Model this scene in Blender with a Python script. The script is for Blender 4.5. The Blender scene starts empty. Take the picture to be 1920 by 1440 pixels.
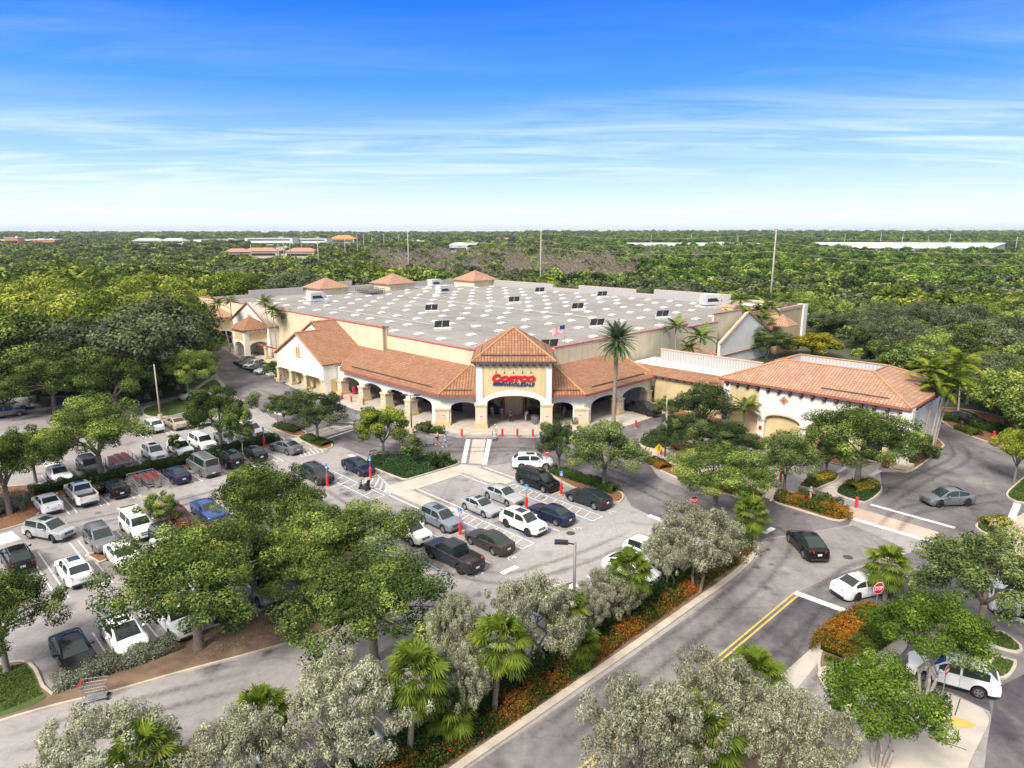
import bpy, bmesh, math, random
import numpy as np
from mathutils import Vector, Matrix, Euler
from mathutils.geometry import tessellate_polygon

rng = random.Random(7)
SC = bpy.context.scene
COL = SC.collection
PI = math.pi
# ------------------------------------------------------------------ camera constants and site survey
F = 1260.0; PITCH = math.atan(285 / 1260); CAMH = 26.0; R2 = math.sqrt(.5)
def P(u, v, z=0.0):
    """survey point: place on the level z seen at photo pixel u, v"""
    a = (u - 960) / F; b = (v - 720) / F
    d = math.sin(PITCH) + math.cos(PITCH) * b; f = math.cos(PITCH) - math.sin(PITCH) * b
    t = (CAMH - z) / d
    return (a * t, f * t)
def AB(a, b):
    """site grid: a runs north-west along the left front, b runs north-east along the right front"""
    return ((b - a) * R2, (a + b) * R2)
def ABZ(a, b, z): x, y = AB(a, b); return (x, y, z)
def toab(x, y): return ((-x + y) * R2, (x + y) * R2)
def scale_at(u, v, z=0.0):
    return F * (math.sin(PITCH) + math.cos(PITCH) * (v - 720) / F) / (CAMH - z)
def proj(x, y, z):
    zz = y * math.cos(PITCH) - (z - CAMH) * math.sin(PITCH); up = (z - CAMH) * math.cos(PITCH) + y * math.sin(PITCH)
    return (960 + F * x / zz, 720 - F * up / zz)
def height_at(x, y, vt):
    lo, hi = 0.0, 60.0
    for _ in range(40):
        m = (lo + hi) / 2
        if proj(x, y, m)[1] > vt: lo = m
        else: hi = m
    return lo
def onA(u, v, A):
    x1, y1 = P(u, v); a1, b1 = toab(x1, y1); t = A / a1; return (A, b1 * t, CAMH * (1 - t))
def onB(u, v, B):
    x1, y1 = P(u, v); a1, b1 = toab(x1, y1); t = B / b1; return (a1 * t, B, CAMH * (1 - t))

# ------------------------------------------------------------------ object helpers
def tag(o, label=None, cat=None, group=None, kind=None):
    if label: o['label'] = label
    if cat: o['category'] = cat
    if group: o['group'] = group
    if kind: o['kind'] = kind
    return o
def empty(name, loc, rz=0.0, label=None, cat=None, group=None):
    o = bpy.data.objects.new(name, None); COL.objects.link(o)
    o.location = loc; o.rotation_euler = (0, 0, rz); o.empty_display_size = .2
    return tag(o, label, cat, group)
def link(name, mesh, parent=None):
    o = bpy.data.objects.new(name, mesh); COL.objects.link(o)
    if parent is not None: o.parent = parent
    return o
def children_of(o): return [c for c in o.children]
def copy_tree(o, parent=None):
    c = o.copy(); COL.objects.link(c)
    if parent is not None: c.parent = parent
    for ch in list(o.children): copy_tree(ch, c)
    return c
def copy_thing(o, loc, rz, scale=1.0, label=None, group=None):
    c = copy_tree(o); c.location = loc; c.rotation_euler = (0, 0, rz)
    c.scale = (scale, scale, scale) if not isinstance(scale, tuple) else scale
    if label: c['label'] = label
    if group: c['group'] = group
    return c

class MB:
    def __init__(s): s.v = []; s.f = []; s.m = []; s.mi = 0; s.off = Vector((0, 0, 0))
    def add(s, vs, fs):
        n = len(s.v); s.v += [tuple(v) for v in vs]
        for f in fs: s.f.append([n + i for i in f]); s.m.append(s.mi)
        return s
    def poly(s, pts): return s.add(pts, [list(range(len(pts)))])
    def box(s, c, d, rz=0.0, tilt=None):
        x, y, z = d[0] / 2, d[1] / 2, d[2] / 2
        vs = [Vector((i * x, j * y, k * z)) for k in (-1, 1) for j in (-1, 1) for i in (-1, 1)]
        M = Matrix.Rotation(rz, 3, 'Z')
        if tilt is not None: M = M @ Euler(tilt).to_matrix()
        vs = [M @ v + Vector(c) for v in vs]
        return s.add(vs, [(0, 2, 3, 1), (4, 5, 7, 6), (0, 1, 5, 4), (2, 6, 7, 3), (0, 4, 6, 2), (1, 3, 7, 5)])
    def beam(s, p, q, w, h, up=(0, 0, 1)):
        p = Vector(p); q = Vector(q); d = (q - p).normalized(); sd = d.cross(Vector(up)).normalized(); u = sd.cross(d)
        vs = []
        for c in (p, q):
            for (i, j) in ((-1, -1), (1, -1), (1, 1), (-1, 1)): vs.append(c + sd * (i * w / 2) + u * (j * h / 2))
        return s.add(vs, [(3, 2, 1, 0), (4, 5, 6, 7), (0, 1, 5, 4), (1, 2, 6, 5), (2, 3, 7, 6), (3, 0, 4, 7)])
    def prism(s, pts, z0, z1, bottom=True):
        n = len(pts); area = sum(pts[i][0] * pts[(i + 1) % n][1] - pts[(i + 1) % n][0] * pts[i][1] for i in range(n))
        if area < 0: pts = pts[::-1]
        vs = [(p[0], p[1], z0) for p in pts] + [(p[0], p[1], z1) for p in pts]
        fs = [list(range(n, 2 * n))] + [(i, (i + 1) % n, n + (i + 1) % n, n + i) for i in range(n)]
        if bottom: fs.append(list(range(n - 1, -1, -1)))
        return s.add(vs, fs)
    def slab(s, pts3, th):
        """a flat panel of any outline, thickened downwards along its normal"""
        pts = [Vector(p) for p in pts3]; n = len(pts)
        nr = Vector((0, 0, 0))
        for i in range(n):
            a = pts[i]; b = pts[(i + 1) % n]
            nr += Vector(((a.y - b.y) * (a.z + b.z), (a.z - b.z) * (a.x + b.x), (a.x - b.x) * (a.y + b.y)))
        nr.normalize()
        if nr.z < 0: pts = pts[::-1]; nr = -nr
        vs = pts + [p - nr * th for p in pts]
        fs = [list(range(n)), list(range(2 * n - 1, n - 1, -1))] + [(i, n + i, n + (i + 1) % n, (i + 1) % n) for i in range(n)]
        return s.add(vs, fs)
    def extrude(s, pts3, dv):
        pts = [Vector(p) for p in pts3]; n = len(pts); dv = Vector(dv)
        nr = Vector((0, 0, 0))
        for i in range(n):
            a = pts[i]; b = pts[(i + 1) % n]
            nr += Vector(((a.y - b.y) * (a.z + b.z), (a.z - b.z) * (a.x + b.x), (a.x - b.x) * (a.y + b.y)))
        if nr.dot(dv) > 0: pts = pts[::-1]
        vs = pts + [p + dv for p in pts]
        fs = [list(range(n)), list(range(2 * n - 1, n - 1, -1))] + [(i, n + i, n + (i + 1) % n, (i + 1) % n) for i in range(n)]
        return s.add(vs, fs)
    def tube(s, pts, rad, n=8, cap=True):
        pts = [Vector(p) for p in pts]
        if not hasattr(rad, '__len__'): rad = [rad] * len(pts)
        base = len(s.v); ref = Vector((1, 0, 0))
        for i, p in enumerate(pts):
            d = (pts[min(i + 1, len(pts) - 1)] - pts[max(i - 1, 0)])
            if d.length < 1e-9: d = Vector((0, 0, 1))
            d.normalize()
            if abs(d.dot(ref)) > .9: ref = Vector((0, 1, 0)) if abs(d.y) < .9 else Vector((0, 0, 1))
            a = (ref - d * ref.dot(d)).normalized(); b = d.cross(a); ref = a
            for k in range(n):
                t = 2 * PI * k / n; s.v.append(tuple(p + (a * math.cos(t) + b * math.sin(t)) * rad[i]))
        for i in range(len(pts) - 1):
            for k in range(n):
                k2 = (k + 1) % n
                s.f.append([base + i * n + k, base + i * n + k2, base + (i + 1) * n + k2, base + (i + 1) * n + k]); s.m.append(s.mi)
        if cap:
            s.f.append([base + k for k in range(n - 1, -1, -1)]); s.m.append(s.mi)
            e = base + (len(pts) - 1) * n; s.f.append([e + k for k in range(n)]); s.m.append(s.mi)
        return s
    def cyl(s, c, r, h, n=12, r2=None): return s.tube([c, (c[0], c[1], c[2] + h)], [r, r if r2 is None else r2], n)
    def ball(s, c, r, nu=10, nv=7, sz=1.0):
        n0 = len(s.v)
        for j in range(nv + 1):
            t = PI * j / nv
            for i in range(nu):
                p = 2 * PI * i / nu; s.v.append((c[0] + r * math.sin(t) * math.cos(p), c[1] + r * math.sin(t) * math.sin(p), c[2] - r * sz * math.cos(t)))
        for j in range(nv):
            for i in range(nu):
                i2 = (i + 1) % nu; s.f.append([n0 + j * nu + i, n0 + j * nu + i2, n0 + (j + 1) * nu + i2, n0 + (j + 1) * nu + i]); s.m.append(s.mi)
        return s
    def mesh(s, name, mats, smooth=False, uv=False, tri=False):
        me = bpy.data.meshes.new(name); me.from_pydata([tuple(Vector(v)) for v in s.v], [], s.f)
        if not isinstance(mats, (list, tuple)): mats = [mats]
        for m in mats: me.materials.append(m)
        if len(mats) > 1: me.polygons.foreach_set('material_index', s.m)
        if smooth: me.polygons.foreach_set('use_smooth', [True] * len(me.polygons))
        if uv:
            ul = me.uv_layers.new(name='UVMap')
            for p in me.polygons:
                n = p.normal
                e = Vector((0, 0, 1)).cross(n)
                e = Vector((1, 0, 0)) if e.length < 1e-3 else e.normalized()
                t = n.cross(e)
                for li in p.loop_indices:
                    co = me.vertices[me.loops[li].vertex_index].co; ul.data[li].uv = (co.dot(e), co.dot(t))
        me.update(); return me
    def build(s, name, mats, parent=None, smooth=False, uv=False, world=True, kind=None):
        me = s.mesh(name, mats, smooth, uv)
        o = link(name, me, parent)
        if parent is not None and world:
            # geometry given in site coordinates: cancel the base position of the thing
            off = Vector((0, 0, 0)); q = parent
            while q is not None: off += q.location; q = q.parent
            o.location = -off
        if kind: o['kind'] = kind
        return o

# ------------------------------------------------------------------ materials
def newmat(name):
    m = bpy.data.materials.new(name); m.use_nodes = True; nt = m.node_tree
    b = nt.nodes['Principled BSDF']; return m, nt, b
def N(nt, t, **kw):
    n = nt.nodes.new(t)
    for k, v in kw.items(): setattr(n, k, v)
    return n
def ramp(nt, stops, interp='LINEAR'):
    r = nt.nodes.new('ShaderNodeValToRGB'); r.color_ramp.interpolation = interp
    e = r.color_ramp.elements
    while len(e) < len(stops): e.new(.5)
    for i, (p, c) in enumerate(stops): e[i].position = p; e[i].color = (*c, 1) if len(c) == 3 else c
    return r
def scalec(c, k): return tuple(min(1, x * k) for x in c)
def mat(name, col, rough=.6, metal=0., var=.12, vscale=1.5, bump=0., bscale=8., coat=0., spec=.5, detail=5.):
    m, nt, b = newmat(name); L = nt.links
    b.inputs['Roughness'].default_value = rough; b.inputs['Metallic'].default_value = metal
    b.inputs['Specular IOR Level'].default_value = spec
    if coat: b.inputs['Coat Weight'].default_value = coat; b.inputs['Coat Roughness'].default_value = .04
    tc = N(nt, 'ShaderNodeTexCoord')
    if var:
        nz = N(nt, 'ShaderNodeTexNoise'); nz.inputs['Scale'].default_value = vscale; nz.inputs['Detail'].default_value = detail
        L.new(tc.outputs['Object'], nz.inputs['Vector'])
        r = ramp(nt, [(.25, scalec(col, 1 - var)), (.75, scalec(col, 1 + var))]); L.new(nz.outputs['Fac'], r.inputs[0]); L.new(r.outputs[0], b.inputs['Base Color'])
    else: b.inputs['Base Color'].default_value = (*col, 1)
    if bump:
        nb = N(nt, 'ShaderNodeTexNoise'); nb.inputs['Scale'].default_value = bscale; nb.inputs['Detail'].default_value = 4
        L.new(tc.outputs['Object'], nb.inputs['Vector'])
        bp = N(nt, 'ShaderNodeBump'); bp.inputs['Strength'].default_value = bump; bp.inputs['Distance'].default_value = .05
        L.new(nb.outputs['Fac'], bp.inputs['Height']); L.new(bp.outputs[0], b.inputs['Normal'])
    return m
def asphalt(name, lo, mid, hi, scale=.09, streak=0.0):
    """worn asphalt: broad traffic-wear patches, fine aggregate, cracks and oil spots"""
    m, nt, b = newmat(name); L = nt.links; b.inputs['Roughness'].default_value = .85; b.inputs['Specular IOR Level'].default_value = .25
    tc = N(nt, 'ShaderNodeTexCoord'); mp = N(nt, 'ShaderNodeMapping'); L.new(tc.outputs['Object'], mp.inputs[0])
    mp.inputs['Rotation'].default_value = (0, 0, math.radians(-45)); mp.inputs['Scale'].default_value = (1, 1 - streak * .8, 1)
    n1 = N(nt, 'ShaderNodeTexNoise'); n1.inputs['Scale'].default_value = scale; n1.inputs['Detail'].default_value = 7; n1.inputs['Roughness'].default_value = .62; n1.inputs['Distortion'].default_value = .6
    L.new(mp.outputs[0], n1.inputs['Vector'])
    r = ramp(nt, [(.30, lo), (.50, mid), (.68, hi)]); L.new(n1.outputs['Fac'], r.inputs[0])
    n2 = N(nt, 'ShaderNodeTexNoise'); n2.inputs['Scale'].default_value = 2.2; n2.inputs['Detail'].default_value = 8; n2.inputs['Roughness'].default_value = .75; L.new(tc.outputs['Object'], n2.inputs['Vector'])
    r2 = ramp(nt, [(.3, (.80, .80, .81)), (.7, (1.12, 1.12, 1.1))]); L.new(n2.outputs['Fac'], r2.inputs[0])
    mx = N(nt, 'ShaderNodeMix', data_type='RGBA', blend_type='MULTIPLY'); mx.inputs[0].default_value = 1
    L.new(r.outputs[0], mx.inputs[6]); L.new(r2.outputs[0], mx.inputs[7])
    # oil drips
    n3 = N(nt, 'ShaderNodeTexNoise'); n3.inputs['Scale'].default_value = .55; n3.inputs['Detail'].default_value = 3; L.new(tc.outputs['Object'], n3.inputs['Vector'])
    r3 = ramp(nt, [(.58, (1, 1, 1)), (.76, (.52, .51, .50))]); L.new(n3.outputs['Fac'], r3.inputs[0])
    mx2 = N(nt, 'ShaderNodeMix', data_type='RGBA', blend_type='MULTIPLY'); mx2.inputs[0].default_value = 1
    L.new(mx.outputs[2], mx2.inputs[6]); L.new(r3.outputs[0], mx2.inputs[7])
    # hairline cracks
    vo = N(nt, 'ShaderNodeTexVoronoi', feature='DISTANCE_TO_EDGE'); vo.inputs['Scale'].default_value = .16
    wv = N(nt, 'ShaderNodeMix', data_type='RGBA', blend_type='ADD'); wv.inputs[0].default_value = .8
    L.new(tc.outputs['Object'], wv.inputs[6]); L.new(n2.outputs['Color'], wv.inputs[7]); L.new(wv.outputs[2], vo.inputs['Vector'])
    r4 = ramp(nt, [(.0, (.62, .62, .62)), (.009, (1, 1, 1))]); L.new(vo.outputs['Distance'], r4.inputs[0])
    mx3 = N(nt, 'ShaderNodeMix', data_type='RGBA', blend_type='MULTIPLY'); mx3.inputs[0].default_value = .5
    L.new(mx2.outputs[2], mx3.inputs[6]); L.new(r4.outputs[0], mx3.inputs[7])
    L.new(mx3.outputs[2], b.inputs['Base Color'])
    nb = N(nt, 'ShaderNodeTexNoise'); nb.inputs['Scale'].default_value = 30; L.new(tc.outputs['Object'], nb.inputs['Vector'])
    bp = N(nt, 'ShaderNodeBump'); bp.inputs['Strength'].default_value = .25; bp.inputs['Distance'].default_value = .02
    L.new(nb.outputs['Fac'], bp.inputs['Height']); L.new(bp.outputs[0], b.inputs['Normal'])
    return m
def leafmat(name, stops, trans=.28, objvar=.5, rough=.75, wide=0.0, spec=.1):
    """foliage: leaf tone from the leaf's own tint, its clump and the plant it grows on"""
    m, nt, b = newmat(name); L = nt.links
    at = N(nt, 'ShaderNodeAttribute', attribute_name='tint')
    oi = N(nt, 'ShaderNodeObjectInfo')
    ma = N(nt, 'ShaderNodeMath', operation='MULTIPLY_ADD'); L.new(oi.outputs['Random'], ma.inputs[0]); ma.inputs[1].default_value = objvar; 
    sb = N(nt, 'ShaderNodeMath', operation='SUBTRACT'); L.new(at.outputs['Fac'], sb.inputs[0]); sb.inputs[1].default_value = objvar / 2
    L.new(sb.outputs[0], ma.inputs[2])
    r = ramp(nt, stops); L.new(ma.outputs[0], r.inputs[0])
    col = r.outputs[0]
    b.inputs['Roughness'].default_value = rough; b.inputs['Specular IOR Level'].default_value = spec
    L.new(col, b.inputs['Base Color'])
    tr = N(nt, 'ShaderNodeBsdfTranslucent'); L.new(col, tr.inputs['Color'])
    ms = N(nt, 'ShaderNodeMixShader'); ms.inputs[0].default_value = trans
    L.new(b.outputs[0], ms.inputs[1]); L.new(tr.outputs[0], ms.inputs[2])
    L.new(ms.outputs[0], nt.nodes['Material Output'].inputs['Surface'])
    return m
def tilemat(name, c1, c2, c3, mortar, sx=.32, sy=.42):
    """barrel roof tiles in courses: uv is in metres, u along the eave, v up the slope"""
    m, nt, b = newmat(name); L = nt.links; b.inputs['Roughness'].default_value = .75
    uv = N(nt, 'ShaderNodeUVMap'); 
    br = N(nt, 'ShaderNodeTexBrick'); br.offset = 0.0; br.squash = 1
    br.inputs['Scale'].default_value = 1; br.inputs['Brick Width'].default_value = sx; br.inputs['Row Height'].default_value = sy
    br.inputs['Mortar Size'].default_value = .035; br.inputs['Mortar Smooth'].default_value = .4; br.inputs['Bias'].default_value = 0
    br.inputs['Color1'].default_value = (0, 0, 0, 1); br.inputs['Color2'].default_value = (1, 1, 1, 1); br.inputs['Mortar'].default_value = (.5, .5, .5, 1)
    L.new(uv.outputs[0], br.inputs['Vector'])
    r = ramp(nt, [(0, c1), (.5, c2), (1, c3)]); L.new(br.outputs['Color'], r.inputs[0])
    nz = N(nt, 'ShaderNodeTexNoise'); nz.inputs['Scale'].default_value = .35; nz.inputs['Detail'].default_value = 6; L.new(uv.outputs[0], nz.inputs['Vector'])
    r2 = ramp(nt, [(.3, (.9, .9, .91)), (.7, (1.08, 1.07, 1.05))]); L.new(nz.outputs['Fac'], r2.inputs[0])
    mx = N(nt, 'ShaderNodeMix', data_type='RGBA', blend_type='MULTIPLY'); mx.inputs[0].default_value = 1
    L.new(r.outputs[0], mx.inputs[6]); L.new(r2.outputs[0], mx.inputs[7])
    m2 = N(nt, 'ShaderNodeMix', data_type='RGBA'); L.new(br.outputs['Fac'], m2.inputs[0]); L.new(mx.outputs[2], m2.inputs[6]); m2.inputs[7].default_value = (*mortar, 1)
    L.new(m2.outputs[2], b.inputs['Base Color'])
    # rounded barrels
    sp = N(nt, 'ShaderNodeSeparateXYZ'); L.new(uv.outputs[0], sp.inputs[0])
    mu = N(nt, 'ShaderNodeMath', operation='MULTIPLY'); L.new(sp.outputs[0], mu.inputs[0]); mu.inputs[1].default_value = PI / sx
    si = N(nt, 'ShaderNodeMath', operation='SINE'); L.new(mu.outputs[0], si.inputs[0]); ab = N(nt, 'ShaderNodeMath', operation='ABSOLUTE'); L.new(si.outputs[0], ab.inputs[0])
    fr = N(nt, 'ShaderNodeMath', operation='MULTIPLY'); L.new(sp.outputs[1], fr.inputs[0]); fr.inputs[1].default_value = 1 / sy
    f2 = N(nt, 'ShaderNodeMath', operation='FRACT'); L.new(fr.outputs[0], f2.inputs[0])
    su = N(nt, 'ShaderNodeMath', operation='MULTIPLY_ADD'); L.new(f2.outputs[0], su.inputs[0]); su.inputs[1].default_value = -.35; L.new(ab.outputs[0], su.inputs[2])
    bp = N(nt, 'ShaderNodeBump'); bp.inputs['Strength'].default_value = .9; bp.inputs['Distance'].default_value = .10
    L.new(su.outputs[0], bp.inputs['Height']); L.new(bp.outputs[0], b.inputs['Normal'])
    return m
def stucco(name, col, panel=0.0, streak=.0):
    """painted concrete: faint blotches, rain streaks below the edges, tilt-up panel joints"""
    m, nt, b = newmat(name); L = nt.links; b.inputs['Roughness'].default_value = .85; b.inputs['Specular IOR Level'].default_value = .2
    uv = N(nt, 'ShaderNodeUVMap')
    nz = N(nt, 'ShaderNodeTexNoise'); nz.inputs['Scale'].default_value = .5; nz.inputs['Detail'].default_value = 7; L.new(uv.outputs[0], nz.inputs['Vector'])
    r = ramp(nt, [(.3, scalec(col, .90)), (.7, scalec(col, 1.06))]); L.new(nz.outputs['Fac'], r.inputs[0])
    mp = N(nt, 'ShaderNodeMapping'); mp.inputs['Scale'].default_value = (1.6, .12, 1); L.new(uv.outputs[0], mp.inputs[0])
    n2 = N(nt, 'ShaderNodeTexNoise'); n2.inputs['Scale'].default_value = 1.2; n2.inputs['Detail'].default_value = 6; L.new(mp.outputs[0], n2.inputs['Vector'])
    r2 = ramp(nt, [(.35, (.84 , .83, .81)), (.6, (1, 1, 1))]); L.new(n2.outputs['Fac'], r2.inputs[0])
    mx = N(nt, 'ShaderNodeMix', data_type='RGBA', blend_type='MULTIPLY'); mx.inputs[0].default_value = .35 + streak
    L.new(r.outputs[0], mx.inputs[6]); L.new(r2.outputs[0], mx.inputs[7])
    out = mx.outputs[2]
    if panel:
        sp = N(nt, 'ShaderNodeSeparateXYZ'); L.new(uv.outputs[0], sp.inputs[0])
        fr = N(nt, 'ShaderNodeMath', operation='MULTIPLY'); L.new(sp.outputs[0], fr.inputs[0]); fr.inputs[1].default_value = 1 / panel
        f2 = N(nt, 'ShaderNodeMath', operation='FRACT'); L.new(fr.outputs[0], f2.inputs[0])
        lt = N(nt, 'ShaderNodeMath', operation='LESS_THAN'); L.new(f2.outputs[0], lt.inputs[0]); lt.inputs[1].default_value = .035
        m3 = N(nt, 'ShaderNodeMix', data_type='RGBA', blend_type='MULTIPLY'); L.new(lt.outputs[0], m3.inputs[0]); L.new(out, m3.inputs[6]); m3.inputs[7].default_value = (.78, .77, .75, 1); out = m3.outputs[2]
    L.new(out, b.inputs['Base Color'])
    return m
def ridged(name, col, pitch=.45):
    """corrugated metal siding"""
    m, nt, b = newmat(name); L = nt.links; b.inputs['Roughness'].default_value = .5; b.inputs['Metallic'].default_value = .2
    uv = N(nt, 'ShaderNodeUVMap'); sp = N(nt, 'ShaderNodeSeparateXYZ'); L.new(uv.outputs[0], sp.inputs[0])
    fr = N(nt, 'ShaderNodeMath', operation='MULTIPLY'); L.new(sp.outputs[0], fr.inputs[0]); fr.inputs[1].default_value = 1 / pitch
    f2 = N(nt, 'ShaderNodeMath', operation='FRACT'); L.new(fr.outputs[0], f2.inputs[0])
    r = ramp(nt, [(.0, scalec(col, .72)), (.18, scalec(col, .95)), (.3, scalec(col, 1.05)), (.8, col), (.98, scalec(col, .8))]); L.new(f2.outputs[0], r.inputs[0]); L.new(r.outputs[0], b.inputs['Base Color'])
    bp = N(nt, 'ShaderNodeBump'); bp.inputs['Strength'].default_value = .5; bp.inputs['Distance'].default_value = .05
    L.new(f2.outputs[0], bp.inputs['Height']); L.new(bp.outputs[0], b.inputs['Normal'])
    return m

def membrane(name, col):
    """mineral roof sheet: lapped strips, ponding stains, dust"""
    m, nt, b = newmat(name); L = nt.links; b.inputs['Roughness'].default_value = .92
    tc = N(nt, 'ShaderNodeTexCoord'); mp = N(nt, 'ShaderNodeMapping'); mp.inputs['Rotation'].default_value = (0, 0, math.radians(45)); L.new(tc.outputs['Object'], mp.inputs[0])
    br = N(nt, 'ShaderNodeTexBrick'); br.inputs['Scale'].default_value = 1; br.inputs['Brick Width'].default_value = 14; br.inputs['Row Height'].default_value = 2.2; br.inputs['Mortar Size'].default_value = .06
    br.inputs['Color1'].default_value = (*scalec(col, .94), 1); br.inputs['Color2'].default_value = (*scalec(col, 1.06), 1); br.inputs['Mortar'].default_value = (*scalec(col, .80), 1); L.new(mp.outputs[0], br.inputs[0]); out = br.outputs['Color']
    for sc, lo, a, bb in ((.06, (.80, .79, .78), .35, .6), (.35, (.86, .85, .83), .3, .5), (1.6, (.9, .9, .9), .3, .7)):
        n = N(nt, 'ShaderNodeTexNoise'); n.inputs['Scale'].default_value = sc; n.inputs['Detail'].default_value = 7; n.inputs['Roughness'].default_value = .65; L.new(tc.outputs['Object'], n.inputs[0])
        r = ramp(nt, [(a, lo), (bb, (1.04, 1.04, 1.03))]); L.new(n.outputs['Fac'], r.inputs[0]); x = N(nt, 'ShaderNodeMix', data_type='RGBA', blend_type='MULTIPLY'); x.inputs[0].default_value = 1; L.new(out, x.inputs[6]); L.new(r.outputs[0], x.inputs[7]); out = x.outputs[2]
    L.new(out, b.inputs['Base Color']); return m
M = {}
M['lot'] = asphalt('lot_asphalt', (.245, .222, .222), (.335, .306, .298), (.40, .368, .356), .07)
M['road'] = asphalt('road_asphalt', (.075, .068, .078), (.158, .142, .148), (.275, .252, .245), .16, .45)
M['approach'] = asphalt('dark_road_asphalt', (.052, .046, .056), (.105, .093, .104), (.20, .182, .182), .2, .55)
M['tread'] = asphalt('worn_road_asphalt', (.10, .092, .10), (.225, .203, .20), (.325, .298, .284), .16, .45)
M['conc'] = mat('concrete', (.47, .42, .36), .85, var=.16, vscale=.8, bump=.2)
M['kerb'] = mat('kerb_concrete', (.50, .43, .35), .85, var=.22, vscale=.9, bump=.2)
M['paver'] = mat('pink_concrete', (.50, .38, .31), .85, var=.2, vscale=.35, bump=.15)
M['line'] = mat('white_road_paint', (.68, .66, .64), .7, var=.3, vscale=2.5)
M['blue_line'] = mat('blue_road_paint', (.20, .33, .52), .7, var=.25, vscale=1.8)
M['yellow_line'] = mat('yellow_road_paint', (.62, .42, .10), .7, var=.2, vscale=1.2)
M['mulch'] = mat('red_mulch', (.22, .10, .05), .95, var=.45, vscale=6, bump=.8, bscale=25)
M['dirt'] = mat('bare_soil', (.19, .125, .08), .95, var=.4, vscale=.9, bump=.6, bscale=18)
M['lawn'] = mat('lawn_grass', (.085, .135, .03), .9, var=.45, vscale=.9, bump=.9, bscale=30)
M['soil'] = mat('forest_floor', (.055, .065, .03), .95, var=.4, vscale=.05, bump=.6, bscale=2)
M['white_wall'] = stucco('white_stucco', (.85, .795, .72), 0, .12)
M['yellow_wall'] = stucco('yellow_stucco', (.66, .52, .29), 0, .1)
M['cream_wall'] = stucco('cream_concrete', (.75, .64, .45), 3.0, .25)
M['tan_wall'] = stucco('tan_concrete', (.60, .46, .27), 3.0, .1)
M['stone'] = stucco('cream_cast_stone', (.67, .56, .40), 0, .2)
M['yellow_base'] = stucco('yellow_plinth', (.62, .47, .23), 0, .1)
M['tile'] = tilemat('clay_roof_tiles', (.295, .138, .070), (.345, .170, .090), (.395, .208, .118), (.175, .080, .042), .40, .5)
M['tile_pale'] = tilemat('pale_clay_roof_tiles', (.405, .215, .128), (.455, .255, .16), (.505, .305, .205), (.25, .12, .07), .40, .5)
M['ridge'] = mat('ridge_tile', (.48, .25, .125), .75, var=.25, vscale=2)
M['fascia'] = mat('red_fascia', (.34, .10, .07), .6, var=.2)
M['coping'] = mat('red_coping', (.47, .13, .10), .5, var=.15)
M['pinkcap'] = mat('tan_coping', (.58, .40, .30), .6, var=.12)
M['corr'] = ridged('grey_ribbed_siding', (.50, .475, .465))
M['roof'] = membrane('grey_flat_roof', (.285, .265, .245))
M['whiteroof'] = mat('white_flat_roof', (.70, .68, .63), .8, var=.1, vscale=.2)
M['skylight'] = mat('acrylic_skylight', (.66, .66, .655), .4, var=.05, spec=.5)
M['skycurb'] = mat('skylight_curb', (.56, .55, .53), .6)
M['dark'] = mat('dark_trim', (.02, .02, .022), .5, var=0)
M['black'] = mat('black_rubber', (.018, .018, .02), .75, var=.2, vscale=10)
M['bracket'] = mat('dark_timber', (.10, .065, .05), .7, var=.2)
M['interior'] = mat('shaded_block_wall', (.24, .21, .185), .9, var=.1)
M['glassdoor'] = mat('entrance_glass', (.015, .018, .02), .08, var=0)
M['red'] = mat('red_paint', (.62, .035, .035), .45, var=.1, vscale=3)
M['darkred'] = mat('dark_red_plastic', (.34, .02, .03), .4, var=.1)
M['navy'] = mat('navy_sign_paint', (.012, .045, .16), .4, var=0)
M['signred'] = mat('red_sign_letter', (.62, .01, .02), .4, var=0)
M['white'] = mat('white_paint', (.80, .80, .80), .5, var=.04)
M['steel'] = mat('galvanised_steel', (.45, .45, .46), .42, metal=.7, var=.12, vscale=5)
M['greypole'] = mat('bronze_pole', (.22, .19, .16), .5, metal=.3, var=.15)
M['concpole'] = mat('spun_concrete_pole', (.42, .37, .31), .85, var=.15)
M['signblue'] = mat('sign_blue', (.03, .20, .50), .5, var=0)
M['signyellow'] = mat('sign_yellow', (.80, .50, .02), .5, var=0)
M['orange'] = mat('terracotta_frame', (.62, .25, .06), .6, var=.1)
M['bark'] = mat('grey_bark', (.20, .165, .13), .9, var=.35, vscale=4, bump=.8, bscale=14)
M['palm_bark'] = mat('palm_bark', (.27, .21, .155), .9, var=.3, vscale=7, bump=.8, bscale=22)
M['pale_bark'] = mat('pale_palm_trunk', (.36, .32, .27), .85, var=.25, vscale=5, bump=.4)
M['glass'] = mat('car_glass', (.018, .030, .029), .05, var=0, spec=.6)
M['tyre'] = M['black']
M['rim'] = mat('alloy_rim', (.48, .48, .50), .3, metal=.85, var=.05)
M['rim_dark'] = mat('dark_alloy_rim', (.05, .05, .055), .35, metal=.7, var=.05)
M['lamp_clear'] = mat('headlight_lens', (.62, .64, .66), .08, var=0, coat=1.)
M['lamp_red'] = mat('taillight_lens', (.35, .012, .014), .12, var=0, coat=1.)
M['trim'] = mat('car_black_plastic', (.03, .03, .032), .6, var=.1)
M['plate'] = mat('licence_plate', (.66, .66, .62), .5, var=.1)
M['skin'] = mat('skin', (.45, .26, .18), .6, var=.05)
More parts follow.
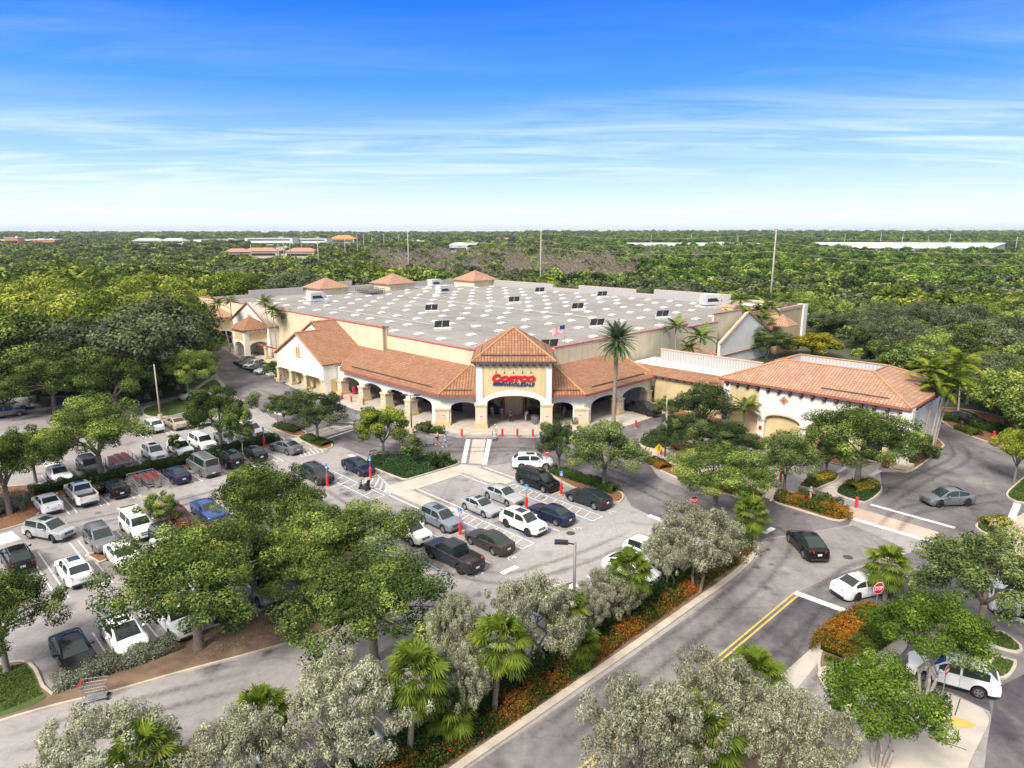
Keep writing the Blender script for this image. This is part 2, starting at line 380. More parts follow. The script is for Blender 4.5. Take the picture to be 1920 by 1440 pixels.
# foliage
def stainmat(name, col, strength):
    """soaked-in stains: thin at the rim, broken up by the grain of the asphalt"""
    m, nt, b = newmat(name); L = nt.links; b.inputs['Base Color'].default_value = (*col, 1); b.inputs['Roughness'].default_value = .75
    at = N(nt, 'ShaderNodeAttribute', attribute_name='tint'); tc = N(nt, 'ShaderNodeTexCoord'); n = N(nt, 'ShaderNodeTexNoise'); n.inputs['Scale'].default_value = 3.0; n.inputs['Detail'].default_value = 6; n.inputs['Roughness'].default_value = .7; L.new(tc.outputs['Object'], n.inputs[0])
    r = ramp(nt, [(.35, (.25, .25, .25)), (.65, (1, 1, 1))]); L.new(n.outputs['Fac'], r.inputs[0]); a = N(nt, 'ShaderNodeMath', operation='MULTIPLY'); L.new(at.outputs['Fac'], a.inputs[0]); L.new(r.outputs[0], a.inputs[1]); a2 = N(nt, 'ShaderNodeMath', operation='MULTIPLY'); L.new(a.outputs[0], a2.inputs[0]); a2.inputs[1].default_value = strength; L.new(a2.outputs[0], b.inputs['Alpha']); return m
M['trim_iron'] = mat('cast_iron', (.06, .055, .055), .7, var=.2)
M['oil'] = stainmat('oil_stain', (.035, .033, .034), .75); M['tyre_mark'] = stainmat('tyre_mark', (.05, .045, .05), .42)
M['oak'] = leafmat('oak_leaves', [(0, (0.0186, 0.0341, 0.0082)), (0.35, (0.0656, 0.1059, 0.0232)), (0.7, (0.1656, 0.234, 0.0487)), (1, (0.4013, 0.4609, 0.1007))], .22)
M['oak_dark'] = leafmat('dark_oak_leaves', [(0, (0.0174, 0.0301, 0.0102)), (0.4, (0.0542, 0.0846, 0.0266)), (0.75, (0.1251, 0.1714, 0.0526)), (1, (0.295, 0.3373, 0.1026))], .2)
M['lime_tree'] = leafmat('yellow_green_leaves', [(0, (0.0438, 0.0688, 0.01)), (0.35, (0.1187, 0.1625, 0.02)), (0.7, (0.2375, 0.2875, 0.0375)), (1, (0.425, 0.45, 0.0625))], .3, .2)
M['gold_tree'] = leafmat('golden_leaves', [(0, (.06, .07, .008)), (.35, (.17, .17, .015)), (.7, (.34, .28, .02)), (1, (.55, .43, .04))], .3, .1)
M['myrtle'] = leafmat('myrtle_leaves', [(0, (0.0195, 0.045, 0.0057)), (0.35, (0.0675, 0.1194, 0.014)), (0.7, (0.1482, 0.2308, 0.0287)), (0.97, (0.2945, 0.3758, 0.0515)), (1, (0.85, 0.671, 0.3951))], .28, .1)
M['silver'] = leafmat('silver_leaves', [(0, (0.0713, 0.0621, 0.0398)), (0.3, (0.1908, 0.1834, 0.119)), (0.65, (0.3718, 0.3836, 0.2538)), (1, (0.6487, 0.6648, 0.4634))], .18, .2)
M['woods'] = leafmat('woodland_leaves', [(0, (0.0127, 0.0234, 0.0076)), (0.3, (0.0486, 0.0743, 0.02)), (0.6, (0.1254, 0.1807, 0.043)), (0.85, (0.2659, 0.3433, 0.0721)), (1, (0.4207, 0.4728, 0.1003))], .2, .55)
M['woods_lime'] = leafmat('bright_woodland_leaves', [(0, (0.0242, 0.0419, 0.0075)), (0.3, (0.0834, 0.1215, 0.0162)), (0.7, (0.1986, 0.2473, 0.0341)), (1, (0.4277, 0.4479, 0.0733))], .25, .4)
M['woods_grey'] = leafmat('grey_green_woodland_leaves', [(0, (0.0262, 0.0356, 0.0191)), (0.35, (0.0654, 0.0857, 0.0405)), (0.7, (0.1368, 0.1607, 0.0738)), (1, (0.238, 0.2559, 0.1309))], .2, .4)
M['pine'] = leafmat('pine_needles', [(0, (0.018, 0.0386, 0.0088)), (0.4, (0.0619, 0.1113, 0.0194)), (0.8, (0.1504, 0.2415, 0.0385)), (1, (0.2449, 0.3332, 0.055))], .15, .5)
M['deadwood'] = leafmat('bare_twigs', [(0, (0.1335, 0.0961, 0.0759)), (0.5, (0.2668, 0.205, 0.1634)), (1, (0.4366, 0.3715, 0.3035))], 0, .4)
M['fan'] = leafmat('fan_palm_leaves', [(0, (0.0375, 0.0591, 0.0068)), (0.4, (0.0972, 0.146, 0.0159)), (0.8, (0.1945, 0.2447, 0.0312)), (1, (0.3441, 0.3631, 0.0682))], .3, .15)
M['date'] = leafmat('date_palm_leaves', [(0, (0.036, 0.0576, 0.0264)), (0.5, (0.09, 0.138, 0.06)), (1, (0.204, 0.264, 0.126))], .2, .1)
M['feather'] = leafmat('feather_palm_leaves', [(0, (0.03, 0.0601, 0.0129)), (0.5, (0.0931, 0.1502, 0.0283)), (0.85, (0.2102, 0.2717, 0.045)), (1, (0.4505, 0.4433, 0.0644))], .3, .45)
M['yellow_palm'] = leafmat('yellowing_palm_leaves', [(0, (0.0352, 0.064, 0.0096)), (0.4, (0.0986, 0.152, 0.016)), (0.75, (0.2323, 0.264, 0.024)), (1, (0.4083, 0.376, 0.032))], .3, .2)
M['hedge'] = leafmat('clipped_hedge_leaves', [(0, (0.013, 0.0302, 0.0086)), (0.5, (0.0378, 0.0756, 0.0162)), (1, (0.1026, 0.162, 0.0346))], .2, .2)
M['lime_hedge'] = leafmat('light_hedge_leaves', [(0, (.04, .06, .01)), (.5, (.10, .14, .02)), (1, (.24, .27, .05))], .2, .1)
M['silver_hedge'] = leafmat('silver_hedge_leaves', [(0, (0.0945, 0.1013, 0.0675)), (0.5, (0.216, 0.2362, 0.1553)), (1, (0.459, 0.4995, 0.3645))], .2, .1)
M['flower'] = leafmat('orange_blossom_shrub', [(0, (0.016, 0.032, 0.007)), (0.3, (0.05, 0.08, 0.014)), (0.5, (0.12, 0.14, 0.02)), (0.62, (0.26, 0.12, 0.02)), (0.74, (0.48, 0.1, 0.02)), (1, (0.7, 0.17, 0.03))], .2, .0)
M['bright_flower'] = leafmat('bright_blossom_shrub', [(0, (0.0229, 0.0421, 0.0085)), (0.3, (0.0765, 0.1122, 0.0153)), (0.44, (0.2295, 0.1496, 0.017)), (0.58, (0.3978, 0.159, 0.017)), (0.8, (0.4743, 0.1309, 0.017)), (1, (0.5508, 0.2992, 0.0425))], .2, .0)
M['croton'] = leafmat('yellow_croton', [(0, (.05, .055, .01)), (.4, (.22, .19, .02)), (1, (.60, .50, .06))], .2, .1)
M['cover'] = leafmat('ground_cover_leaves', [(0, (0.0125, 0.0375, 0.0125)), (0.5, (0.0325, 0.0825, 0.0225)), (1, (0.0813, 0.1562, 0.0438))], .2, .0)
M['grass'] = leafmat('grass_blades', [(0, (.03, .05, .01)), (.5, (.075, .12, .022)), (1, (.17, .21, .06))], .2, .0)
HAZE = 8e-5; EXPO = .88
# ------------------------------------------------------------------ ground, asphalt, pavements, kerbs, paint
def px(*pts): return [P(u, v) for u, v in pts]
def gab(*pts): return [AB(a, b) for a, b in pts]
def smooth_closed(pts, per=5, tight=.5):
    n = len(pts); out = []
    for i in range(n):
        p0, p1, p2, p3 = (Vector(pts[(i + k) % n]) for k in (-1, 0, 1, 2))
        m = max(1, min(per, int((p2 - p1).length / .5)))
        for k in range(m):
            t = k / m; t2 = t * t; t3 = t2 * t
            q = p1 * (2 * t3 - 3 * t2 + 1) + p2 * (-2 * t3 + 3 * t2) + (p2 - p0) * tight * (t3 - 2 * t2 + t) + (p3 - p1) * tight * (t3 - t2)
            out.append((q.x, q.y))
    return out
def ccw(pts):
    n = len(pts); A = sum(pts[i][0] * pts[(i + 1) % n][1] - pts[(i + 1) % n][0] * pts[i][1] for i in range(n))
    return pts if A > 0 else pts[::-1]
def offset_in(pts, d):
    pts = ccw(pts); n = len(pts); out = []
    for i in range(n):
        a, b, c = Vector(pts[i - 1]), Vector(pts[i]), Vector(pts[(i + 1) % n])
        e1 = (b - a).normalized(); e2 = (c - b).normalized()
        n1 = Vector((-e1.y, e1.x)); n2 = Vector((-e2.y, e2.x)); m = n1 + n2
        if m.length < 1e-4: m = n1
        m.normalize(); k = d / max(.5, m.dot(n1)); q = b + m * k; out.append((q.x, q.y))
    return out
def flat_mesh(mb, pts, z):
    pts = ccw(pts); tris = tessellate_polygon([[Vector((p[0], p[1], 0)) for p in pts]])
    vs = [(p[0], p[1], z) for p in pts]; fs = []
    for t in tris:
        a, b, c = (Vector(pts[i]) for i in t)
        fs.append(t if (b - a).cross(c - a) > 0 else (t[0], t[2], t[1]))
    mb.add(vs, fs)
def sheet(name, polys, z, m):
    mb = MB()
    for p in polys: flat_mesh(mb, p, z)
    return mb.build(name, m, kind='structure')
def kerb_ring(mb, pts, w=.17, h=.13):
    pts = ccw(pts); inn = offset_in(pts, w); n = len(pts)
    vs = [(p[0], p[1], -.02) for p in pts] + [(p[0], p[1], h) for p in pts] + [(p[0], p[1], h) for p in inn] + [(p[0], p[1], 0.0) for p in inn]
    fs = []
    for i in range(n):
        j = (i + 1) % n
        fs += [(i, j, n + j, n + i), (n + i, n + j, 2 * n + j, 2 * n + i), (2 * n + i, 2 * n + j, 3 * n + j, 3 * n + i)]
    mb.add(vs, fs); return inn
def island(pts, fill, name='planting_bed', smooth=True, w=.17, z=.09):
    if smooth: pts = smooth_closed(pts)
    mb = MB(); inn = kerb_ring(mb, pts, w); mb.build('kerb', M['kerb'], kind='structure')
    f = MB(); flat_mesh(f, offset_in(pts, w * .6), z); f.build(name, M[fill], kind='structure')
    return inn
def strip(p, q, w):
    p = Vector(p); q = Vector(q); d = (q - p).normalized(); s = Vector((-d.y, d.x)) * w / 2
    return [tuple(p - s), tuple(q - s), tuple(q + s), tuple(p + s)]
def disc(c, r, n=20): return [(c[0] + r * math.cos(2 * PI * k / n), c[1] + r * math.sin(2 * PI * k / n)) for k in range(n)]

g = MB(); g.poly([(-30000, -300, -.06), (30000, -300, -.06), (30000, 40000, -.06), (-30000, 40000, -.06)])
tag(g.build('ground', M['soil']), kind='structure')
lot = px((-900, 1800), (-400, 900), (-230, 752), (120, 742), (250, 760), (345, 740), (405, 700), (432, 668), (345, 600)) + gab((185, 50), (185, 70), (60, 90), (40, 104), (14, 104)) + px((1768, 795), (1800, 808), (1870, 838), (1960, 872), (2100, 930), (2700, 1150), (3300, 1800))
sheet('parking_lot', [lot], 0.0, M['lot'])
drive = px((375, 640), (405, 700), (437, 740), (470, 758), (515, 785), (560, 830), (640, 838), (700, 862), (760, 850), (860, 868), (905, 874), (985, 866), (1040, 880), (1170, 925), (1185, 950), (1260, 985), (1330, 1005), (1420, 1012), (1500, 1000), (1590, 985), (1600, 972), (1460, 925), (1300, 925), (1235, 895), (1210, 862), (1280, 835), (1300, 800)) + gab((50, 86), (54, 90), (56, 78), (52, 70), (54, 64), (64, 54), (70, 53), (100, 53), (125, 55), (150, 60))
right_drive = px((1600, 972), (1655, 925), (1650, 885), (1690, 885), (1765, 840), (1745, 800), (1768, 795), (1870, 838), (1960, 872), (2150, 950), (2150, 1600), (1870, 1500), (1858, 1340), (1790, 1210), (1700, 1160), (1610, 1160), (1540, 1220), (1465, 1290), (1300, 1480), (1180, 1480), (1340, 1238), (1490, 1112), (1560, 1080), (1760, 1020))
sheet('road', [drive, right_drive], .004, M['road'])
lane = px((1425, 1012), (1420, 1045), (1385, 1085), (1300, 1150), (1100, 1290), (880, 1440), (700, 1600), (1090, 1600), (1180, 1480), (1338, 1238), (1490, 1110), (1560, 1080), (1700, 1030), (1600, 985), (1500, 1003))
sheet('road', [lane], .008, M['tread'])
back_lane = px((-200, 1395), (0, 1362), (100, 1332), (330, 1272), (550, 1212), (650, 1170), (720, 1200), (690, 1260), (560, 1330), (450, 1400), (330, 1500), (-200, 1600))
sheet('road', [back_lane], .004, M['lot'])
sheet('road', [px((1497, 1116), (1606, 1158), (1575, 1190), (1540, 1200), (1462, 1284), (1300, 1440), (1200, 1520), (1095, 1520), (1352, 1240)), px((1868, 1290), (1990, 1230), (2100, 1600), (1830, 1600), (1850, 1400)), px((1700, 1265), (1675, 1240), (1700, 1205), (1800, 1215), (1850, 1290), (1858, 1335), (1800, 1306))], .010, M['approach'])

# pavements
walk = gab((124, 55.0), (101, 52.2), (95, 52.3), (82, 52.2), (72, 51.6)) + [(-11, 86.6), (-5.5, 84.6), (6, 84.6), (11.5, 86.0)] + gab((51.5, 71), (51.5, 86), (47, 86.5), (47, 90), (63, 90), (63, 72), (72, 63), (140, 63), (140, 58))
mb = MB(); mb.prism(walk, -.02, .10, bottom=False)
mb.build('pavement', M['conc'], kind='structure')
def sheetz(name, poly, z, m): return sheet(name, [poly], z, m)
sheetz('footpath', px((886, 824), (911, 824), (904, 870), (879, 869)), .012, M['conc'])
sheetz('footpath', gab((53.7, 48.9), (55.7, 47.6), (56.2, 37.6), (55.0, 36.3), (53.5, 39.0)), .016, M['conc'])
sheetz('footpath', gab((55.4, 36.9), (53.6, 38.8), (45, 38.8), (45, 37.1)), .0125, M['conc'])
sheetz('footpath', gab((54.4, 46.0), (54.4, 48.2), (47.8, 48.2), (47.8, 46.0)), .0125, M['conc'])
sheetz('footpath', px((625, 798), (662, 790), (662, 803), (600, 820), (540, 838), (515, 835), (575, 812)), .012, M['conc'])
sheetz('footpath', px((1200, 836), (1215, 826), (1300, 866), (1420, 905), (1560, 940), (1640, 962), (1760, 998), (1745, 1018), (1596, 972), (1540, 955), (1440, 935), (1290, 882), (1235, 862)), .012, M['paver'])
sheetz('footpath', px((1655, 862), (1640, 895), (1600, 908), (1560, 935), (1530, 925), (1590, 888), (1625, 862)), .0125, M['conc'])
sheetz('footpath', px((1895, 975), (1960, 940), (2010, 1010), (1905, 1050), (1880, 1015)), .012, M['paver'])
# small patches of paving in colour on the crossing
sheetz('road_marking', px((1470, 1292), (1448, 1280), (1545, 1195), (1580, 1180), (1572, 1195), (1490, 1297)), .0125, M['conc'])

# corner plaza at the lower right
plaza = px((1535, 1256), (1590, 1240), (1625, 1210), (1665, 1178), (1705, 1172), (1700, 1215), (1672, 1250), (1702, 1270), (1760, 1296), (1800, 1312), (1842, 1332), (1854, 1350), (1848, 1372), (1815, 1440), (1760, 1600), (1560, 1600), (1578, 1480), (1600, 1400), (1590, 1340), (1545, 1290))
mb = MB(); mb.prism(smooth_closed(plaza, 3), -.02, .11, bottom=False); mb.build('pavement', M['conc'], kind='structure')
sheetz('road_marking', px((1788, 1347), (1808, 1352), (1830, 1364), (1822, 1368), (1796, 1368), (1777, 1357)), .125, M['yellow_line'])
for a, b in (((1706, 1274), (1660, 1300)), ((1800, 1313), (1790, 1345)), ((1640, 1300), (1560, 1260)), ((1812, 1410), (1740, 1385))):
    sheetz('road_marking', strip(P(*a), P(*b), .05), .1145, M['dark'])

# planting beds with kerbs (survey order follows the walk from the entrance outwards)
BED = {}
BED['front'] = island(px((1420, 1016), (1419, 1040), (1385, 1078), (1300, 1140), (1200, 1212), (1100, 1282), (1000, 1352), (880, 1435), (720, 1550), (500, 1650), (470, 1600), (620, 1500), (740, 1420), (850, 1345), (950, 1285), (1050, 1228), (1150, 1165), (1250, 1100), (1330, 1045), (1385, 1012)), 'dirt', w=.5)
BED['hedge_strip'] = island(px((-120, 1395), (0, 1356), (100, 1327), (215, 1299), (330, 1266), (450, 1234), (550, 1206), (620, 1185), (668, 1150), (655, 1110), (600, 1098), (545, 1115), (480, 1150), (410, 1172), (340, 1194), (260, 1222), (190, 1245), (125, 1270), (98, 1300), (84, 1288), (68, 1254), (45, 1240), (0, 1247), (-120, 1275)), 'dirt')
mb = MB(); flat_mesh(mb, smooth_closed(px((-110, 1290), (0, 1255), (42, 1247), (60, 1258), (75, 1292), (88, 1310), (60, 1326), (0, 1346), (-110, 1380))), .105); mb.build('lawn', M['lawn'], kind='structure')
BED['strip'] = island(gab((80.6, 37.4), (77.2, 36.6), (76.9, 31), (76.7, 22), (76.7, 12.2), (75.2, 11.2), (73.2, 10.2), (71.6, 8.6), (71.6, -2), (84.8, -2), (84.4, 8), (82.6, 11.6), (80.2, 12.6), (80.2, 22), (80.4, 31)), 'mulch')
BED['small'] = island(gab((60.8, 11.1), (60.6, 13.4), (58.8, 13.2), (58.4, 11.5)), 'mulch', smooth=False)
BED['green'] = island(px((684, 868), (697, 855), (740, 851), (800, 854), (850, 863), (862, 868), (852, 874), (806, 888), (765, 900), (755, 900), (722, 888), (690, 874)), 'soil')
BED['round_west'] = island(px((511, 802), (520, 794), (545, 796), (572, 809), (574, 814), (558, 819), (535, 814)), 'mulch')
BED['round_east'] = island(px((563, 824), (578, 813), (600, 822), (622, 832), (622, 840), (603, 844), (582, 836)), 'mulch')
BED['oak_pair'] = island(px((1025, 884), (1038, 879), (1070, 890), (1120, 907), (1160, 921), (1170, 932), (1163, 942), (1143, 943), (1110, 930), (1060, 908)), 'mulch')
BED['crossing'] = island(px((1209, 858), (1220, 855), (1250, 867), (1300, 884), (1360, 905), (1430, 925), (1420, 940), (1380, 934), (1300, 910), (1248, 888), (1222, 874)), 'mulch')
BED['orange'] = island(px((1446, 938), (1456, 928), (1476, 922), (1520, 938), (1560, 950), (1588, 962), (1592, 970), (1582, 977), (1560, 976), (1500, 958), (1455, 944)), 'mulch')
BED['yellow_west'] = island(px((1494, 912), (1508, 900), (1530, 886), (1575, 893), (1568, 903), (1533, 918), (1515, 917)), 'mulch', smooth=False)
BED['yellow_east'] = island(px((1566, 925), (1585, 905), (1608, 898), (1645, 908), (1654, 916), (1650, 926), (1630, 941), (1612, 942)), 'soil')
BED['palms'] = island(px((1664, 872), (1675, 865), (1700, 855), (1735, 820), (1750, 818), (1768, 832), (1768, 840), (1740, 864), (1710, 884), (1690, 886), (1668, 879)), 'mulch')
BED['kerb_east'] = island(px((1829, 990), (1836, 979), (1860, 972), (1890, 976), (1900, 984), (1895, 995), (1878, 1008), (1850, 1003)), 'soil')
BED['edge_east'] = island(px((1886, 930), (1900, 912), (1940, 885), (2000, 900), (1960, 960), (1925, 945), (1905, 942)), 'lawn')
BED['far_east'] = island(px((1762, 786), (1775, 797), (1800, 811), (1870, 836), (1960, 868), (2080, 915), (2090, 880), (1960, 812), (1850, 775), (1760, 765)), 'mulch')
BED['corner'] = island(px((1532, 1244), (1540, 1215), (1560, 1190), (1590, 1165), (1630, 1148), (1690, 1150), (1708, 1160), (1700, 1176), (1665, 1180), (1620, 1212), (1588, 1242), (1598, 1278), (1600, 1300), (1560, 1286), (1538, 1268)), 'dirt')
BED['myrtle'] = island(px((1742, 1280), (1755, 1294), (1790, 1318), (1792, 1335), (1775, 1352), (1740, 1330), (1715, 1300), (1722, 1282)), 'soil')
BED['lawn_north'] = island(px((1835, 1196), (1848, 1182), (1880, 1186), (1915, 1212), (1918, 1222), (1908, 1226), (1868, 1216)), 'lawn')
BED['lawn_south'] = island(px((1855, 1238), (1870, 1232), (1905, 1240), (1900, 1262), (1886, 1274), (1868, 1276), (1850, 1262)), 'lawn')
BED['front_east'] = island(px((1130, 1560), (1250, 1430), (1350, 1330), (1440, 1300), (1500, 1340), (1560, 1420), (1540, 1560)), 'dirt')
BED['shop_front'] = island(px((770, 800), (788, 790), (830, 803), (838, 812), (830, 817), (800, 813), (772, 806)), 'soil')
BED['side_front'] = island(gab((55, 88), (55, 84.0), (42, 80.0), (36, 77.5), (24, 78.0), (22, 81.8), (42, 81.8), (42, 86)), 'mulch', smooth=False)
BED['side_lot'] = island(gab((47.5, 84), (46.8, 70), (42.5, 68.5), (42, 80), (44, 84)), 'soil')
BED['lawn_lamp'] = island(px((272, 766), (345, 744), (400, 712), (415, 735), (345, 775), (280, 782)), 'lawn')

# painted lines
mk = MB(); bl = MB(); yl = MB(); ZL = .021
def line(mb, p, q, w=.11, z=ZL): flat_mesh(mb, strip(p, q, w), z)
def hairpin(a0, a1, b, gap=.62):
    line(mk, AB(a0, b - gap / 2), AB(a1, b - gap / 2)); line(mk, AB(a0, b + gap / 2), AB(a1, b + gap / 2))
for b in (8.2, 11.1, 14.05, 17.0, 20.0, 23.0, 26.0, 29.0): hairpin(59.3, 64.4, b)
for b in (11.1 + 1.5, 15.3, 18.2, 23.9 + .3, 27.2, 30.2, 33.4): hairpin(71.3, 76.4, b)
for b in (12.4, 15.4, 18.5, 21.5, 24.6, 27.2, 30.1, 33.3): hairpin(80.6, 85.6, b)
for b in (25.6, 28.4, 31.3, 34.4): hairpin(92, 97.5, b)
for b in (8.2, 11.1, 14.05, 17.0, 20.0): hairpin(54.2, 59.1, b)
for b in (8.2, 11.1, 14.05, 17.0, 20.0, 23.0): hairpin(42.9, 48, b)
for b in (11, 14, 17, 20, 23, 26, 29, 32, 35, 38, 41.6, 44.6): hairpin(24.5, 29.5, b)
def hatch(a0, a1, b0, b1, n, skew=0.0, wide=.1):
    """barred access aisle, long side along a, with blue outer edges"""
    for b in (b0, b1): line(mk, AB(a0, b), AB(a1, b)); 
    line(bl, AB(a0, b0 - .22), AB(a1, b0 - .22), .12); line(bl, AB(a0, b1 + .22), AB(a1, b1 + .22), .12)
    line(mk, AB(a0, b0), AB(a0, b1)); line(mk, AB(a1, b0), AB(a1, b1))
    for k in range(1, n): a = a0 + (a1 - a0) * k / n; line(mk, AB(a, b0), AB(a + skew, b1), wide)
hatch(54.2, 64.4, 34.5, 36.0, 7, .5)
hatch(36.2, 47.2, 37.4, 38.9, 11, .4); hatch(35.5, 47.2, 46.0, 47.5, 11, .4)
for b in (30.2, 33.6, 42.0, 50.6): line(bl, AB(36.2, b), AB(40.6, b)); line(bl, AB(42.8, b), AB(47.4, b))
for b in (33.8, 42.2): line(mk, AB(36.2, b), AB(40.6, b)); line(mk, AB(42.8, b), AB(47.4, b))
# barred corner beside the green bed
cz = gab((54.2, 36.6), (55.2, 37.6), (61.0, 39.2), (59.0, 36.3))
for i in range(4): line(mk, cz[i], cz[(i + 1) % 4])
for t in (.15, .34, .53, .72, .9):
    p = Vector(cz[0]).lerp(Vector(cz[3]), t); q = Vector(cz[1]).lerp(Vector(cz[2]), min(1, t + .12)); line(mk, p, q, .12)
for c in (px((487, 800), (513, 812), (500, 826), (470, 818)), px((560, 848), (595, 838), (607, 848), (566, 857))):
    for i in range(4): line(mk, c[i], c[(i + 1) % 4])
    for t in (.2, .4, .6, .8): line(mk, Vector(c[0]).lerp(Vector(c[1]), t), Vector(c[3]).lerp(Vector(c[2]), t), .12)
# crossings and stop bars
for p, q, w in (((878, 824), (869, 868), .55), ((918, 824), (908, 872), .55), 
                ((655, 853), (690, 866), .6), ((1216, 966), (1252, 980), .6), ((1450, 990), (1432, 1000), .5),
                ((1490, 1111), (1607, 1154), .62), ((1596, 972), (1752, 1018), .55), ((1632, 946), (1790, 990), .45),
                ((500, 768), (528, 778), .5), ((605, 812), (662, 797), .3), ((614, 822), (662, 806), .3), ((1908, 944), (1895, 976), .6),
                ((1632, 892), (1650, 882), .55), ((0, 1002), (16, 1018), 1.8), ((90, 865), (100, 875), 1.4), ((940, 1076), (970, 1062), .5), ((1900, 1155), (1915, 1130), 1.2), ((1908, 1165), (1925, 1140), 1.2),
                ((1380, 880), (1430, 866), .35), ((1570, 886), (1605, 865), .35), ((1444, 940), (1456, 926), .2)):
    line(mk, P(*p), P(*q), w, .018)
for p, q in (((53.5, 45.5), (53.5, 39.2)), ((53.5, 45.4), (47.6, 45.4)), ((53.6, 39.4), (45.4, 39.4)), ((54.0, 36.4), (45.4, 36.4)), ((53.2, 48.8), (47.6, 48.8))):
    line(mk, AB(*p), AB(*q), .16)
for a in (43.6, 45.2): pass
for k in range(6):   # barred crossing in front of the side building
    line(mk, P(1385 + k * 14, 878 + k * 4), P(1408 + k * 14, 866 + k * 4), .3, .018)
line(bl, P(1395, 900), P(1462, 872), .25)
for u in (1338, 1348): pass
line(yl, P(1340, 1237), P(1489, 1112), .13); line(yl, P(1352, 1239), P(1497, 1116), .13)
line(yl, P(1075, 1450), P(1340, 1237), .13); line(yl, P(1089, 1452), P(1352, 1239), .13)
line(yl, P(262, 934), P(319, 920), .2)
line(yl, P(1458, 896), P(1478, 902), .12)
for a, b in ((38.6, 33.9), (38.6, 42.1), (43.2, 33.8)): pass
for (a, b) in ((36.2, 31.9), (36.2, 35.6), (36.0, 43.7), (36.0, 48.9)):   # disabled-bay symbols by the rear bumpers
    c = Vector(AB(a - .6, b)); r = .33
    ring = [(c + Vector((math.cos(t), math.sin(t))) * r) for t in [k * PI / 5 for k in range(0, 8)]]
    for i in range(len(ring) - 1): line(mk, ring[i], ring[i + 1], .07)
    line(mk, c, c + Vector((.1, .45)), .08); line(mk, c + Vector((.1, .45)), c + Vector((.4, .2)), .07)
for nm, b_, m_ in (('road_marking', mk, 'line'), ('road_marking', bl, 'blue_line'), ('road_marking', yl, 'yellow_line')): b_.build(nm, M[m_], kind='structure')

# oil drips in the bays, tyre wear on the lanes, covers and patches
def stains(name, blobs, m):
    mb = MB(); tv = []
    for c, r, asp, ang in blobs:
        n = 12; pts = []
        for k in range(n):
            t = 2 * PI * k / n; rr = r * rng.uniform(.7, 1.25); x, y = rr * math.cos(t) * asp, rr * math.sin(t); pts.append((c[0] + x * math.cos(ang) - y * math.sin(ang), c[1] + x * math.sin(ang) + y * math.cos(ang), .0135))
        mb.add([(c[0], c[1], .0135)] + pts, [(0, k + 1, (k + 1) % n + 1) for k in range(n)]); tv += [1.0] + [0.0] * n
    o = mb.build(name, m, kind='structure'); o.data.attributes.new('tint', 'FLOAT', 'POINT').data.foreach_set('value', tv)
bl_ = []
for a in (74.2, 83, 62, 57, 45, 38.5, 95, 27):
    for k in range(14):
        b = 7 + k * 2.95 + rng.uniform(-.3, .3)
        if rng.random() < .8: bl_.append((AB(a + rng.uniform(-1, 1), b), rng.uniform(.5, 1.1), rng.uniform(1, 2), rng.uniform(0, 3)))
for _ in range(60): bl_.append((P(rng.uniform(100, 1500), rng.uniform(840, 1150)), rng.uniform(.2, .5), 1.2, rng.uniform(0, 3)))
stains('oil_stain', bl_, M['oil'])
def tracks(name, lines, w, m):
    mb = MB(); tv = []
    for ln in lines:
        pts = [Vector(p) for p in ln]; fine = []
        for i in range(len(pts) - 1):
            p0, p1, p2, p3 = pts[max(i - 1, 0)], pts[i], pts[i + 1], pts[min(i + 2, len(pts) - 1)]
            for k in range(8): t = k / 8; fine.append(.5 * ((2 * p1) + (p2 - p0) * t + (2 * p0 - 5 * p1 + 4 * p2 - p3) * t * t + (3 * p1 - p0 - 3 * p2 + p3) * t ** 3))
        fine.append(pts[-1]); n = len(fine)
        for off in (-.78, .78):
            vs = []
            for i, p in enumerate(fine):
                d = (fine[min(i + 1, n - 1)] - fine[max(i - 1, 0)]).normalized(); s_ = Vector((-d.y, d.x)); e_ = min(1, i / 4, (n - 1 - i) / 4)
                for q, a_ in ((-1, 0), (0, 1), (1, 0)): v = p + s_ * (off + q * w); vs.append((v.x, v.y, .0145)); tv.append(a_ * e_)
            mb.add(vs, [(3 * i + j, 3 * i + j + 1, 3 * i + j + 4, 3 * i + j + 3) for i in range(n - 1) for j in (0, 1)])
    o = mb.build(name, m, kind='structure'); o.data.attributes.new('tint', 'FLOAT', 'POINT').data.foreach_set('value', tv)
tracks('tyre_mark', [px((980, 1420), (1180, 1270), (1340, 1150), (1430, 1070), (1460, 1000), (1330, 970)), px((1180, 1420), (1330, 1300), (1450, 1200), (1540, 1120), (1640, 1060), (1800, 1080)), px((1420, 1420), (1500, 1270), (1560, 1150)),
    px((1300, 960), (1150, 890), (1000, 846), (850, 842), (700, 830), (580, 775), (450, 720)), px((1240, 880), (1270, 850), (1330, 840)), px((1640, 950), (1720, 900), (1800, 860), (1790, 830)), px((1900, 930), (1780, 945), (1700, 960), (1660, 1000)), px((540, 880), (700, 990), (900, 1080), (1050, 1060), (1200, 1000)), px((30, 1010), (160, 980), (330, 945), (560, 880)), px((0, 1400), (250, 1330), (480, 1270))], .42, M['tyre_mark'])
mb = MB()
for c, r in ((P(1240, 1140), .42), (P(1590, 1045), .4), (P(1070, 1000), .4), (P(700, 845), .42), (P(1700, 1130), .4)): flat_mesh(mb, disc(c, r), .0165)
mb.build('manhole_cover', M['trim_iron'], kind='structure')
for q, mm in ((px((1660, 1060), (1720, 1075), (1700, 1095), (1640, 1080)), 'approach'), (px((300, 905 + 40), (360, 925), (380, 935), (320, 958)), 'tread')): sheet('asphalt_patch', [q], .0118, M[mm])
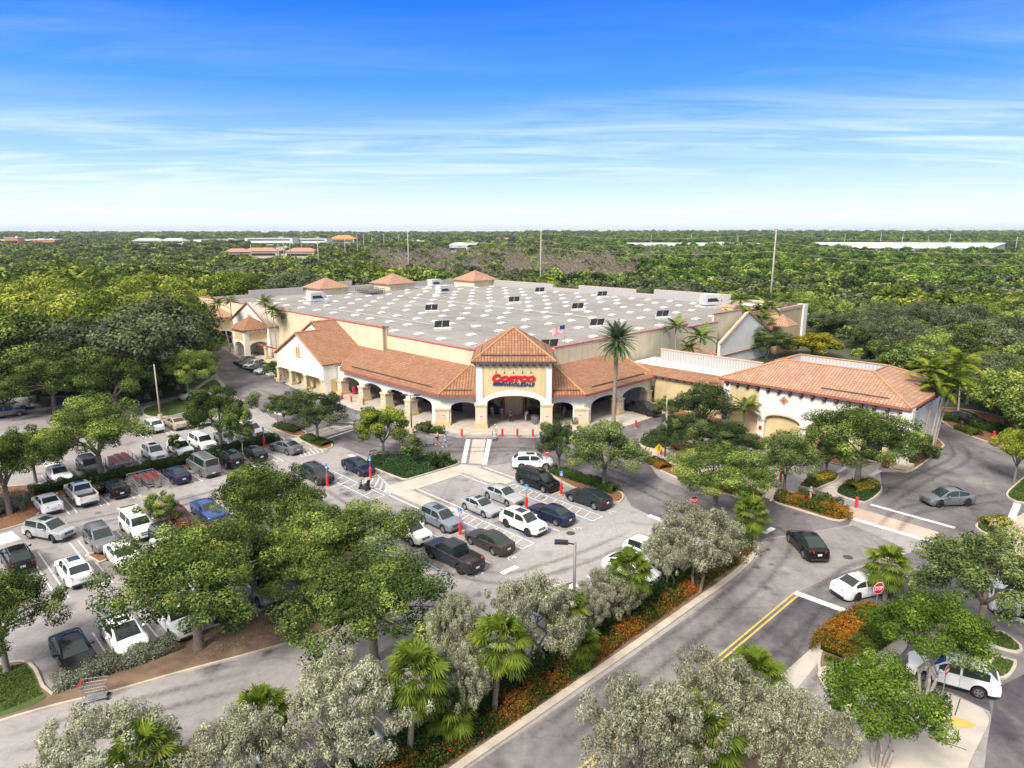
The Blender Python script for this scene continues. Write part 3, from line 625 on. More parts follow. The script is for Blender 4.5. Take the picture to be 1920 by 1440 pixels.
# ------------------------------------------------------------------ buildings
def v2(p): return Vector((p[0], p[1]))
def wall(mb, p, q, z0, z1, th=.35, side=1):
    """straight wall p-q, thickened to the inner side"""
    p, q = v2(p), v2(q); d = (q - p).normalized(); n = Vector((-d.y, d.x)) * th * side
    mb.prism([p, q, q + n, p + n], z0, z1)
def arcade(mb, p, q, th, ops, zs, zc, zt, side=1, seg=12):
    """wall p-q on piers with arched openings; ops are distances along it"""
    p, q = v2(p), v2(q); d = (q - p).normalized(); n = Vector((-d.y, d.x)) * th * side; Lh = (q - p).length
    pts = [(0, 0)]
    for s0, s1 in ops:
        pts.append((s0, 0)); c = (s0 + s1) / 2; r = (s1 - s0) / 2; h = zc - zs
        for k in range(seg + 1):
            t = PI - PI * k / seg; pts.append((c + r * math.cos(t), zs + h * math.sin(t) ** .85))
        pts.append((s1, 0))
    pts += [(Lh, 0), (Lh, zt), (0, zt)]
    clean = [pts[0]]
    for t in pts[1:]:
        if (t[0] - clean[-1][0]) ** 2 + (t[1] - clean[-1][1]) ** 2 > 1e-6: clean.append(t)
    mb.extrude([(p.x + d.x * s, p.y + d.y * s, z) for s, z in clean], (n.x, n.y, 0))
def archring(mb, p, q, ops, zs, zc, proud=.05, w=.3, side=-1, seg=12, out=.5):
    """raised moulding round each arch"""
    p, q = v2(p), v2(q); d = (q - p).normalized(); n = Vector((-d.y, d.x)) * proud * side
    for s0, s1 in ops:
        c = (s0 + s1) / 2; r = (s1 - s0) / 2; h = zc - zs; pi_, po = [], []
        for k in range(seg + 1):
            t = PI - PI * k / seg; x, z = math.cos(t), math.sin(t) ** .85
            pi_.append((c + r * x, zs + h * z)); po.append((c + (r + w * .4) * x, zs + (h + w) * z))
        for k in range(seg):
            loop = [pi_[k], pi_[k + 1], po[k + 1], po[k]]
            mb.extrude([(p.x + d.x * s - n.x * .02, p.y + d.y * s - n.y * .02, z) for s, z in loop], (n.x, n.y, 0))
def gable_roof(mb, a0, ar, a1, z0, zr, b0, b1, th=.22, over=.35, z1=None):
    z1 = z0 if z1 is None else z1
    kl = (zr - z0) / (ar - a0); kr = (zr - z1) / (a1 - ar)
    A0, A1 = a0 - over, a1 + over
    mb.slab([ABZ(A0, b0, z0 - over * kl), ABZ(ar, b0, zr), ABZ(ar, b1, zr), ABZ(A0, b1, z0 - over * kl)], th)
    mb.slab([ABZ(A1, b0, z1 - over * kr), ABZ(ar, b0, zr), ABZ(ar, b1, zr), ABZ(A1, b1, z1 - over * kr)], th)
def pyramid(mb, corners, z, apex, th=.2):
    n = len(corners)
    for i in range(n):
        p, q = corners[i], corners[(i + 1) % n]; mb.add([(*p, z), (*q, z), apex], [(0, 1, 2)])
        mb.add([(*p, z), (*q, z), (*q, z - th), (*p, z - th)], [(3, 2, 1, 0)])
    mb.add([(*p, z - th) for p in corners], [tuple(range(n - 1, -1, -1))])
class RidgeSet:
    def __init__(s): s.l = []
    def beam(s, p, q, w, h): s.l.append(('b', p, q, w, h))
    def build(s, name, m, parent):
        for k, p, q, *r in s.l:
            mb = MB(); mb.tube([p, q], r[0], 6) if k == 't' else mb.beam(p, q, *r); mb.build('ridge_cap', m, parent)
def ridges(rs, segs, r=.13):
    for p, q in segs: rs.l.append(('t', p, q, r))
BRK = {}
def bracket_mesh():
    mb = MB(); w = .16
    prof = [(0, 0), (.62, 0), (.62, -.16), (.45, -.2), (.3, -.36), (.12, -.5), (0, -.52)]
    mb.extrude([(-w, -x, z) for x, z in prof], (2 * w, 0, 0)); return mb.mesh('bracket', M['bracket'])
BRM = bracket_mesh()
def brackets(parent, p, q, z, n, inset=.4, scale=1.0):
    """timber rafter tails under an eave, each a piece of its own; p to q with the outside on the right"""
    p, q = v2(p), v2(q); d = (q - p).normalized(); ang = math.atan2(d.y, d.x); Lh = (q - p).length
    for k in range(n):
        c = p + d * (inset + (Lh - 2 * inset) * k / max(1, n - 1))
        o = link('bracket', BRM, parent); off = Vector((0, 0, 0)); t = parent
        while t is not None: off += t.location; t = t.parent
        o.location = Vector((c.x, c.y, z)) - off; o.rotation_euler = (0, 0, ang); o.scale = (scale,) * 3
def pillar(parent, c, ang, w, d, z, plinth=.42, name='pillar', base=True):
    mb = MB(); mb.mi = 0
    mb.box((0, 0, z / 2), (w, d, z)); mb.box((0, 0, z - .14), (w + .24, d + .24, .16)); mb.box((0, 0, z - .34), (w + .12, d + .12, .1))
    mb.mi = 1
    if base: mb.box((0, 0, plinth / 2), (w + .34, d + .34, plinth)); mb.box((0, 0, plinth + .06), (w + .2, d + .2, .12))
    o = mb.build(name, [M['stone'], M['yellow_base']], parent, uv=True, world=False)
    off = Vector((0, 0, 0)); t = parent
    while t is not None: off += t.location; t = t.parent
    o.location = Vector((c[0], c[1], 0)) - off; o.rotation_euler = (0, 0, ang); return o
def notice(parent, c, ang, z=1.35):
    mb = MB(); mb.mi = 0; mb.box((0, 0, z), (.42, .04, .55)); mb.mi = 1; mb.box((0, -.022, z + .12), (.30, .03, .18)); mb.mi = 1; mb.box((0, -.022, z - .14), (.30, .03, .06))
    o = mb.build('notice', [M['white'], M['signred']], parent, world=False)
    off = Vector((0, 0, 0)); t = parent
    while t is not None: off += t.location; t = t.parent
    o.location = Vector((c[0], c[1], 0)) - off; o.rotation_euler = (0, 0, ang)

WH = empty('warehouse', (*AB(120, 105), 0), 0, 'big store with flat skylit roof, arched tile-roofed porch and square entrance tower', 'store')
RZ = 8.6
# flat roof
mb = MB(); flat_mesh(mb, gab((71.6, 63), (63.0, 71.6), (63, 119), (64, 119), (64, 155), (180, 155), (180, 66), (112, 66), (112, 63)), RZ); mb.build('flat_roof', M['roof'], WH)
# outer walls
mb = MB(); S_ = -1
def W(a0, b0, a1, b1, z1, z0=0, th=.35): wall(mb, AB(a0, b0), AB(a1, b1), z0, z1, th)
W(92.5, 63, 71.6, 63, 9.45); W(71.6, 63, 63, 71.6, 9.45); W(63, 71.6, 63, 108, 9.75)
W(63, 108, 63, 119, 9.1); W(63.9, 119, 63.9, 130.5, 10.5); W(63.9, 130.5, 63.9, 155.35, 9.5)
mb.build('front_wall', M['cream_wall'], WH, uv=True)
mb = MB(); W(108, 62.2, 92, 62.2, 10.75, th=.5); mb.box((*AB(92.2, 62.75), 5.4), (.4, 1.1, 10.75), math.radians(-45)); W(180.4, 66, 107, 66, 9.8)
mb.build('side_wall', M['cream_wall'], WH, uv=True)
# copings
mb = MB()
def cop(a0, b0, a1, b1, z, w=.5, h=.16):
    p, q = AB(a0, b0), AB(a1, b1); mb.beam((*p, z + h / 2 - .01), (*q, z + h / 2 - .01), w, h)
cop(92, 63.15, 71.6, 63.15, 9.45); cop(71.7, 63.1, 63.1, 71.7, 9.45); cop(63.15, 71.6, 63.15, 108, 9.75); cop(63.15, 108, 63.15, 119, 9.1)
cop(108, 62.4, 91.9, 62.4, 10.75, .7); cop(92.25, 62.1, 92.25, 63.4, 10.75, .6); cop(180, 66.15, 110, 66.15, 9.8); cop(64.05, 118.9, 64.05, 130.5, 10.5)
cop(64.05, 130.5, 64.05, 155, 9.5)
mb.build('coping', M['coping'], WH)
# rear screens
mb = MB(); mc = MB()
def rear(a0, b0, a1, b1, z):
    wall(mb, AB(a0, b0), AB(a1, b1), RZ - .3, z, .3); p, q = AB(a0, b0), AB(a1, b1)
    mc.beam((*p, z + .06), (*q, z + .06), .5, .16)
for s0, s1, z in ((63, 79, 9.5), (79, 101, 10.9), (101, 106.8, 9.6), (106.8, 127, 10.6), (127, 137, 9.4), (137, 163, 10.4), (163, 180, 10.0)): rear(s0, 155, s1, 155, z)
for s0, s1, z in ((155, 130, 10.0), (130, 111, 10.0), (111, 103, 11.4), (103, 95, 9.3), (95, 79, 10.4), (79, 66, 9.3)): rear(180, s0, 180, s1, z)
mb.build('roof_screen', M['corr'], WH, uv=True); mc.build('screen_cap', M['pinkcap'], WH)
mb = MB(); wall(mb, AB(180, 155.31), AB(63, 155.31), 0, RZ, .2, -1); wall(mb, AB(180.31, 66), AB(180.31, 155), 0, RZ, .2, -1); mb.build('rear_wall', M['tan_wall'], WH, uv=True)
# corner pavilions
for (a, b, h, ze, za_) in ((176.5, 100.5, 5.1, 10.5, 13.2), (176, 123.5, 5.3, 10.6, 13.5), (168.8, 151.5, 5.6, 10.6, 13.6)):
    cs = gab((a - h + .6, b - h + .6), (a + h - .6, b - h + .6), (a + h - .6, b + h - .6), (a - h + .6, b + h - .6))
    mb = MB(); mb.prism(cs, RZ - .5, ze - .15); w_ = mb.build('roof_pavilion', M['cream_wall'], WH, uv=True)
    mb = MB(); pyramid(mb, gab((a - h, b - h), (a + h, b - h), (a + h, b + h), (a - h, b + h)), ze, ABZ(a, b, za_)); mb.build('tile_roof', M['tile_pale'], w_, uv=True)
# ---- porch
EV, RT = 4.6, 7.2
mb = MB()
left_ops = []; 
PL = [95.6, 89.3, 83.2, 77.1, 71.1]   # pier positions along the left porch
ops = [(PL[0] - x - .65 + 0, 0) for x in PL]
segs = [(PL[i] - .6, PL[i + 1] + .6) for i in range(4)]
arcade(mb, AB(96.3, 56), AB(70, 56), .8, [(96.3 - s0, 96.3 - s1) for s0, s1 in segs], 2.45, 3.3, EV); mb.build('porch_wall', M['white_wall'], WH, uv=True); mb = MB()
cw = (Vector(AB(56, 70)) - Vector(AB(70, 56))).length
arcade(mb, AB(70, 56), (-4.7, AB(70, 56)[1]), .8, [(1.5, 5.1)], 2.45, 3.3, EV); mb.build('porch_wall', M['white_wall'], WH, uv=True); mb = MB(); arcade(mb, (5.2, AB(70, 56)[1]), AB(56, 70), .8, [(.1, 3.2)], 2.45, 3.3, EV); mb.build('porch_wall', M['white_wall'], WH, uv=True); mb = MB()
RP = [70.9, 78.2, 85.4]
arcade(mb, AB(56, 70), AB(56, 86.2), .8, [(71.5 - 70, 77.6 - 70), (78.8 - 70, 84.8 - 70)], 2.45, 3.4, EV)
mb.build('porch_wall', M['white_wall'], WH, uv=True); mb = MB(); wall(mb, AB(56, 86.2), AB(63, 86.2), 0, EV, .3); mb.add([ABZ(55.4, 86.05, EV - .1), ABZ(63, 86.05, EV - .1), ABZ(63, 86.05, RT - .2)], [(0, 1, 2)])
mb.build('porch_wall', M['white_wall'], WH, uv=True)
for a in PL[:4]:
    x, y = AB(a, 56.4); pillar(WH, (x, y), math.radians(-45), 1.25, 1.35, 2.45); 
    notice(WH, AB(a, 55.70), math.radians(-45))
x, y = AB(70.2, 56.2); pillar(WH, (x + .35, y + .25), 0, 1.9, 1.5, 2.5); notice(WH, (x + .5, y - .55), 0)
x, y = AB(56.2, 70.2); pillar(WH, (x - .35, y + .25), 0, 1.9, 1.5, 2.5); notice(WH, (x - .55, y - .55), 0); notice(WH, (x + .62, y + .35), math.radians(45))
for b in RP[1:]:
    x, y = AB(56.4, b); pillar(WH, (x, y), math.radians(45), 1.25, 1.35, 2.45); notice(WH, AB(55.70, b), math.radians(45))
eL, eR = 69.25, 86.6
mb = MB()
mb.slab([ABZ(94.2, 55.2, EV), ABZ(96.9, 57.2, EV + .667), ABZ(102.5, 63, RT), ABZ(71.6, 63, RT), ABZ(eL, 55.2, EV)], .16)
mb.slab([ABZ(eL, 55.2, EV), ABZ(71.6, 63, RT), ABZ(63, 71.6, RT), ABZ(55.2, eL, EV)], .16)
mb.slab([ABZ(55.2, eL, EV), ABZ(63, 71.6, RT), ABZ(63, eR, RT), ABZ(55.2, eR, EV)], .16)
pr_ = mb.build('porch_roof', M['tile'], WH, uv=True)
mb = RidgeSet(); ridges(mb, [(ABZ(eL, 55.2, EV + .05), ABZ(71.6, 63, RT + .05)), (ABZ(55.2, eL, EV + .05), ABZ(63, 71.6, RT + .05)), (ABZ(55.2, eR, EV + .05), ABZ(63, eR, RT + .05)), (ABZ(94.2, 55.2, EV + .05), ABZ(96.3, 57.1, EV + .65))]); mb.build('ridge_tiles', M['ridge'], pr_)
mb = MB()
for p, q in ((ABZ(94.2, 55.2, 0), ABZ(eL, 55.2, 0)), (ABZ(eL, 55.2, 0), ABZ(55.2, eL, 0)), (ABZ(55.2, eL, 0), ABZ(55.2, eR, 0))):
    mb.beam((p[0], p[1], EV - .2), (q[0], q[1], EV - .2), .14, .2)
mb.build('fascia', M['fascia'], pr_)
for p, q in ((ABZ(92.5, 56.3, EV + .5), ABZ(72.0, 56.3, EV + .5)), (ABZ(56.3, 72.0, EV + .5), ABZ(56.3, 84.5, EV + .5)), ((-9.2, 88.9, EV + .45), (-5.4, 88.9, EV + .45)), ((5.6, 88.9, EV + .45), (9.2, 88.9, EV + .45))):
    mb = MB(); mb.beam(p, q, .1, .12); mb.build('gutter_guard', M['bracket'], pr_)
brackets(WH, AB(94.0, 56), AB(70.3, 56), EV - .12, 26, scale=.62); brackets(WH, AB(69.8, 55.9), AB(64.6, 61.6), EV - .12, 6, scale=.62); brackets(WH, AB(61.6, 64.6), AB(56.2, 69.9), EV - .12, 6, scale=.62); brackets(WH, AB(56, 70.2), AB(56, 86.2), EV - .12, 17, scale=.62)
# porch rear wall with openings
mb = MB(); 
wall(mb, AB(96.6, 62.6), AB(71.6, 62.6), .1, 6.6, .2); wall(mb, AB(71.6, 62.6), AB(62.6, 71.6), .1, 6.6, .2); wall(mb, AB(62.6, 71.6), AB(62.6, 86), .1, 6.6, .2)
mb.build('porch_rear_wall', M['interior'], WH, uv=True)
for c_, w_, h_, r_ in [(((x0 + x1) / 2, 94.50), x1 - x0, 3.5, 0) for x0, x1 in ((-4.4, -1.3), (1.8, 4.9))] + [(AB(a, 62.5), 4.2, 3.0, -45) for a in (92, 86, 80, 75)] + [(AB(62.5, b), 4.2, 3.0, 45) for b in (75, 81)]:
    mb = MB(); mb.box((*c_, .1 + h_ / 2), (w_, .12, h_), math.radians(r_)); mb.build('entrance_door', M['glassdoor'], WH)
for x in (-4.5, -1.2, 1.7, 5.0): mb = MB(); mb.box((x, 94.40, 1.85), (.3, .3, 3.5)); mb.build('door_post', M['darkred'], WH)
mb = MB(); mb.box((.25, 94.45, 1.9), (2.7, .1, 3.6)); mb.box((.25, 94.45, 3.95), (10, .1, .5)); mb.build('door_surround', M['stone'], WH, uv=True)
# ---- entrance tower
TX = .25; TH = 5.05; TF = 87.4; TB = 97.6
mb = MB(); arcade(mb, (TX - TH, TF), (TX + TH, TF), .9, [(1.45, 2 * TH - 1.45)], 3.45, 4.65, 9.2)
wall(mb, (TX - TH, TB), (TX - TH, TF + .9), EV, 9.2, .4); wall(mb, (TX + TH, TF + .9), (TX + TH, TB), EV, 9.2, .4); wall(mb, (TX + TH, TB), (TX - TH, TB), 6, 9.2, .4)
tw = mb.build('entrance_tower', M['white_wall'], WH, uv=True)
mb = MB(); pts = [(TX - 4.1, 8.55), (TX + 4.1, 8.55)] 
for k in range(13):
    t = k / 12; pts.append((TX + 4.1 - 8.2 * t, 4.35 + 1.15 * math.sin(PI * t) ** .8))
mb.extrude([(x, TF - .004, z) for x, z in pts], (0, .03, 0)); 
mb2 = MB(); mb2.extrude([(x, TF - .03, z) for x, z in pts], (0, .028, 0)); mb2.build('sign_panel', M['yellow_wall'], tw, uv=True)
mb = MB()   # raised border of the sign panel
for p, q in (((TX - 4.2, 8.62), (TX + 4.2, 8.62)), ((TX - 4.17, 8.6), (TX - 4.17, 4.4)), ((TX + 4.17, 8.6), (TX + 4.17, 4.4))): mb.beam((p[0], TF - .05, p[1]), (q[0], TF - .05, q[1]), .1, .14, up=(0, 1, 0))
archring(mb, (TX - TH, TF), (TX + TH, TF), [(1.4, 2 * TH - 1.4)], 3.45, 4.62, .1, .12, -1)
mb.build('sign_border', M['stone'], tw, uv=True)
for sx in (-1, 1):
    pillar(tw, (TX + sx * (TH - .62), TF + .45), 0, 1.5, 1.15, 3.5, .6, 'tower_pillar'); notice(tw, (TX + sx * (TH - .62), TF - .15), 0, 1.7)
ez = 9.35; ov = .55
mb = MB(); pyramid(mb, [(TX - TH - ov, TF - ov), (TX + TH + ov, TF - ov), (TX + TH + ov, TB + ov - .4), (TX - TH - ov, TB + ov - .4)], ez, (TX, 92.6, 13.1), .22); mb.build('tower_roof', M['tile'], tw, uv=True)
mb = RidgeSet(); ridges(mb, [((x, y, ez + .03), (TX, 92.6, 13.15)) for x in (TX - TH - ov, TX + TH + ov) for y in (TF - ov, TB + ov - .4)]); 
mb.build('ridge_tiles', M['ridge'], tw)
mb = MB(); mb.beam((TX - TH - ov, TF - ov - .03, ez - .1), (TX + TH + ov, TF - ov - .03, ez - .1), .1, .26); mb.beam((TX - TH - ov - .03, TF - ov, ez - .1), (TX - TH - ov - .03, TB, ez - .1), .1, .26); mb.beam((TX + TH + ov + .03, TF - ov, ez - .1), (TX + TH + ov + .03, TB, ez - .1), .1, .26)
mb.beam((TX - 4.3, TF + .35, ez + .72), (TX + 4.3, TF + .35, ez + .72), .12, .16); mb.beam((TX - 4.5, TF + 1.0, ez + .72), (TX - 4.5, TB - 1.4, ez + .72), .12, .16); mb.beam((TX + 4.5, TF + 1.0, ez + .72), (TX + 4.5, TB - 1.4, ez + .72), .12, .16)
mb.build('gutter', M['bracket'], tw)
brackets(tw, (TX - TH, TF), (TX + TH, TF), 9.14, 11, .6, 1.0); brackets(tw, (TX - TH, TB - 1), (TX - TH, TF), 9.14, 9, .6); brackets(tw, (TX + TH, TF), (TX + TH, TB - 1), 9.14, 9, .6)
# sign lettering
def letters(txt, size, shear, off, ext):
    cu = bpy.data.curves.new('lettering', 'FONT'); cu.body = txt; cu.size = size; cu.shear = shear; cu.offset = off; cu.extrude = ext; cu.resolution_u = 4
    o = bpy.data.objects.new('lettering', cu); COL.objects.link(o); dg = bpy.context.evaluated_depsgraph_get(); me = bpy.data.meshes.new_from_object(o.evaluated_get(dg))
    bpy.data.objects.remove(o); bpy.data.curves.remove(cu)
    vs = np.empty(len(me.vertices) * 3); me.vertices.foreach_get('co', vs); vs = vs.reshape(-1, 3); return me, vs.min(0), vs.max(0)
def put_text(parent, txt, name, m, box, y, shear=.25, off=.02, depth=.14):
    """text filling the box (x0, x1, z0, z1) on a wall facing the car park"""
    me, lo, hi = letters(txt, 1.0, shear, off, depth / 2)
    x0, x1, z0, z1 = box; sx = (x1 - x0) / (hi[0] - lo[0]); sz = (z1 - z0) / (hi[1] - lo[1])
    n = len(me.vertices); vs = np.empty(n * 3); me.vertices.foreach_get('co', vs); vs = vs.reshape(-1, 3)
    out = np.stack([x0 + (vs[:, 0] - lo[0]) * sx, y - vs[:, 2] , z0 + (vs[:, 1] - lo[1]) * sz], 1); me.vertices.foreach_set('co', out.ravel()); me.materials.clear(); me.materials.append(m); me.update()
    o = link(name, me, parent); off_ = Vector((0, 0, 0)); t = parent
    while t is not None: off_ += t.location; t = t.parent
    o.location = -off_; return o
SY = TF - .14
put_text(tw, 'C', 'sign_letter', M['signred'], (-2.66, -1.5, 6.5, 7.62), SY, .22, .075); put_text(tw, 'OSTCO', 'sign_letter', M['signred'], (-1.58, 3.12, 6.56, 7.38), SY, .22, .075)
put_text(tw, 'WHOLESALE', 'sign_letter', M['navy'], (-1.1, 3.02, 5.98, 6.44), SY, .28, .012)
mb = MB()
for k in range(3): z = 6.08 + k * .135; mb.extrude([(-2.56 + k * .02, SY - .05, z), (-1.2 + k * .03, SY - .05, z), (-1.17 + k * .03, SY - .05, z + .105), (-2.55 + k * .02, SY - .05, z + .105)], (0, .12, 0))
mb.build('sign_stripe', M['navy'], tw)
mb = MB()
for x in (-2.1, -1.0, .2, 1.4, 2.5): mb.tube([(x, TF, 8.0), (x, TF - .45, 8.15), (x, TF - .62, 7.95)], .025, 5); mb.tube([(x, TF - .62, 7.98), (x, TF - .5, 7.8)], [.04, .1], 6)
mb.build('sign_lamp', M['dark'], tw)

# ---- gabled wing at the west end of the porch
mb = MB()
pts = [(112.7, 0), (112.1, 0), (112.1, 2.7), (108.1, 2.7), (108.1, 0), (107.3, 0), (107.3, 2.7), (103.0, 2.7), (103.0, 0), (102.2, 0), (102.2, 2.7), (97.6, 2.7), (97.6, 0), (96.5, 0), (96.5, 5.1), (104.6, 9.28), (112.7, 5.1)]
mb.extrude([ABZ(a, 53.5, z) for a, z in pts], (R2 * .5, R2 * .5, 0))
wall(mb, AB(96.5, 54.0), AB(96.5, 62.5), 0, 5.35, .3, 1); wall(mb, AB(112.7, 62.5), AB(112.7, 54.0), 0, 5.35, .3, 1)
mb.extrude([ABZ(99.2, 57.6, 5.3), ABZ(106.9, 57.6, 10.4), ABZ(116.6, 57.6, 5.3)], (R2 * .3, R2 * .3, 0))
wall(mb, AB(116.8, 66), AB(116.8, 57.6), 0, 5.3, .3, 1); wall(mb, AB(116.8, 57.6), AB(112.6, 57.6), 0, 5.3, .3)
gw = mb.build('gabled_wing', M['white_wall'], WH, uv=True)
mb = MB(); wall(mb, AB(112.4, 55.3), AB(96.8, 55.3), 0, 3.0, .2); x, y = AB(96.44, 55.9); mb.box((x, y, 1.3), (2.6, .08, 2.6), math.radians(45)); mb.build('recess_wall', M['yellow_wall'], gw, uv=True)
for a in (111.9 + .5, 107.7, 102.6, 97.1): x, y = AB(a, 53.8); pillar(gw, (x, y), math.radians(-45), .8, .8, 2.7, .5)
mb = MB(); gable_roof(mb, 96.5, 104.6, 112.7, 5.35, 9.55, 53.2, 57.9); gable_roof(mb, 96.4, 106.9, 117.4, 5.3, 10.74, 57.4, 64.0); wr = mb.build('wing_roof', M['tile'], gw, uv=True)
mb = RidgeSet(); ridges(mb, [(ABZ(104.6, 53.15, 9.6), ABZ(104.6, 57.6, 9.6)), (ABZ(106.9, 57.35, 10.8), ABZ(106.9, 63, 10.8))]); 
for (a0, z0, a1, z1, b) in ((96.1, 5.1, 104.6, 9.5, 53.16), (113.1, 5.1, 104.6, 9.5, 53.16), (106.9, 10.68, 117.4, 5.2, 57.36)): mb.beam(ABZ(a0, b, z0), ABZ(a1, b, z1), .1, .2)
mb.build('ridge_tiles', M['ridge'], gw)
for s in (-.38, .38):
    mb = MB(); pts = [(104.6 + s - .24, 5.7), (104.6 + s + .24, 5.7), (104.6 + s + .24, 6.95), (104.6 + s, 7.2), (104.6 + s - .24, 6.95)]; mb.extrude([ABZ(a, 53.44, z) for a, z in pts], (R2 * .08, R2 * .08, 0)); mb.build('window', M['orange'], gw)
mb = MB(); mb.beam(ABZ(103.7, 53.4, 5.6), ABZ(105.5, 53.4, 5.6), .2, .12); mb.build('sill', M['stone'], gw)
brackets(gw, AB(96.5, 54), AB(96.5, 57), 5.1, 4, .3, .5)
# second gable and its small corner tower further along
mb = MB(); mb.extrude([ABZ(a, 63.8, z) for a, z in ((137, 0), (156, 0), (156, 6.4), (146.5, 10.9), (137, 6.4))], (R2 * 2.4, R2 * 2.4, 0)); g2 = mb.build('gabled_bay', M['white_wall'], WH, uv=True)
mb = MB(); gable_roof(mb, 137, 146.5, 156, 6.4, 10.9, 63.5, 67.5); mb.build('tile_roof', M['tile'], g2, uv=True)
for s in (-.5, .5):
    mb = MB(); mb.extrude([ABZ(146 + s + q, 63.74, z) for q, z in ((-.3, 6.6), (.3, 6.6), (.3, 8.2), (-.3, 8.2))], (R2 * .05, R2 * .05, 0)); mb.build('window', M['orange'], g2)
def small_tower(a0, a1, b0, b1, ze, zap, arches=True, tm='tile'):
    mb = MB()
    arcade(mb, AB(a1, b0), AB(a0, b0), .5, [(.9, a1 - a0 - .9)], 2.3, 3.2, ze - .1); arcade(mb, AB(a0, b0 + .501), AB(a0, b1), .5, [(.5, b1 - b0 - 1.1)], 2.3, 3.2, ze - .1)
    wall(mb, AB(a1, b1), AB(a1, b0 + .5), 0, ze - .1, .4); t = mb.build('corner_tower', M['white_wall'], WH, uv=True)
    mb = MB(); 
    for (p, q) in ((AB(a1 - 1.0, b0 - .03), AB(a0 + 1.0, b0 - .03)), (AB(a0 - .03, b0 + 1.0), AB(a0 - .03, b1 - .8))): wall(mb, p, q, 3.7, ze - .7, .025)
    mb.build('panel', M['yellow_wall'], t, uv=True)
    o = .5; mb = MB(); pyramid(mb, gab((a0 - o, b0 - o), (a1 + o, b0 - o), (a1 + o, b1 + o), (a0 - o, b1 + o)), ze, ABZ((a0 + a1) / 2, (b0 + b1) / 2, zap)); mb.build('tile_roof', M[tm], t, uv=True)
    brackets(t, AB(a1, b0), AB(a0, b0), ze - .15, 6, .4, .6); brackets(t, AB(a0, b0), AB(a0, b1), ze - .15, 6, .4, .6); return t
small_tower(138.2, 144.2, 59.0, 64.5, 6.0, 8.5)
small_tower(160, 172, 59.5, 66, 6.4, 9.6, tm='tile_pale')
small_tower(58.6, 63, 104.5, 110, 4.6, 6.7, tm='tile_pale')
mb = MB()  # pergola beams between the two west towers
for z in (2.7, 2.9):
    for a0, a1, b in ((118, 137.5, 61.5), (145, 160, 61.5)): mb.beam(ABZ(a0, b, z), ABZ(a1, b, z), .15, .15)
mb.build('pergola_beam', M['fascia'], WH)
for a in (120.5, 125, 129.5, 134): x, y = AB(a, 61.5); pillar(WH, (x, y), math.radians(-45), .6, .6, 2.7, .5)
# east gable and end block
mb = MB(); mb.extrude([ABZ(62.2, b, z) for b, z in ((119, 0), (141, 0), (141, 5.0), (129.8, 10.2), (119, 5.0))], (-R2 * .5, R2 * .5, 0)); eg = mb.build('gabled_bay', M['white_wall'], WH, uv=True)
mb = MB(); mb.beam(ABZ(62.1, 118.8, 4.95), ABZ(62.1, 129.8, 10.3), .35, .22); mb.beam(ABZ(62.1, 141.2, 4.95), ABZ(62.1, 129.8, 10.3), .35, .22); mb.build('gable_cap', M['ridge'], eg)
mb = MB(); mb.beam(ABZ(62.1, 119.2, 2.4), ABZ(62.1, 141, 2.4), .16, .22); mb.build('band', M['fascia'], eg)
mb = MB(); mb.prism(gab((61.6, 143), (75, 143), (75, 157), (61.6, 157)), 0, 9.3); eb = mb.build('end_block', M['tan_wall'], WH, uv=True)
mb = MB(); mb.prism(gab((61.2, 155.4), (63, 155.4), (63, 157.4), (61.2, 157.4)), 0, 9.9); mb.build('end_pillar', M['white_wall'], eb, uv=True)
mb = MB(); flat_mesh(mb, gab((62, 143.4), (74.6, 143.4), (74.6, 156.6), (62, 156.6)), 9.33); mb.build('flat_roof', M['whiteroof'], eb)
for p, q in (((61.7, 142.8), (61.7, 157.2)), ((62, 143.1), (75, 143.1)), ((75, 143.4), (75, 157.2)), ((62, 157), (74.7, 157))): mb = MB(); mb.beam(ABZ(*p, 9.62), ABZ(*q, 9.62), .45, .65); mb.build('coping', M['pinkcap'], eb)
mb = MB(); pyramid(mb, gab((57.6, 139), (62.4, 139), (62.4, 144), (57.6, 144)), 6.8, ABZ(60, 141.5, 9.0)); mb.build('tile_roof', M['tile_pale'], eb, uv=True)
# ---- roof furniture
mb = MB(); w, d, h = .72, .72, .2
mb.mi = 1; mb.box((0, 0, h / 2), (2 * w, 2 * d, h)); mb.mi = 0
top = [(-w * .45, -d * .45, h + .17), (w * .45, -d * .45, h + .17), (w * .45, d * .45, h + .17), (-w * .45, d * .45, h + .17)]; bot = [(-w * .95, -d * .95, h), (w * .95, -d * .95, h), (w * .95, d * .95, h), (-w * .95, d * .95, h)]
mb.add(bot + top, [(0, 1, 5, 4), (1, 2, 6, 5), (2, 3, 7, 6), (3, 0, 4, 7), (4, 5, 6, 7)])
SKM = mb.mesh('skylight', [M['skylight'], M['skycurb']])
srows = [70, 78.7, 86.1, 93.4, 99.4, 104.4, 110.3, 117.2, 124.3, 131.4, 138.6, 145.8, 153, 160, 168]
spots = []
for i, a in enumerate(srows):
    for j in range(13):
        b = 69.6 + 6.68 * j + (1.0 if i % 5 == 3 else 0)
        if a + b < 146 or (a < 79 and b > 140) or (a > 108 and b < 71): continue
        if i == 4 and j % 2: continue
        if i == 0 and j % 3 == 1: continue
        if min(abs(a - x) + abs(b - y) for x, y in ((118, 92.9), (94.8, 77), (118.1, 119.1), (97, 118.4), (76.4, 99.1), (112, 147), (133, 144.7), (75.3, 119.4))) < 2.6: continue
        if a > 160 and 104 < b < 118: continue
        spots.append((a, b))
spots.sort(key=lambda t: t[0] + t[1])
so = Vector(WH.location)
for a, b in spots[:100]:
    o = link('skylight', SKM, WH); o.location = Vector(ABZ(a, b, RZ)) - so; o.rotation_euler = (0, 0, math.radians(45))
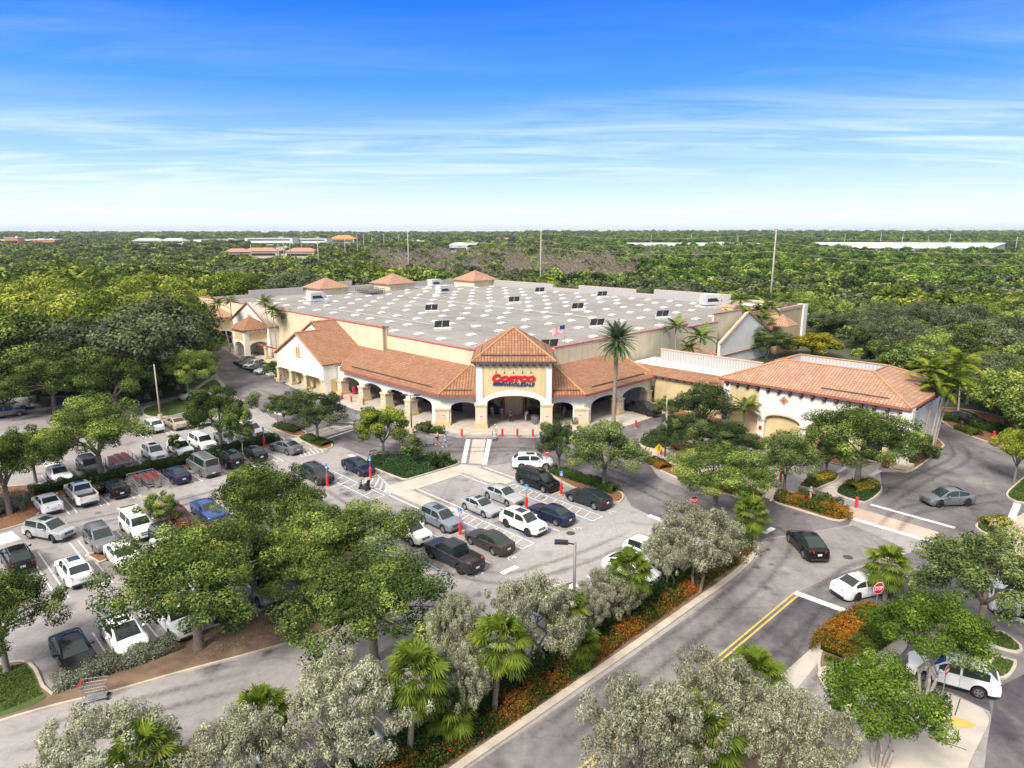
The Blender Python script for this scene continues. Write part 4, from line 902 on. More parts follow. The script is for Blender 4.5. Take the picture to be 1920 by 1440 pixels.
me = MB()
for a, b in spots[100:]:
    for f, mi in zip(SKM.polygons, [p.material_index for p in SKM.polygons]):
        me.mi = mi; Rm = Matrix.Rotation(PI / 4, 3, 'Z'); me.add([Rm @ SKM.vertices[i].co + Vector(ABZ(a, b, RZ)) for i in f.vertices], [tuple(range(len(f.vertices)))])
o = me.build('skylight', [M['skylight'], M['skycurb']], WH); o['kind'] = 'stuff'
for a, b in ((118, 92.9), (94.8, 77), (118.1, 119.1), (97, 118.4), (76.4, 99.1), (112, 147), (133, 144.7), (75.3, 119.4), (66.3, 74.5)):
    mb = MB(); mb.box((0, 0, .2), (3.0, 1.7, .4)); 
    h = mb.build('smoke_vent', M['skycurb'], WH, world=False); h.location = Vector(ABZ(a, b, RZ)) - so; h.rotation_euler = (0, 0, math.radians(20))
    for s in (-1, 1):
        mb = MB(); mb.box((s * .72, .55, 1.0), (1.3, .07, 1.5), 0, (math.radians(24), 0, 0)); mb.build('vent_flap', M['dark'], h, world=False)
    mb = MB(); mb.box((0, .2, .42), (2.8, 1.4, .06)); mb.build('vent_frame', M['skylight'], h, world=False)
def rtu(a, b, s, ang=45):
    mb = MB(); mb.box((0, 0, .25), (4.2 * s, 3.2 * s, .5)); mb.box((0, 0, 1.3 * s + .3), (3.2 * s, 2.2 * s, 1.9 * s)); mb.box((1.5 * s, -.6 * s, 1.6 * s + .3), (.9 * s, 1.1 * s, 1.0 * s), 0, (0, .5, 0))
    h = mb.build('rooftop_unit', M['skycurb'], WH, world=False); h.location = Vector(ABZ(a, b, RZ)) - so; h.rotation_euler = (0, 0, math.radians(ang))
    mb = MB(); mb.box((1.95 * s, -.6 * s, 1.3 * s + .3), (.06, .9 * s, .7 * s)); mb.box((0, -1.12 * s, 1.5 * s), (2.4 * s, .05, .6 * s)); mb.build('grille', M['dark'], h, world=False)
rtu(153.2, 84, 1.15); rtu(147.9, 120.4, 1.1); rtu(170, 135, 1.1); rtu(79.5, 145.5, 1.25, 20)
mb = MB()
for k in range(2):
    a = 164 + k * 5; 
    for t in range(5): mb.beam(ABZ(a + t, 107 + k, RZ + .1), ABZ(a + t, 107 + k, RZ + 1.5), .12, .12, (1, 0, 0)); mb.beam(ABZ(a + t, 112 + k, RZ + .1), ABZ(a + t, 112 + k, RZ + 1.5), .12, .12, (1, 0, 0))
    for z in (.5, 1.0, 1.5): mb.beam(ABZ(a, 107 + k, RZ + z), ABZ(a + 4, 107 + k, RZ + z), .1, .1); mb.beam(ABZ(a, 112 + k, RZ + z), ABZ(a + 4, 112 + k, RZ + z), .1, .1); mb.beam(ABZ(a, 107 + k, RZ + z), ABZ(a, 112 + k, RZ + z), .1, .1)
    x, y = AB(a + 2, 109.5 + k); mb.box((x, y, RZ + .6), (3.4, 4.4, .5), math.radians(45))
mb.build('condenser_rack', M['greypole'], WH)
mb = MB(); 
for k in range(6): x, y = AB(80 + k * 16, 74 + k * 11); mb.box((x, y, RZ + .1), (.3, .3, .2))
for (a0, b0, a1, b1) in ((78, 110, 150, 110), (95, 80, 140, 80)):
    mb.tube([ABZ(a0, b0, RZ + .12), ABZ(a1, b1, RZ + .12)], .05, 5)
mb.build('roof_pipe', M['skycurb'], WH)

# ---- side building with its link wing
SB = empty('side_building', (*AB(31, 90), 0), 0, 'white annex with hipped tile roof and yellow link wing right of the store', 'building')
ops = [(.8, 5.0), (5.8, 10.4), (11.2, 15.8), (16.6, 20.9)]
mb = MB(); arcade(mb, AB(41.8, 82), AB(20, 82), .45, ops, 2.4, 3.35, 7.05)
wall(mb, AB(20, 82.45), AB(20, 98), 0, 7.05, .35); wall(mb, AB(41.8, 98), AB(41.8, 82.45), 0, 7.05, .35); wall(mb, AB(20.35, 98), AB(41.45, 98), 0, 7.05, .35, 1)
mb.box((*AB(19.95, 82.2), 3.5), (1.1, 1.3, 6.9), math.radians(45)); mb.box((*AB(36.4, 81.97), 3.5), (.9, .25, 6.9), math.radians(-45)); mb.box((*AB(41.4, 81.97), 3.5), (.9, .25, 6.9), math.radians(-45))
mb.build('wall', M['white_wall'], SB, uv=True)
mb = MB(); wall(mb, AB(41.0, 82.46), AB(21, 82.46), 0, 3.6, .1); wall(mb, AB(40.9, 81.97), AB(36.9, 81.97), 3.75, 6.35, .02); mb.build('panel', M['yellow_wall'], SB, uv=True)
for o_ in ops: mb = MB(); archring(mb, AB(41.8, 82), AB(20, 82), [o_], 2.4, 3.35, .07, .22, -1); mb.build('arch_moulding', M['stone'], SB, uv=True)
for a in (41.4, 36.4, 31.0, 25.6): x, y = AB(a, 82.1); mb = MB(); mb.box((x, y, 2.4), (1.05, .7, .2), math.radians(-45)); mb.build('capital', M['stone'], SB, uv=True)
mb = MB(); mb.box((*AB(19.9, 81.9), .3), (2.4, 1.5, .6), math.radians(-45)); mb.build('plinth', M['stone'], SB, uv=True)
mb = MB(); mb.box((*AB(36.4, 81.8), 1.3), (.42, .05, .5), math.radians(-45)); mb.build('notice', M['signred'], SB)
c = Vector(ABZ(33.7, 81.985, 5.35)); mb = MB(); mb.extrude([c + Vector((-R2 * s, R2 * s, z)) for s, z in ((0, -.6), (.6, 0), (0, .6), (-.6, 0))], (-.03, -.03, 0)); dm = mb.build('diamond_tile', M['ridge'], SB)
mb = MB(); mb.extrude([c + Vector((-R2 * s, R2 * s, z)) + Vector((-.03, -.03, 0)) for s, z in ((0, -.2), (.2, 0), (0, .2), (-.2, 0))], (-.03, -.03, 0)); mb.build('inlay', M['fascia'], dm)
mb = MB(); mb.box((*AB(23.2, 82.40), 1.3), (2.2, .08, 2.5), math.radians(-45)); mb.build('door', M['glassdoor'], SB)
mb = MB(); mb.box((*AB(19.9, 88.5), 2.2), (1.0, .1, .1), math.radians(45)); mb.box((*AB(19.8, 88.5), 2.5), (.1, .3, .6), math.radians(45)); mb.build('wall_lamp', M['dark'], SB)
e, zt, k = .6, 7.1, .40
zi = zt + 6.0 * k
O = [(20 - e, 82 - e), (41.8 + e, 82 - e), (41.8 + e, 98 + e), (20 - e, 98 + e)]; I = [(20 - e + 6, 82 - e + 6), (41.8 + e - 6, 82 - e + 6), (41.8 + e - 6, 98 + e - 6), (20 - e + 6, 98 + e - 6)]
mb = MB()
for i in range(4):
    j = (i + 1) % 4; mb.slab([ABZ(*O[i], zt), ABZ(*O[j], zt), ABZ(*I[j], zi), ABZ(*I[i], zi)], .18)
rf = mb.build('tile_roof', M['tile_pale'], SB, uv=True)
mb = RidgeSet(); ridges(mb, [(ABZ(*O[i], zt + .05), ABZ(*I[i], zi + .05)) for i in range(4)]); ridges(mb, [(ABZ(*I[i], zi + .05), ABZ(*I[(i + 1) % 4], zi + .05)) for i in range(4)], .11); mb.build('ridge_tiles', M['ridge'], rf)
mb = MB()
for i in range(4):
    j = (i + 1) % 4; mb.beam(ABZ(*O[i], zt - .2), ABZ(*O[j], zt - .2), .12, .2)
mb.build('fascia', M['fascia'], rf)
mb = MB(); mb.beam(ABZ(29.5, 82.4, zt + .55), ABZ(22.0, 82.4, zt + .55), .08, .12); mb.build('gutter_guard', M['bracket'], rf)
mb = MB()
J = [(x + (.15 if x < 31 else -.15), y + (.15 if y < 90 else -.15)) for x, y in I]
for i in range(4):
    j = (i + 1) % 4; mb.poly([ABZ(*J[i], zi - .05), ABZ(*J[j], zi - .05), ABZ(*J[j], zi - 1.6), ABZ(*J[i], zi - 1.6)])
mb.build('roof_screen', M['corr'], SB, uv=True)
mb = MB(); flat_mesh(mb, [AB(*q) for q in J], zi - 1.5); mb.build('flat_roof', M['whiteroof'], SB)
brackets(SB, AB(41.8, 82), AB(20, 82), 6.66, 16, .5, 1.1); brackets(SB, AB(20, 82), AB(20, 98), 6.66, 12, .6, 1.1)
mb = MB(); wall(mb, AB(55.4, 86.3), AB(42.2, 86.3), 0, 4.35, .35); mb.build('link_wall', M['yellow_wall'], SB, uv=True)
mb = MB(); wall(mb, AB(55.4, 86.27), AB(42.2, 86.27), 4.35, 5.0, .35); wall(mb, AB(60, 88.4), AB(42.2, 88.4), 5.2, 5.75, .3); mb.build('link_band', M['white_wall'], SB, uv=True)
mb = MB(); mb.slab([ABZ(58, 85.6, 4.85), ABZ(42.0, 85.6, 4.85), ABZ(42.0, 88.3, 5.75), ABZ(60.5, 88.3, 5.75)], .15); mb.build('link_roof', M['tile'], SB, uv=True)
mb = MB(); flat_mesh(mb, gab((62, 88.6), (42, 88.6), (42, 96), (62, 96)), 5.45); mb.build('flat_roof', M['whiteroof'], SB)
mb = MB(); wall(mb, AB(59.5, 94.0), AB(42.2, 94.0), 5.2, 7.3, .25); mb.build('roof_screen', M['corr'], SB, uv=True)
mb = MB(); mb.beam(ABZ(59.6, 94.1, 7.35), ABZ(42.2, 94.1, 7.35), .4, .14); mb.build('screen_cap', M['pinkcap'], SB)
for a, b in ((51, 90.6), (44.5, 90)): mb = MB(); mb.box(ABZ(a, b, 5.6), (2.2, 1.5, .3), math.radians(-45)); mb.build('roof_hatch', M['skylight'], SB)
brackets(SB, AB(55.6, 86.27), AB(42.6, 86.27), 4.75, 11, .4, .75)
# ------------------------------------------------------------------ vehicles
def interp(tab, x):
    if x <= tab[0][0]: return tab[0][1]
    for (x0, y0), (x1, y1) in zip(tab, tab[1:]):
        if x <= x1:
            t = (x - x0) / (x1 - x0); return y0 + (y1 - y0) * t
    return tab[-1][1]
KINDS = {
 # s runs from the front bumper to the tail: deck = bonnet, waistline and boot; top = roof line (None outside the cabin)
 'sedan': dict(L=4.75, W=1.82, wb=(.92, 3.68), R=.33, gc=.20, deck=[(0, .62), (.12, .74), (.5, .84), (1.25, .93), (1.6, .95), (3.6, .99), (4.0, 1.02), (4.55, 1.0), (4.68, .95), (4.75, .80)],
               top=[(1.25, 0), (2.05, .42), (2.45, .47), (3.0, .48), (3.45, .40), (4.15, .02), (4.2, 0)], cab=(1.25, 4.2), ws=(1.25, 2.08), rw=(3.36, 4.2), pill=(2.78, 2.90), side=(1.72, 3.78)),
 'coupe': dict(L=4.6, W=1.78, wb=(.92, 3.55), R=.32, gc=.19, deck=[(0, .58), (.12, .70), (.5, .79), (1.3, .89), (1.6, .91), (3.6, .95), (4.0, .97), (4.45, .95), (4.55, .90), (4.6, .75)],
               top=[(1.3, 0), (2.05, .38), (2.5, .43), (2.95, .42), (3.3, .35), (3.95, .02), (4.0, 0)], cab=(1.3, 4.0), ws=(1.3, 2.08), rw=(3.22, 4.0), pill=(2.95, 3.05), side=(1.78, 3.5)),
 'fastback': dict(L=4.75, W=1.92, wb=(.9, 3.79), R=.36, gc=.19, deck=[(0, .60), (.12, .76), (.5, .86), (1.1, .95), (1.6, .99), (3.6, 1.04), (4.1, 1.08), (4.6, 1.08), (4.7, 1.0), (4.75, .8)],
               top=[(1.0, 0), (1.95, .50), (2.45, .60), (3.0, .58), (3.6, .42), (4.4, .06), (4.5, 0)], cab=(1.0, 4.5), ws=(1.0, 2.0), rw=(3.1, 4.45), pill=(2.85, 2.95), side=(1.6, 3.95)),
 'suv': dict(L=4.65, W=1.86, wb=(.90, 3.60), R=.36, gc=.24, deck=[(0, .70), (.10, .88), (.4, .98), (1.15, 1.06), (1.5, 1.08), (3.6, 1.12), (4.3, 1.14), (4.55, 1.10), (4.62, .98), (4.65, .8)],
               top=[(1.15, 0), (1.85, .50), (2.2, .57), (3.4, .57), (4.0, .50), (4.45, .08), (4.5, 0)], cab=(1.15, 4.5), ws=(1.15, 1.90), rw=(3.95, 4.47), pill=(2.62, 2.74), side=(1.58, 4.05), clad=True),
 'big_suv': dict(L=4.95, W=1.95, wb=(.95, 3.85), R=.39, gc=.26, deck=[(0, .78), (.08, .98), (.35, 1.06), (1.2, 1.14), (1.5, 1.16), (4.4, 1.18), (4.85, 1.16), (4.92, 1.0), (4.95, .8)],
               top=[(1.2, 0), (1.75, .52), (2.1, .60), (4.3, .60), (4.6, .50), (4.82, .08), (4.85, 0)], cab=(1.2, 4.85), ws=(1.2, 1.80), rw=(4.42, 4.83), pill=(2.68, 2.80), side=(1.55, 4.45), clad=True),
 'minivan': dict(L=5.1, W=1.98, wb=(.95, 3.95), R=.34, gc=.2, deck=[(0, .62), (.12, .80), (.5, .93), (.95, 1.02), (1.4, 1.06), (4.5, 1.10), (4.95, 1.08), (5.06, .98), (5.1, .8)],
               top=[(.85, 0), (1.75, .58), (2.2, .68), (4.2, .68), (4.75, .58), (5.0, .08), (5.02, 0)], cab=(.85, 5.02), ws=(.85, 1.82), rw=(4.68, 5.0), pill=(2.7, 2.82), side=(1.5, 4.72)),
 'cargo_van': dict(L=5.6, W=2.0, wb=(.85, 4.3), R=.38, gc=.25, deck=[(0, .75), (.08, 1.0), (.4, 1.12), (.85, 1.20), (1.2, 1.24), (5.4, 1.28), (5.54, 1.25), (5.58, 1.1), (5.6, .8)],
               top=[(.75, 0), (1.35, .62), (1.65, .80), (5.2, .82), (5.42, .76), (5.5, .1), (5.52, 0)], cab=(.75, 5.52), ws=(.75, 1.42), rw=(5.36, 5.50), pill=(2.35, 2.5), side=(1.2, 5.1)),
 'pickup': dict(L=5.7, W=1.98, wb=(.98, 4.6), R=.41, gc=.32, deck=[(0, .85), (.08, 1.06), (.4, 1.16), (1.4, 1.22), (1.7, 1.22), (3.75, 1.22), (5.55, 1.22), (5.66, 1.20), (5.7, .9)],
               top=[(1.35, 0), (1.95, .50), (2.25, .60), (3.3, .60), (3.55, .55), (3.72, .05), (3.76, -.52), (5.52, -.52), (5.56, 0)], cab=(1.35, 3.74), ws=(1.35, 2.0), rw=(3.50, 3.74), pill=(2.72, 2.84), side=(1.7, 3.5), bed=(3.76, 5.56), clad=True),
}
def car_meshes(kind):
    K = KINDS[kind]; L, Wd, R = K['L'], K['W'] / 2, K['R']; wf, wr_ = K['wb']; RA = R + .07
    xs = set(round(i * L / 44, 3) for i in range(45))
    for t in (K['deck'], K['top']): xs |= {round(q[0], 3) for q in t}
    for w in (wf, wr_): xs |= {round(w + RA * math.cos(PI * k / 10), 3) for k in range(11)} | {round(w - RA - .02, 3), round(w + RA + .02, 3)}
    xs |= {round(q, 3) for q in (*K['pill'], *K['side'], K['ws'][1], K['rw'][0])} | {.03, L - .03}
    xs = sorted(x for x in xs if 0 <= x <= L)
    xs = [x for i, x in enumerate(xs) if i == 0 or x - xs[i - 1] > .012]
    hmax = max(q[1] for q in K['top']); ring = []
    for x in xs:
        e = min(x, L - x); f = min(1, e / .55); plan = 1 - .20 * (1 - f) ** 2.2; hw = Wd * plan
        zb = K['gc'] + .10 * (1 - min(1, e / .35)); arch = False
        for w in (wf, wr_):
            if abs(x - w) < RA: zb = max(zb, R + math.sqrt(RA * RA - (x - w) ** 2)); arch = True
        zd = interp(K['deck'], x); zd = max(zd, zb + .12); h = interp(K['top'], x) if K['cab'][0] <= x <= (K.get('bed', K['cab'])[1]) else 0
        rd = lambda q: min(zd, q)
        zlow = max(zb + .06, min(K['gc'] + .16, zd - .1)); zmid = max(zlow + .03, zb + .07, K['gc'] + .36 * (zd - K['gc']) + .1)
        zmid = min(zmid, zd - .06); zlow = min(zlow, zmid - .01)
        pts = [(0, zb), (hw - .07, zb), (hw - .01, zlow), (hw + .012, zmid), (hw - .025, zd - .045), (hw - .11, zd)]
        if h >= 0:
            t = min(1, h / hmax) if hmax else 0; wg = hw - .13; wt = .735 * Wd * (1 - .25 * max(0, (x - 3.4) / 3.0) if kind in ('fastback', 'sedan', 'coupe') else 1)
            y7 = wg + (wt - wg) * t; cr = .018 if h < .02 else .03
            pts += [(wg, zd + .004), (y7, zd + .004 + max(0, h - .07 * t)), (y7 * .86, zd + .01 + h), (0, zd + .01 + h + cr)]
        else:
            wg = hw - .17; pts += [(wg, zd), (wg - .005, zd + h + .01), (wg * .5, zd + h), (0, zd + h)]
        ring.append((x, pts, h))
    body, dark, ws, rw, s1, s2 = MB(), MB(), MB(), MB(), MB(), MB()
    bedm = K.get('bed')
    def quad(t, i, k, sg):
        (xa, pa, _), (xb, pb, _) = ring[i], ring[i + 1]
        q = [(L / 2 - xa, sg * pa[k][0], pa[k][1]), (L / 2 - xb, sg * pb[k][0], pb[k][1]), (L / 2 - xb, sg * pb[k + 1][0], pb[k + 1][1]), (L / 2 - xa, sg * pa[k + 1][0], pa[k + 1][1])]
        d1 = Vector(q[2]) - Vector(q[0]); d2 = Vector(q[3]) - Vector(q[1])
        if d1.cross(d2).length < 1e-5: return
        if sg > 0: q = q[::-1]
        uniq = []
        for p in q:
            if all((Vector(p) - Vector(u)).length > 1e-4 for u in uniq): uniq.append(p)
        if len(uniq) >= 3: t.poly(uniq)
    for i in range(len(ring) - 1):
        xa, xb = ring[i][0], ring[i + 1][0]; xm = (xa + xb) / 2; hm = (ring[i][2] + ring[i + 1][2]) / 2
        for sg in (1, -1):
            for k in range(9):
                t = body
                if k == 0: t = dark
                elif k == 1 and K.get('clad'): t = dark
                elif k == 6 and hm > .2 and K['side'][0] < xm < K['side'][1] and not (K['pill'][0] < xm < K['pill'][1]): t = s1 if sg > 0 else s2
                elif k == 8 and K['ws'][0] < xm < K['ws'][1] and hm > .04 * hmax: t = ws
                elif k == 8 and K['rw'][0] < xm < K['rw'][1] and hm > .08: t = rw
                elif bedm and bedm[0] - .02 <= xm <= bedm[1] and k >= 6: t = dark
                quad(t, i, k, sg)
    for i in (0, -1):
        x, pts, _ = ring[i]; loop = [(L / 2 - x, p[0], p[1]) for p in pts] + [(L / 2 - x, -p[0], p[1]) for p in reversed(pts[1:-1])]
        u = []
        for p in loop:
            if all((Vector(p) - Vector(q)).length > 2e-3 for q in u): u.append(p)
        body.poly(u if i == 0 else u[::-1])
    def weld(mb, nm, mats):
        me = mb.mesh(nm, mats, smooth=True); bm = bmesh.new(); bm.from_mesh(me); bmesh.ops.remove_doubles(bm, verts=bm.verts, dist=.002); bmesh.ops.recalc_face_normals(bm, faces=bm.faces) if nm == 'body' else None
        bm.to_mesh(me); bm.free()
        try: me.set_sharp_from_angle(angle=math.radians(38))
        except Exception: pass
        return me
    D = dict(K=K)
    D['body'] = weld(body, 'body', M['white']); D['under'] = weld(dark, 'underbody', M['trim'])
    D['windscreen'] = weld(ws, 'windscreen', M['glass']); D['rear_window'] = weld(rw, 'rear_window', M['glass']); D['side_window'] = [weld(s1, 'side_window', M['glass']), weld(s2, 'side_window', M['glass'])]
    # small parts
    zf = interp(K['deck'], .1); zr = interp(K['deck'], L - .12); fx, rx = L / 2, -L / 2; gc = K['gc']
    big = kind in ('pickup', 'cargo_van', 'big_suv')
    def part(fn): mb = MB(); fn(mb); return mb
    def lamp(sg, front):
        mb = MB()
        if front:
            y0, y1 = sg * Wd * .46, sg * Wd * .80; z0 = zf - (.20 if not big else .24); z1 = zf - .05
            mb.add([(fx + .02 - .02, y0, z0), (fx - .17, y1, z0 + .03), (fx - .30, y1 * 1.11, z1 + .03), (fx - .06, y0, z1), (fx - .3, y0, z0), (fx - .42, y1, z0 + .02), (fx - .42, y1, z1 + .02), (fx - .3, y0, z1)],
                   [(0, 1, 2, 3), (3, 2, 6, 7), (0, 4, 5, 1), (1, 5, 6, 2), (0, 3, 7, 4)])
        else:
            y0, y1 = sg * Wd * .44, sg * Wd * .83; z1 = zr + .0; z0 = zr - .20
            if kind in ('suv', 'big_suv', 'minivan', 'cargo_van', 'pickup'): y0 = sg * Wd * .62; z0 = zr - .36
            mb.add([(rx - .015, y0, z0), (rx + .12, y1, z0), (rx + .14, y1 * 1.05, z1 + .0), (rx + .03, y0, z1 - .02), (rx + .3, y0, z0), (rx + .42, y1 * 1.06, z0 + .04), (rx + .42, y1 * 1.06, z1), (rx + .3, y0, z1)],
                   [(0, 1, 2, 3), (3, 2, 6, 7), (0, 4, 5, 1), (1, 5, 6, 2), (0, 3, 7, 4)])
        return mb
    D['headlight'] = [lamp(s, True).mesh('headlight', M['lamp_clear']) for s in (1, -1)]
    D['taillight'] = [lamp(s, False).mesh('taillight', M['lamp_red']) for s in (1, -1)]
    mb = MB(); gh = .16 if not big else .30
    mb.add([(fx + .012, -Wd * .42, zf - .14 - gh * .6), (fx + .012, Wd * .42, zf - .14 - gh * .6), (fx - .02, Wd * .45, zf - .06), (fx - .02, -Wd * .45, zf - .06), (fx - .2, -Wd * .42, zf - .14 - gh * .6), (fx - .2, Wd * .42, zf - .14 - gh * .6), (fx - .2, Wd * .45, zf - .06), (fx - .2, -Wd * .45, zf - .06)], [(0, 1, 2, 3), (3, 2, 6, 7), (0, 4, 5, 1), (0, 3, 7, 4), (1, 5, 6, 2)])
    mb.box((fx - .03, 0, gc + .14), (.12, Wd * 1.35, .14))
    D['grille'] = mb.mesh('grille', M['trim'])
    mb = MB(); mb.box((rx + .03, 0, gc + .16), (.12, Wd * 1.45, .16 if not big else .2)); mb.box((rx + .1, Wd * .5, gc + .02), (.2, .1, .07)); mb.box((rx + .1, -Wd * .5, gc + .02), (.2, .1, .07)); D['bumper'] = mb.mesh('bumper', M['trim'])
    mb = MB(); mb.box((rx - .005, 0, zr - .30 if not big else gc + .34), (.03, .34, .16)); D['plate'] = mb.mesh('licence_plate', M['plate'])
    xm = L / 2 - K['side'][0] - .08; zm = interp(K['deck'], K['side'][0]) + .06
    D['mirror'] = []
    for s in (1, -1):
        mb = MB(); mb.beam((xm, s * (Wd - .14), zm), (xm - .02, s * (Wd + .02), zm + .03), .06, .05); mb.ball((xm - .02, s * (Wd + .10), zm + .05), .11, 8, 6, .8); D['mirror'].append(mb.mesh('mirror', M['trim'], smooth=True))
    # wheel: tyre + rim, axle along y
    mb = MB(); prof = [(R * .66, -.11), (R * .93, -.115), (R, -.08), (R, .08), (R * .93, .115), (R * .66, .11)]; n = 24
    for i, (r, y) in enumerate(prof):
        for k in range(n): t = 2 * PI * k / n; mb.v.append((r * math.cos(t), y, r * math.sin(t)))
    for i in range(len(prof) - 1):
        for k in range(n): mb.f.append([i * n + k, (i + 1) * n + k, (i + 1) * n + (k + 1) % n, i * n + (k + 1) % n]); mb.m.append(0)
    D['tyre'] = mb.mesh('tyre', M['tyre'], smooth=True)
    mb = MB()
    for k in range(5):
        t = 2 * PI * k / 5; 
        for sg in (-1, 1): mb.beam((0, sg * .085, 0), (R * .64 * math.cos(t), sg * .098, R * .64 * math.sin(t)), R * .24, .03, (0, 1, 0))
    n = 20
    for sg in (-1, 1):
        b = len(mb.v)
        for r in (R * .56, R * .69):
            for k in range(n): t = 2 * PI * k / n; mb.v.append((r * math.cos(t), sg * .105, r * math.sin(t)))
        for k in range(n): f = [b + k, b + n + k, b + n + (k + 1) % n, b + (k + 1) % n]; mb.f.append(f if sg < 0 else f[::-1]); mb.m.append(0)
    mb.tube([(0, -.1, 0), (0, .1, 0)], .07, 10); D['rim'] = mb.mesh('rim', M['rim'])
    mb = MB(); mb.tube([(0, -.07, 0), (0, .07, 0)], R * .62, 20); D['disc'] = mb.mesh('brake_disc', M['trim'])
    # roof extras
    x0, x1 = L / 2 - K['ws'][1] - .18, L / 2 - K['rw'][0] + .12; zt = max(interp(K['deck'], x) + interp(K['top'], x) for x in [K['ws'][1] + .2 * k for k in range(8)]); 
    mb = MB()
    xs2 = [K['ws'][1] + .22, K['ws'][1] + .22 + .42 * (K['rw'][0] - K['ws'][1])]
    for (xa, pa, ha), (xb, pb, hb) in zip(ring, ring[1:]):
        if xa >= xs2[0] - .01 and xb <= xs2[1] + .12:
            for sg in (1, -1):
                q = [(L / 2 - x_, sg * f_ * p_[8][0], p_[8][1] * f_ + p_[9][1] * (1 - f_) + .012) for x_, p_, f_ in ((xa, pa, .0), (xb, pb, .0), (xb, pb, .66), (xa, pa, .66))]; mb.poly(q if sg < 0 else q[::-1])
    D['sunroof'] = mb.mesh('sunroof', M['glass'])
    D['rail'] = []
    for s in (1, -1):
        mb = MB(); zs_ = lambda x: interp(K['deck'], x) + interp(K['top'], x)
        pts = [K['ws'][1] + .1, K['ws'][1] + .3, (K['ws'][1] + K['rw'][0]) / 2, K['rw'][0] - .3, K['rw'][0] - .1]
        mb.tube([(L / 2 - x, s * Wd * .62, zs_(x) + (.02 if i in (0, 4) else .065)) for i, x in enumerate(pts)], .022, 6); D['rail'].append(mb.mesh('roof_rail', M['rim']))
    mb = MB()   # door seams and handles as fine dark joints
    def seam(x):
        i = min(range(len(ring)), key=lambda q: abs(ring[q][0] - x)); pts = ring[i][1]
        for s in (1, -1): mb.tube([(L / 2 - ring[i][0], s * (pts[k][0] + .002), pts[k][1]) for k in (2, 3, 4, 5)], .008, 4)
    for x in (K['side'][0] - .02, sum(K['pill']) / 2, (K['side'][1] - .1 if kind != 'pickup' else 3.55)):
        if all(abs(x - w) > RA + .03 for w in K['wb']): seam(x)
    D['seam'] = mb.mesh('door_seam', M['trim'])
    return D
CARM = {}
PAINT = {
 'white': mat('white_car_paint', (.80, .80, .79), .28, var=.03, coat=.5, spec=.35), 'pearl': mat('pearl_car_paint', (.74, .72, .67), .28, var=.03, coat=.5, spec=.35),
 'silver': mat('silver_car_paint', (.52, .53, .54), .30, metal=.55, var=.03, coat=.5, spec=.35), 'grey': mat('grey_car_paint', (.20, .205, .215), .3, metal=.5, var=.03, coat=.5, spec=.35),
 'bluegrey': mat('blue_grey_car_paint', (.27, .31, .36), .3, metal=.5, var=.03, coat=.5, spec=.35), 'dark': mat('charcoal_car_paint', (.024, .026, .029), .25, metal=0, var=.03, coat=.22, spec=.25),
 'black': mat('black_car_paint', (.008, .008, .009), .2, var=.03, coat=.22, spec=.25), 'navy': mat('navy_car_paint', (.012, .017, .050), .22, metal=0, var=.03, coat=.22, spec=.25),
 'blue': mat('blue_car_paint', (.03, .075, .26), .25, metal=.2, var=.03, coat=.6, spec=.3), 'red': mat('red_car_paint', (.25, .015, .025), .25, metal=.1, var=.03, coat=.6, spec=.3),
 'brown': mat('brown_car_paint', (.042, .034, .033), .25, metal=0, var=.03, coat=.22, spec=.25), 'beige': mat('beige_car_paint', (.52, .44, .32), .3, metal=.4, var=.03, coat=.5, spec=.35),
 'taupe': mat('taupe_car_paint', (.27, .255, .245), .32, metal=.5, var=.03, coat=.7)}
CAT = {'sedan': 'car', 'coupe': 'car', 'fastback': 'car', 'suv': 'suv', 'big_suv': 'suv', 'minivan': 'minivan', 'cargo_van': 'van', 'pickup': 'pickup truck'}
NAME = {'sedan': 'sedan_car', 'coupe': 'coupe_car', 'fastback': 'fastback_car', 'suv': 'suv_car', 'big_suv': 'large_suv', 'minivan': 'minivan', 'cargo_van': 'panel_van', 'pickup': 'pickup_truck'}
def car(kind, paint, xy, heading, label, sunroof=False, rails=None, steer=0.0, darkrim=False, s=1.0, extra=None):
    if kind not in CARM: CARM[kind] = car_meshes(kind)
    D = CARM[kind]; K = D['K']; L, Wd, R = K['L'], K['W'] / 2, K['R']
    r = empty(NAME[kind], (xy[0], xy[1], .012), math.radians(heading), label, CAT[kind], 'cars at the store'); r.scale = (s, s, s)
    def own(me, m=None, p=r, nm=None):
        o = link(nm or me.name.split('.')[0], me, p)
        if m is not None: o.material_slots[0].link = 'OBJECT'; o.material_slots[0].material = m
        return o
    own(D['body'], PAINT[paint]); own(D['under']); own(D['windscreen']); own(D['rear_window'])
    for k in (0, 1):
        own(D['side_window'][k]); own(D['headlight'][k]); own(D['taillight'][k]); own(D['mirror'][k], PAINT[paint])
    own(D['grille']); own(D['bumper']); own(D['plate']); own(D['seam'])
    if sunroof: own(D['sunroof'])
    if rails is None: rails = kind in ('suv', 'big_suv')
    if rails:
        for k in (0, 1): own(D['rail'][k])
    for i, w in enumerate(K['wb']):
        for sg in (1, -1):
            h = own(D['disc'], nm='wheel'); h.location = (L / 2 - w, sg * (Wd - .12), R); h.rotation_euler = (0, rng.uniform(0, 6), steer if i == 0 else 0); h.rotation_mode = 'YXZ'
            own(D['tyre'], p=h); own(D['rim'], M['rim_dark'] if darkrim else None, p=h)
    return r
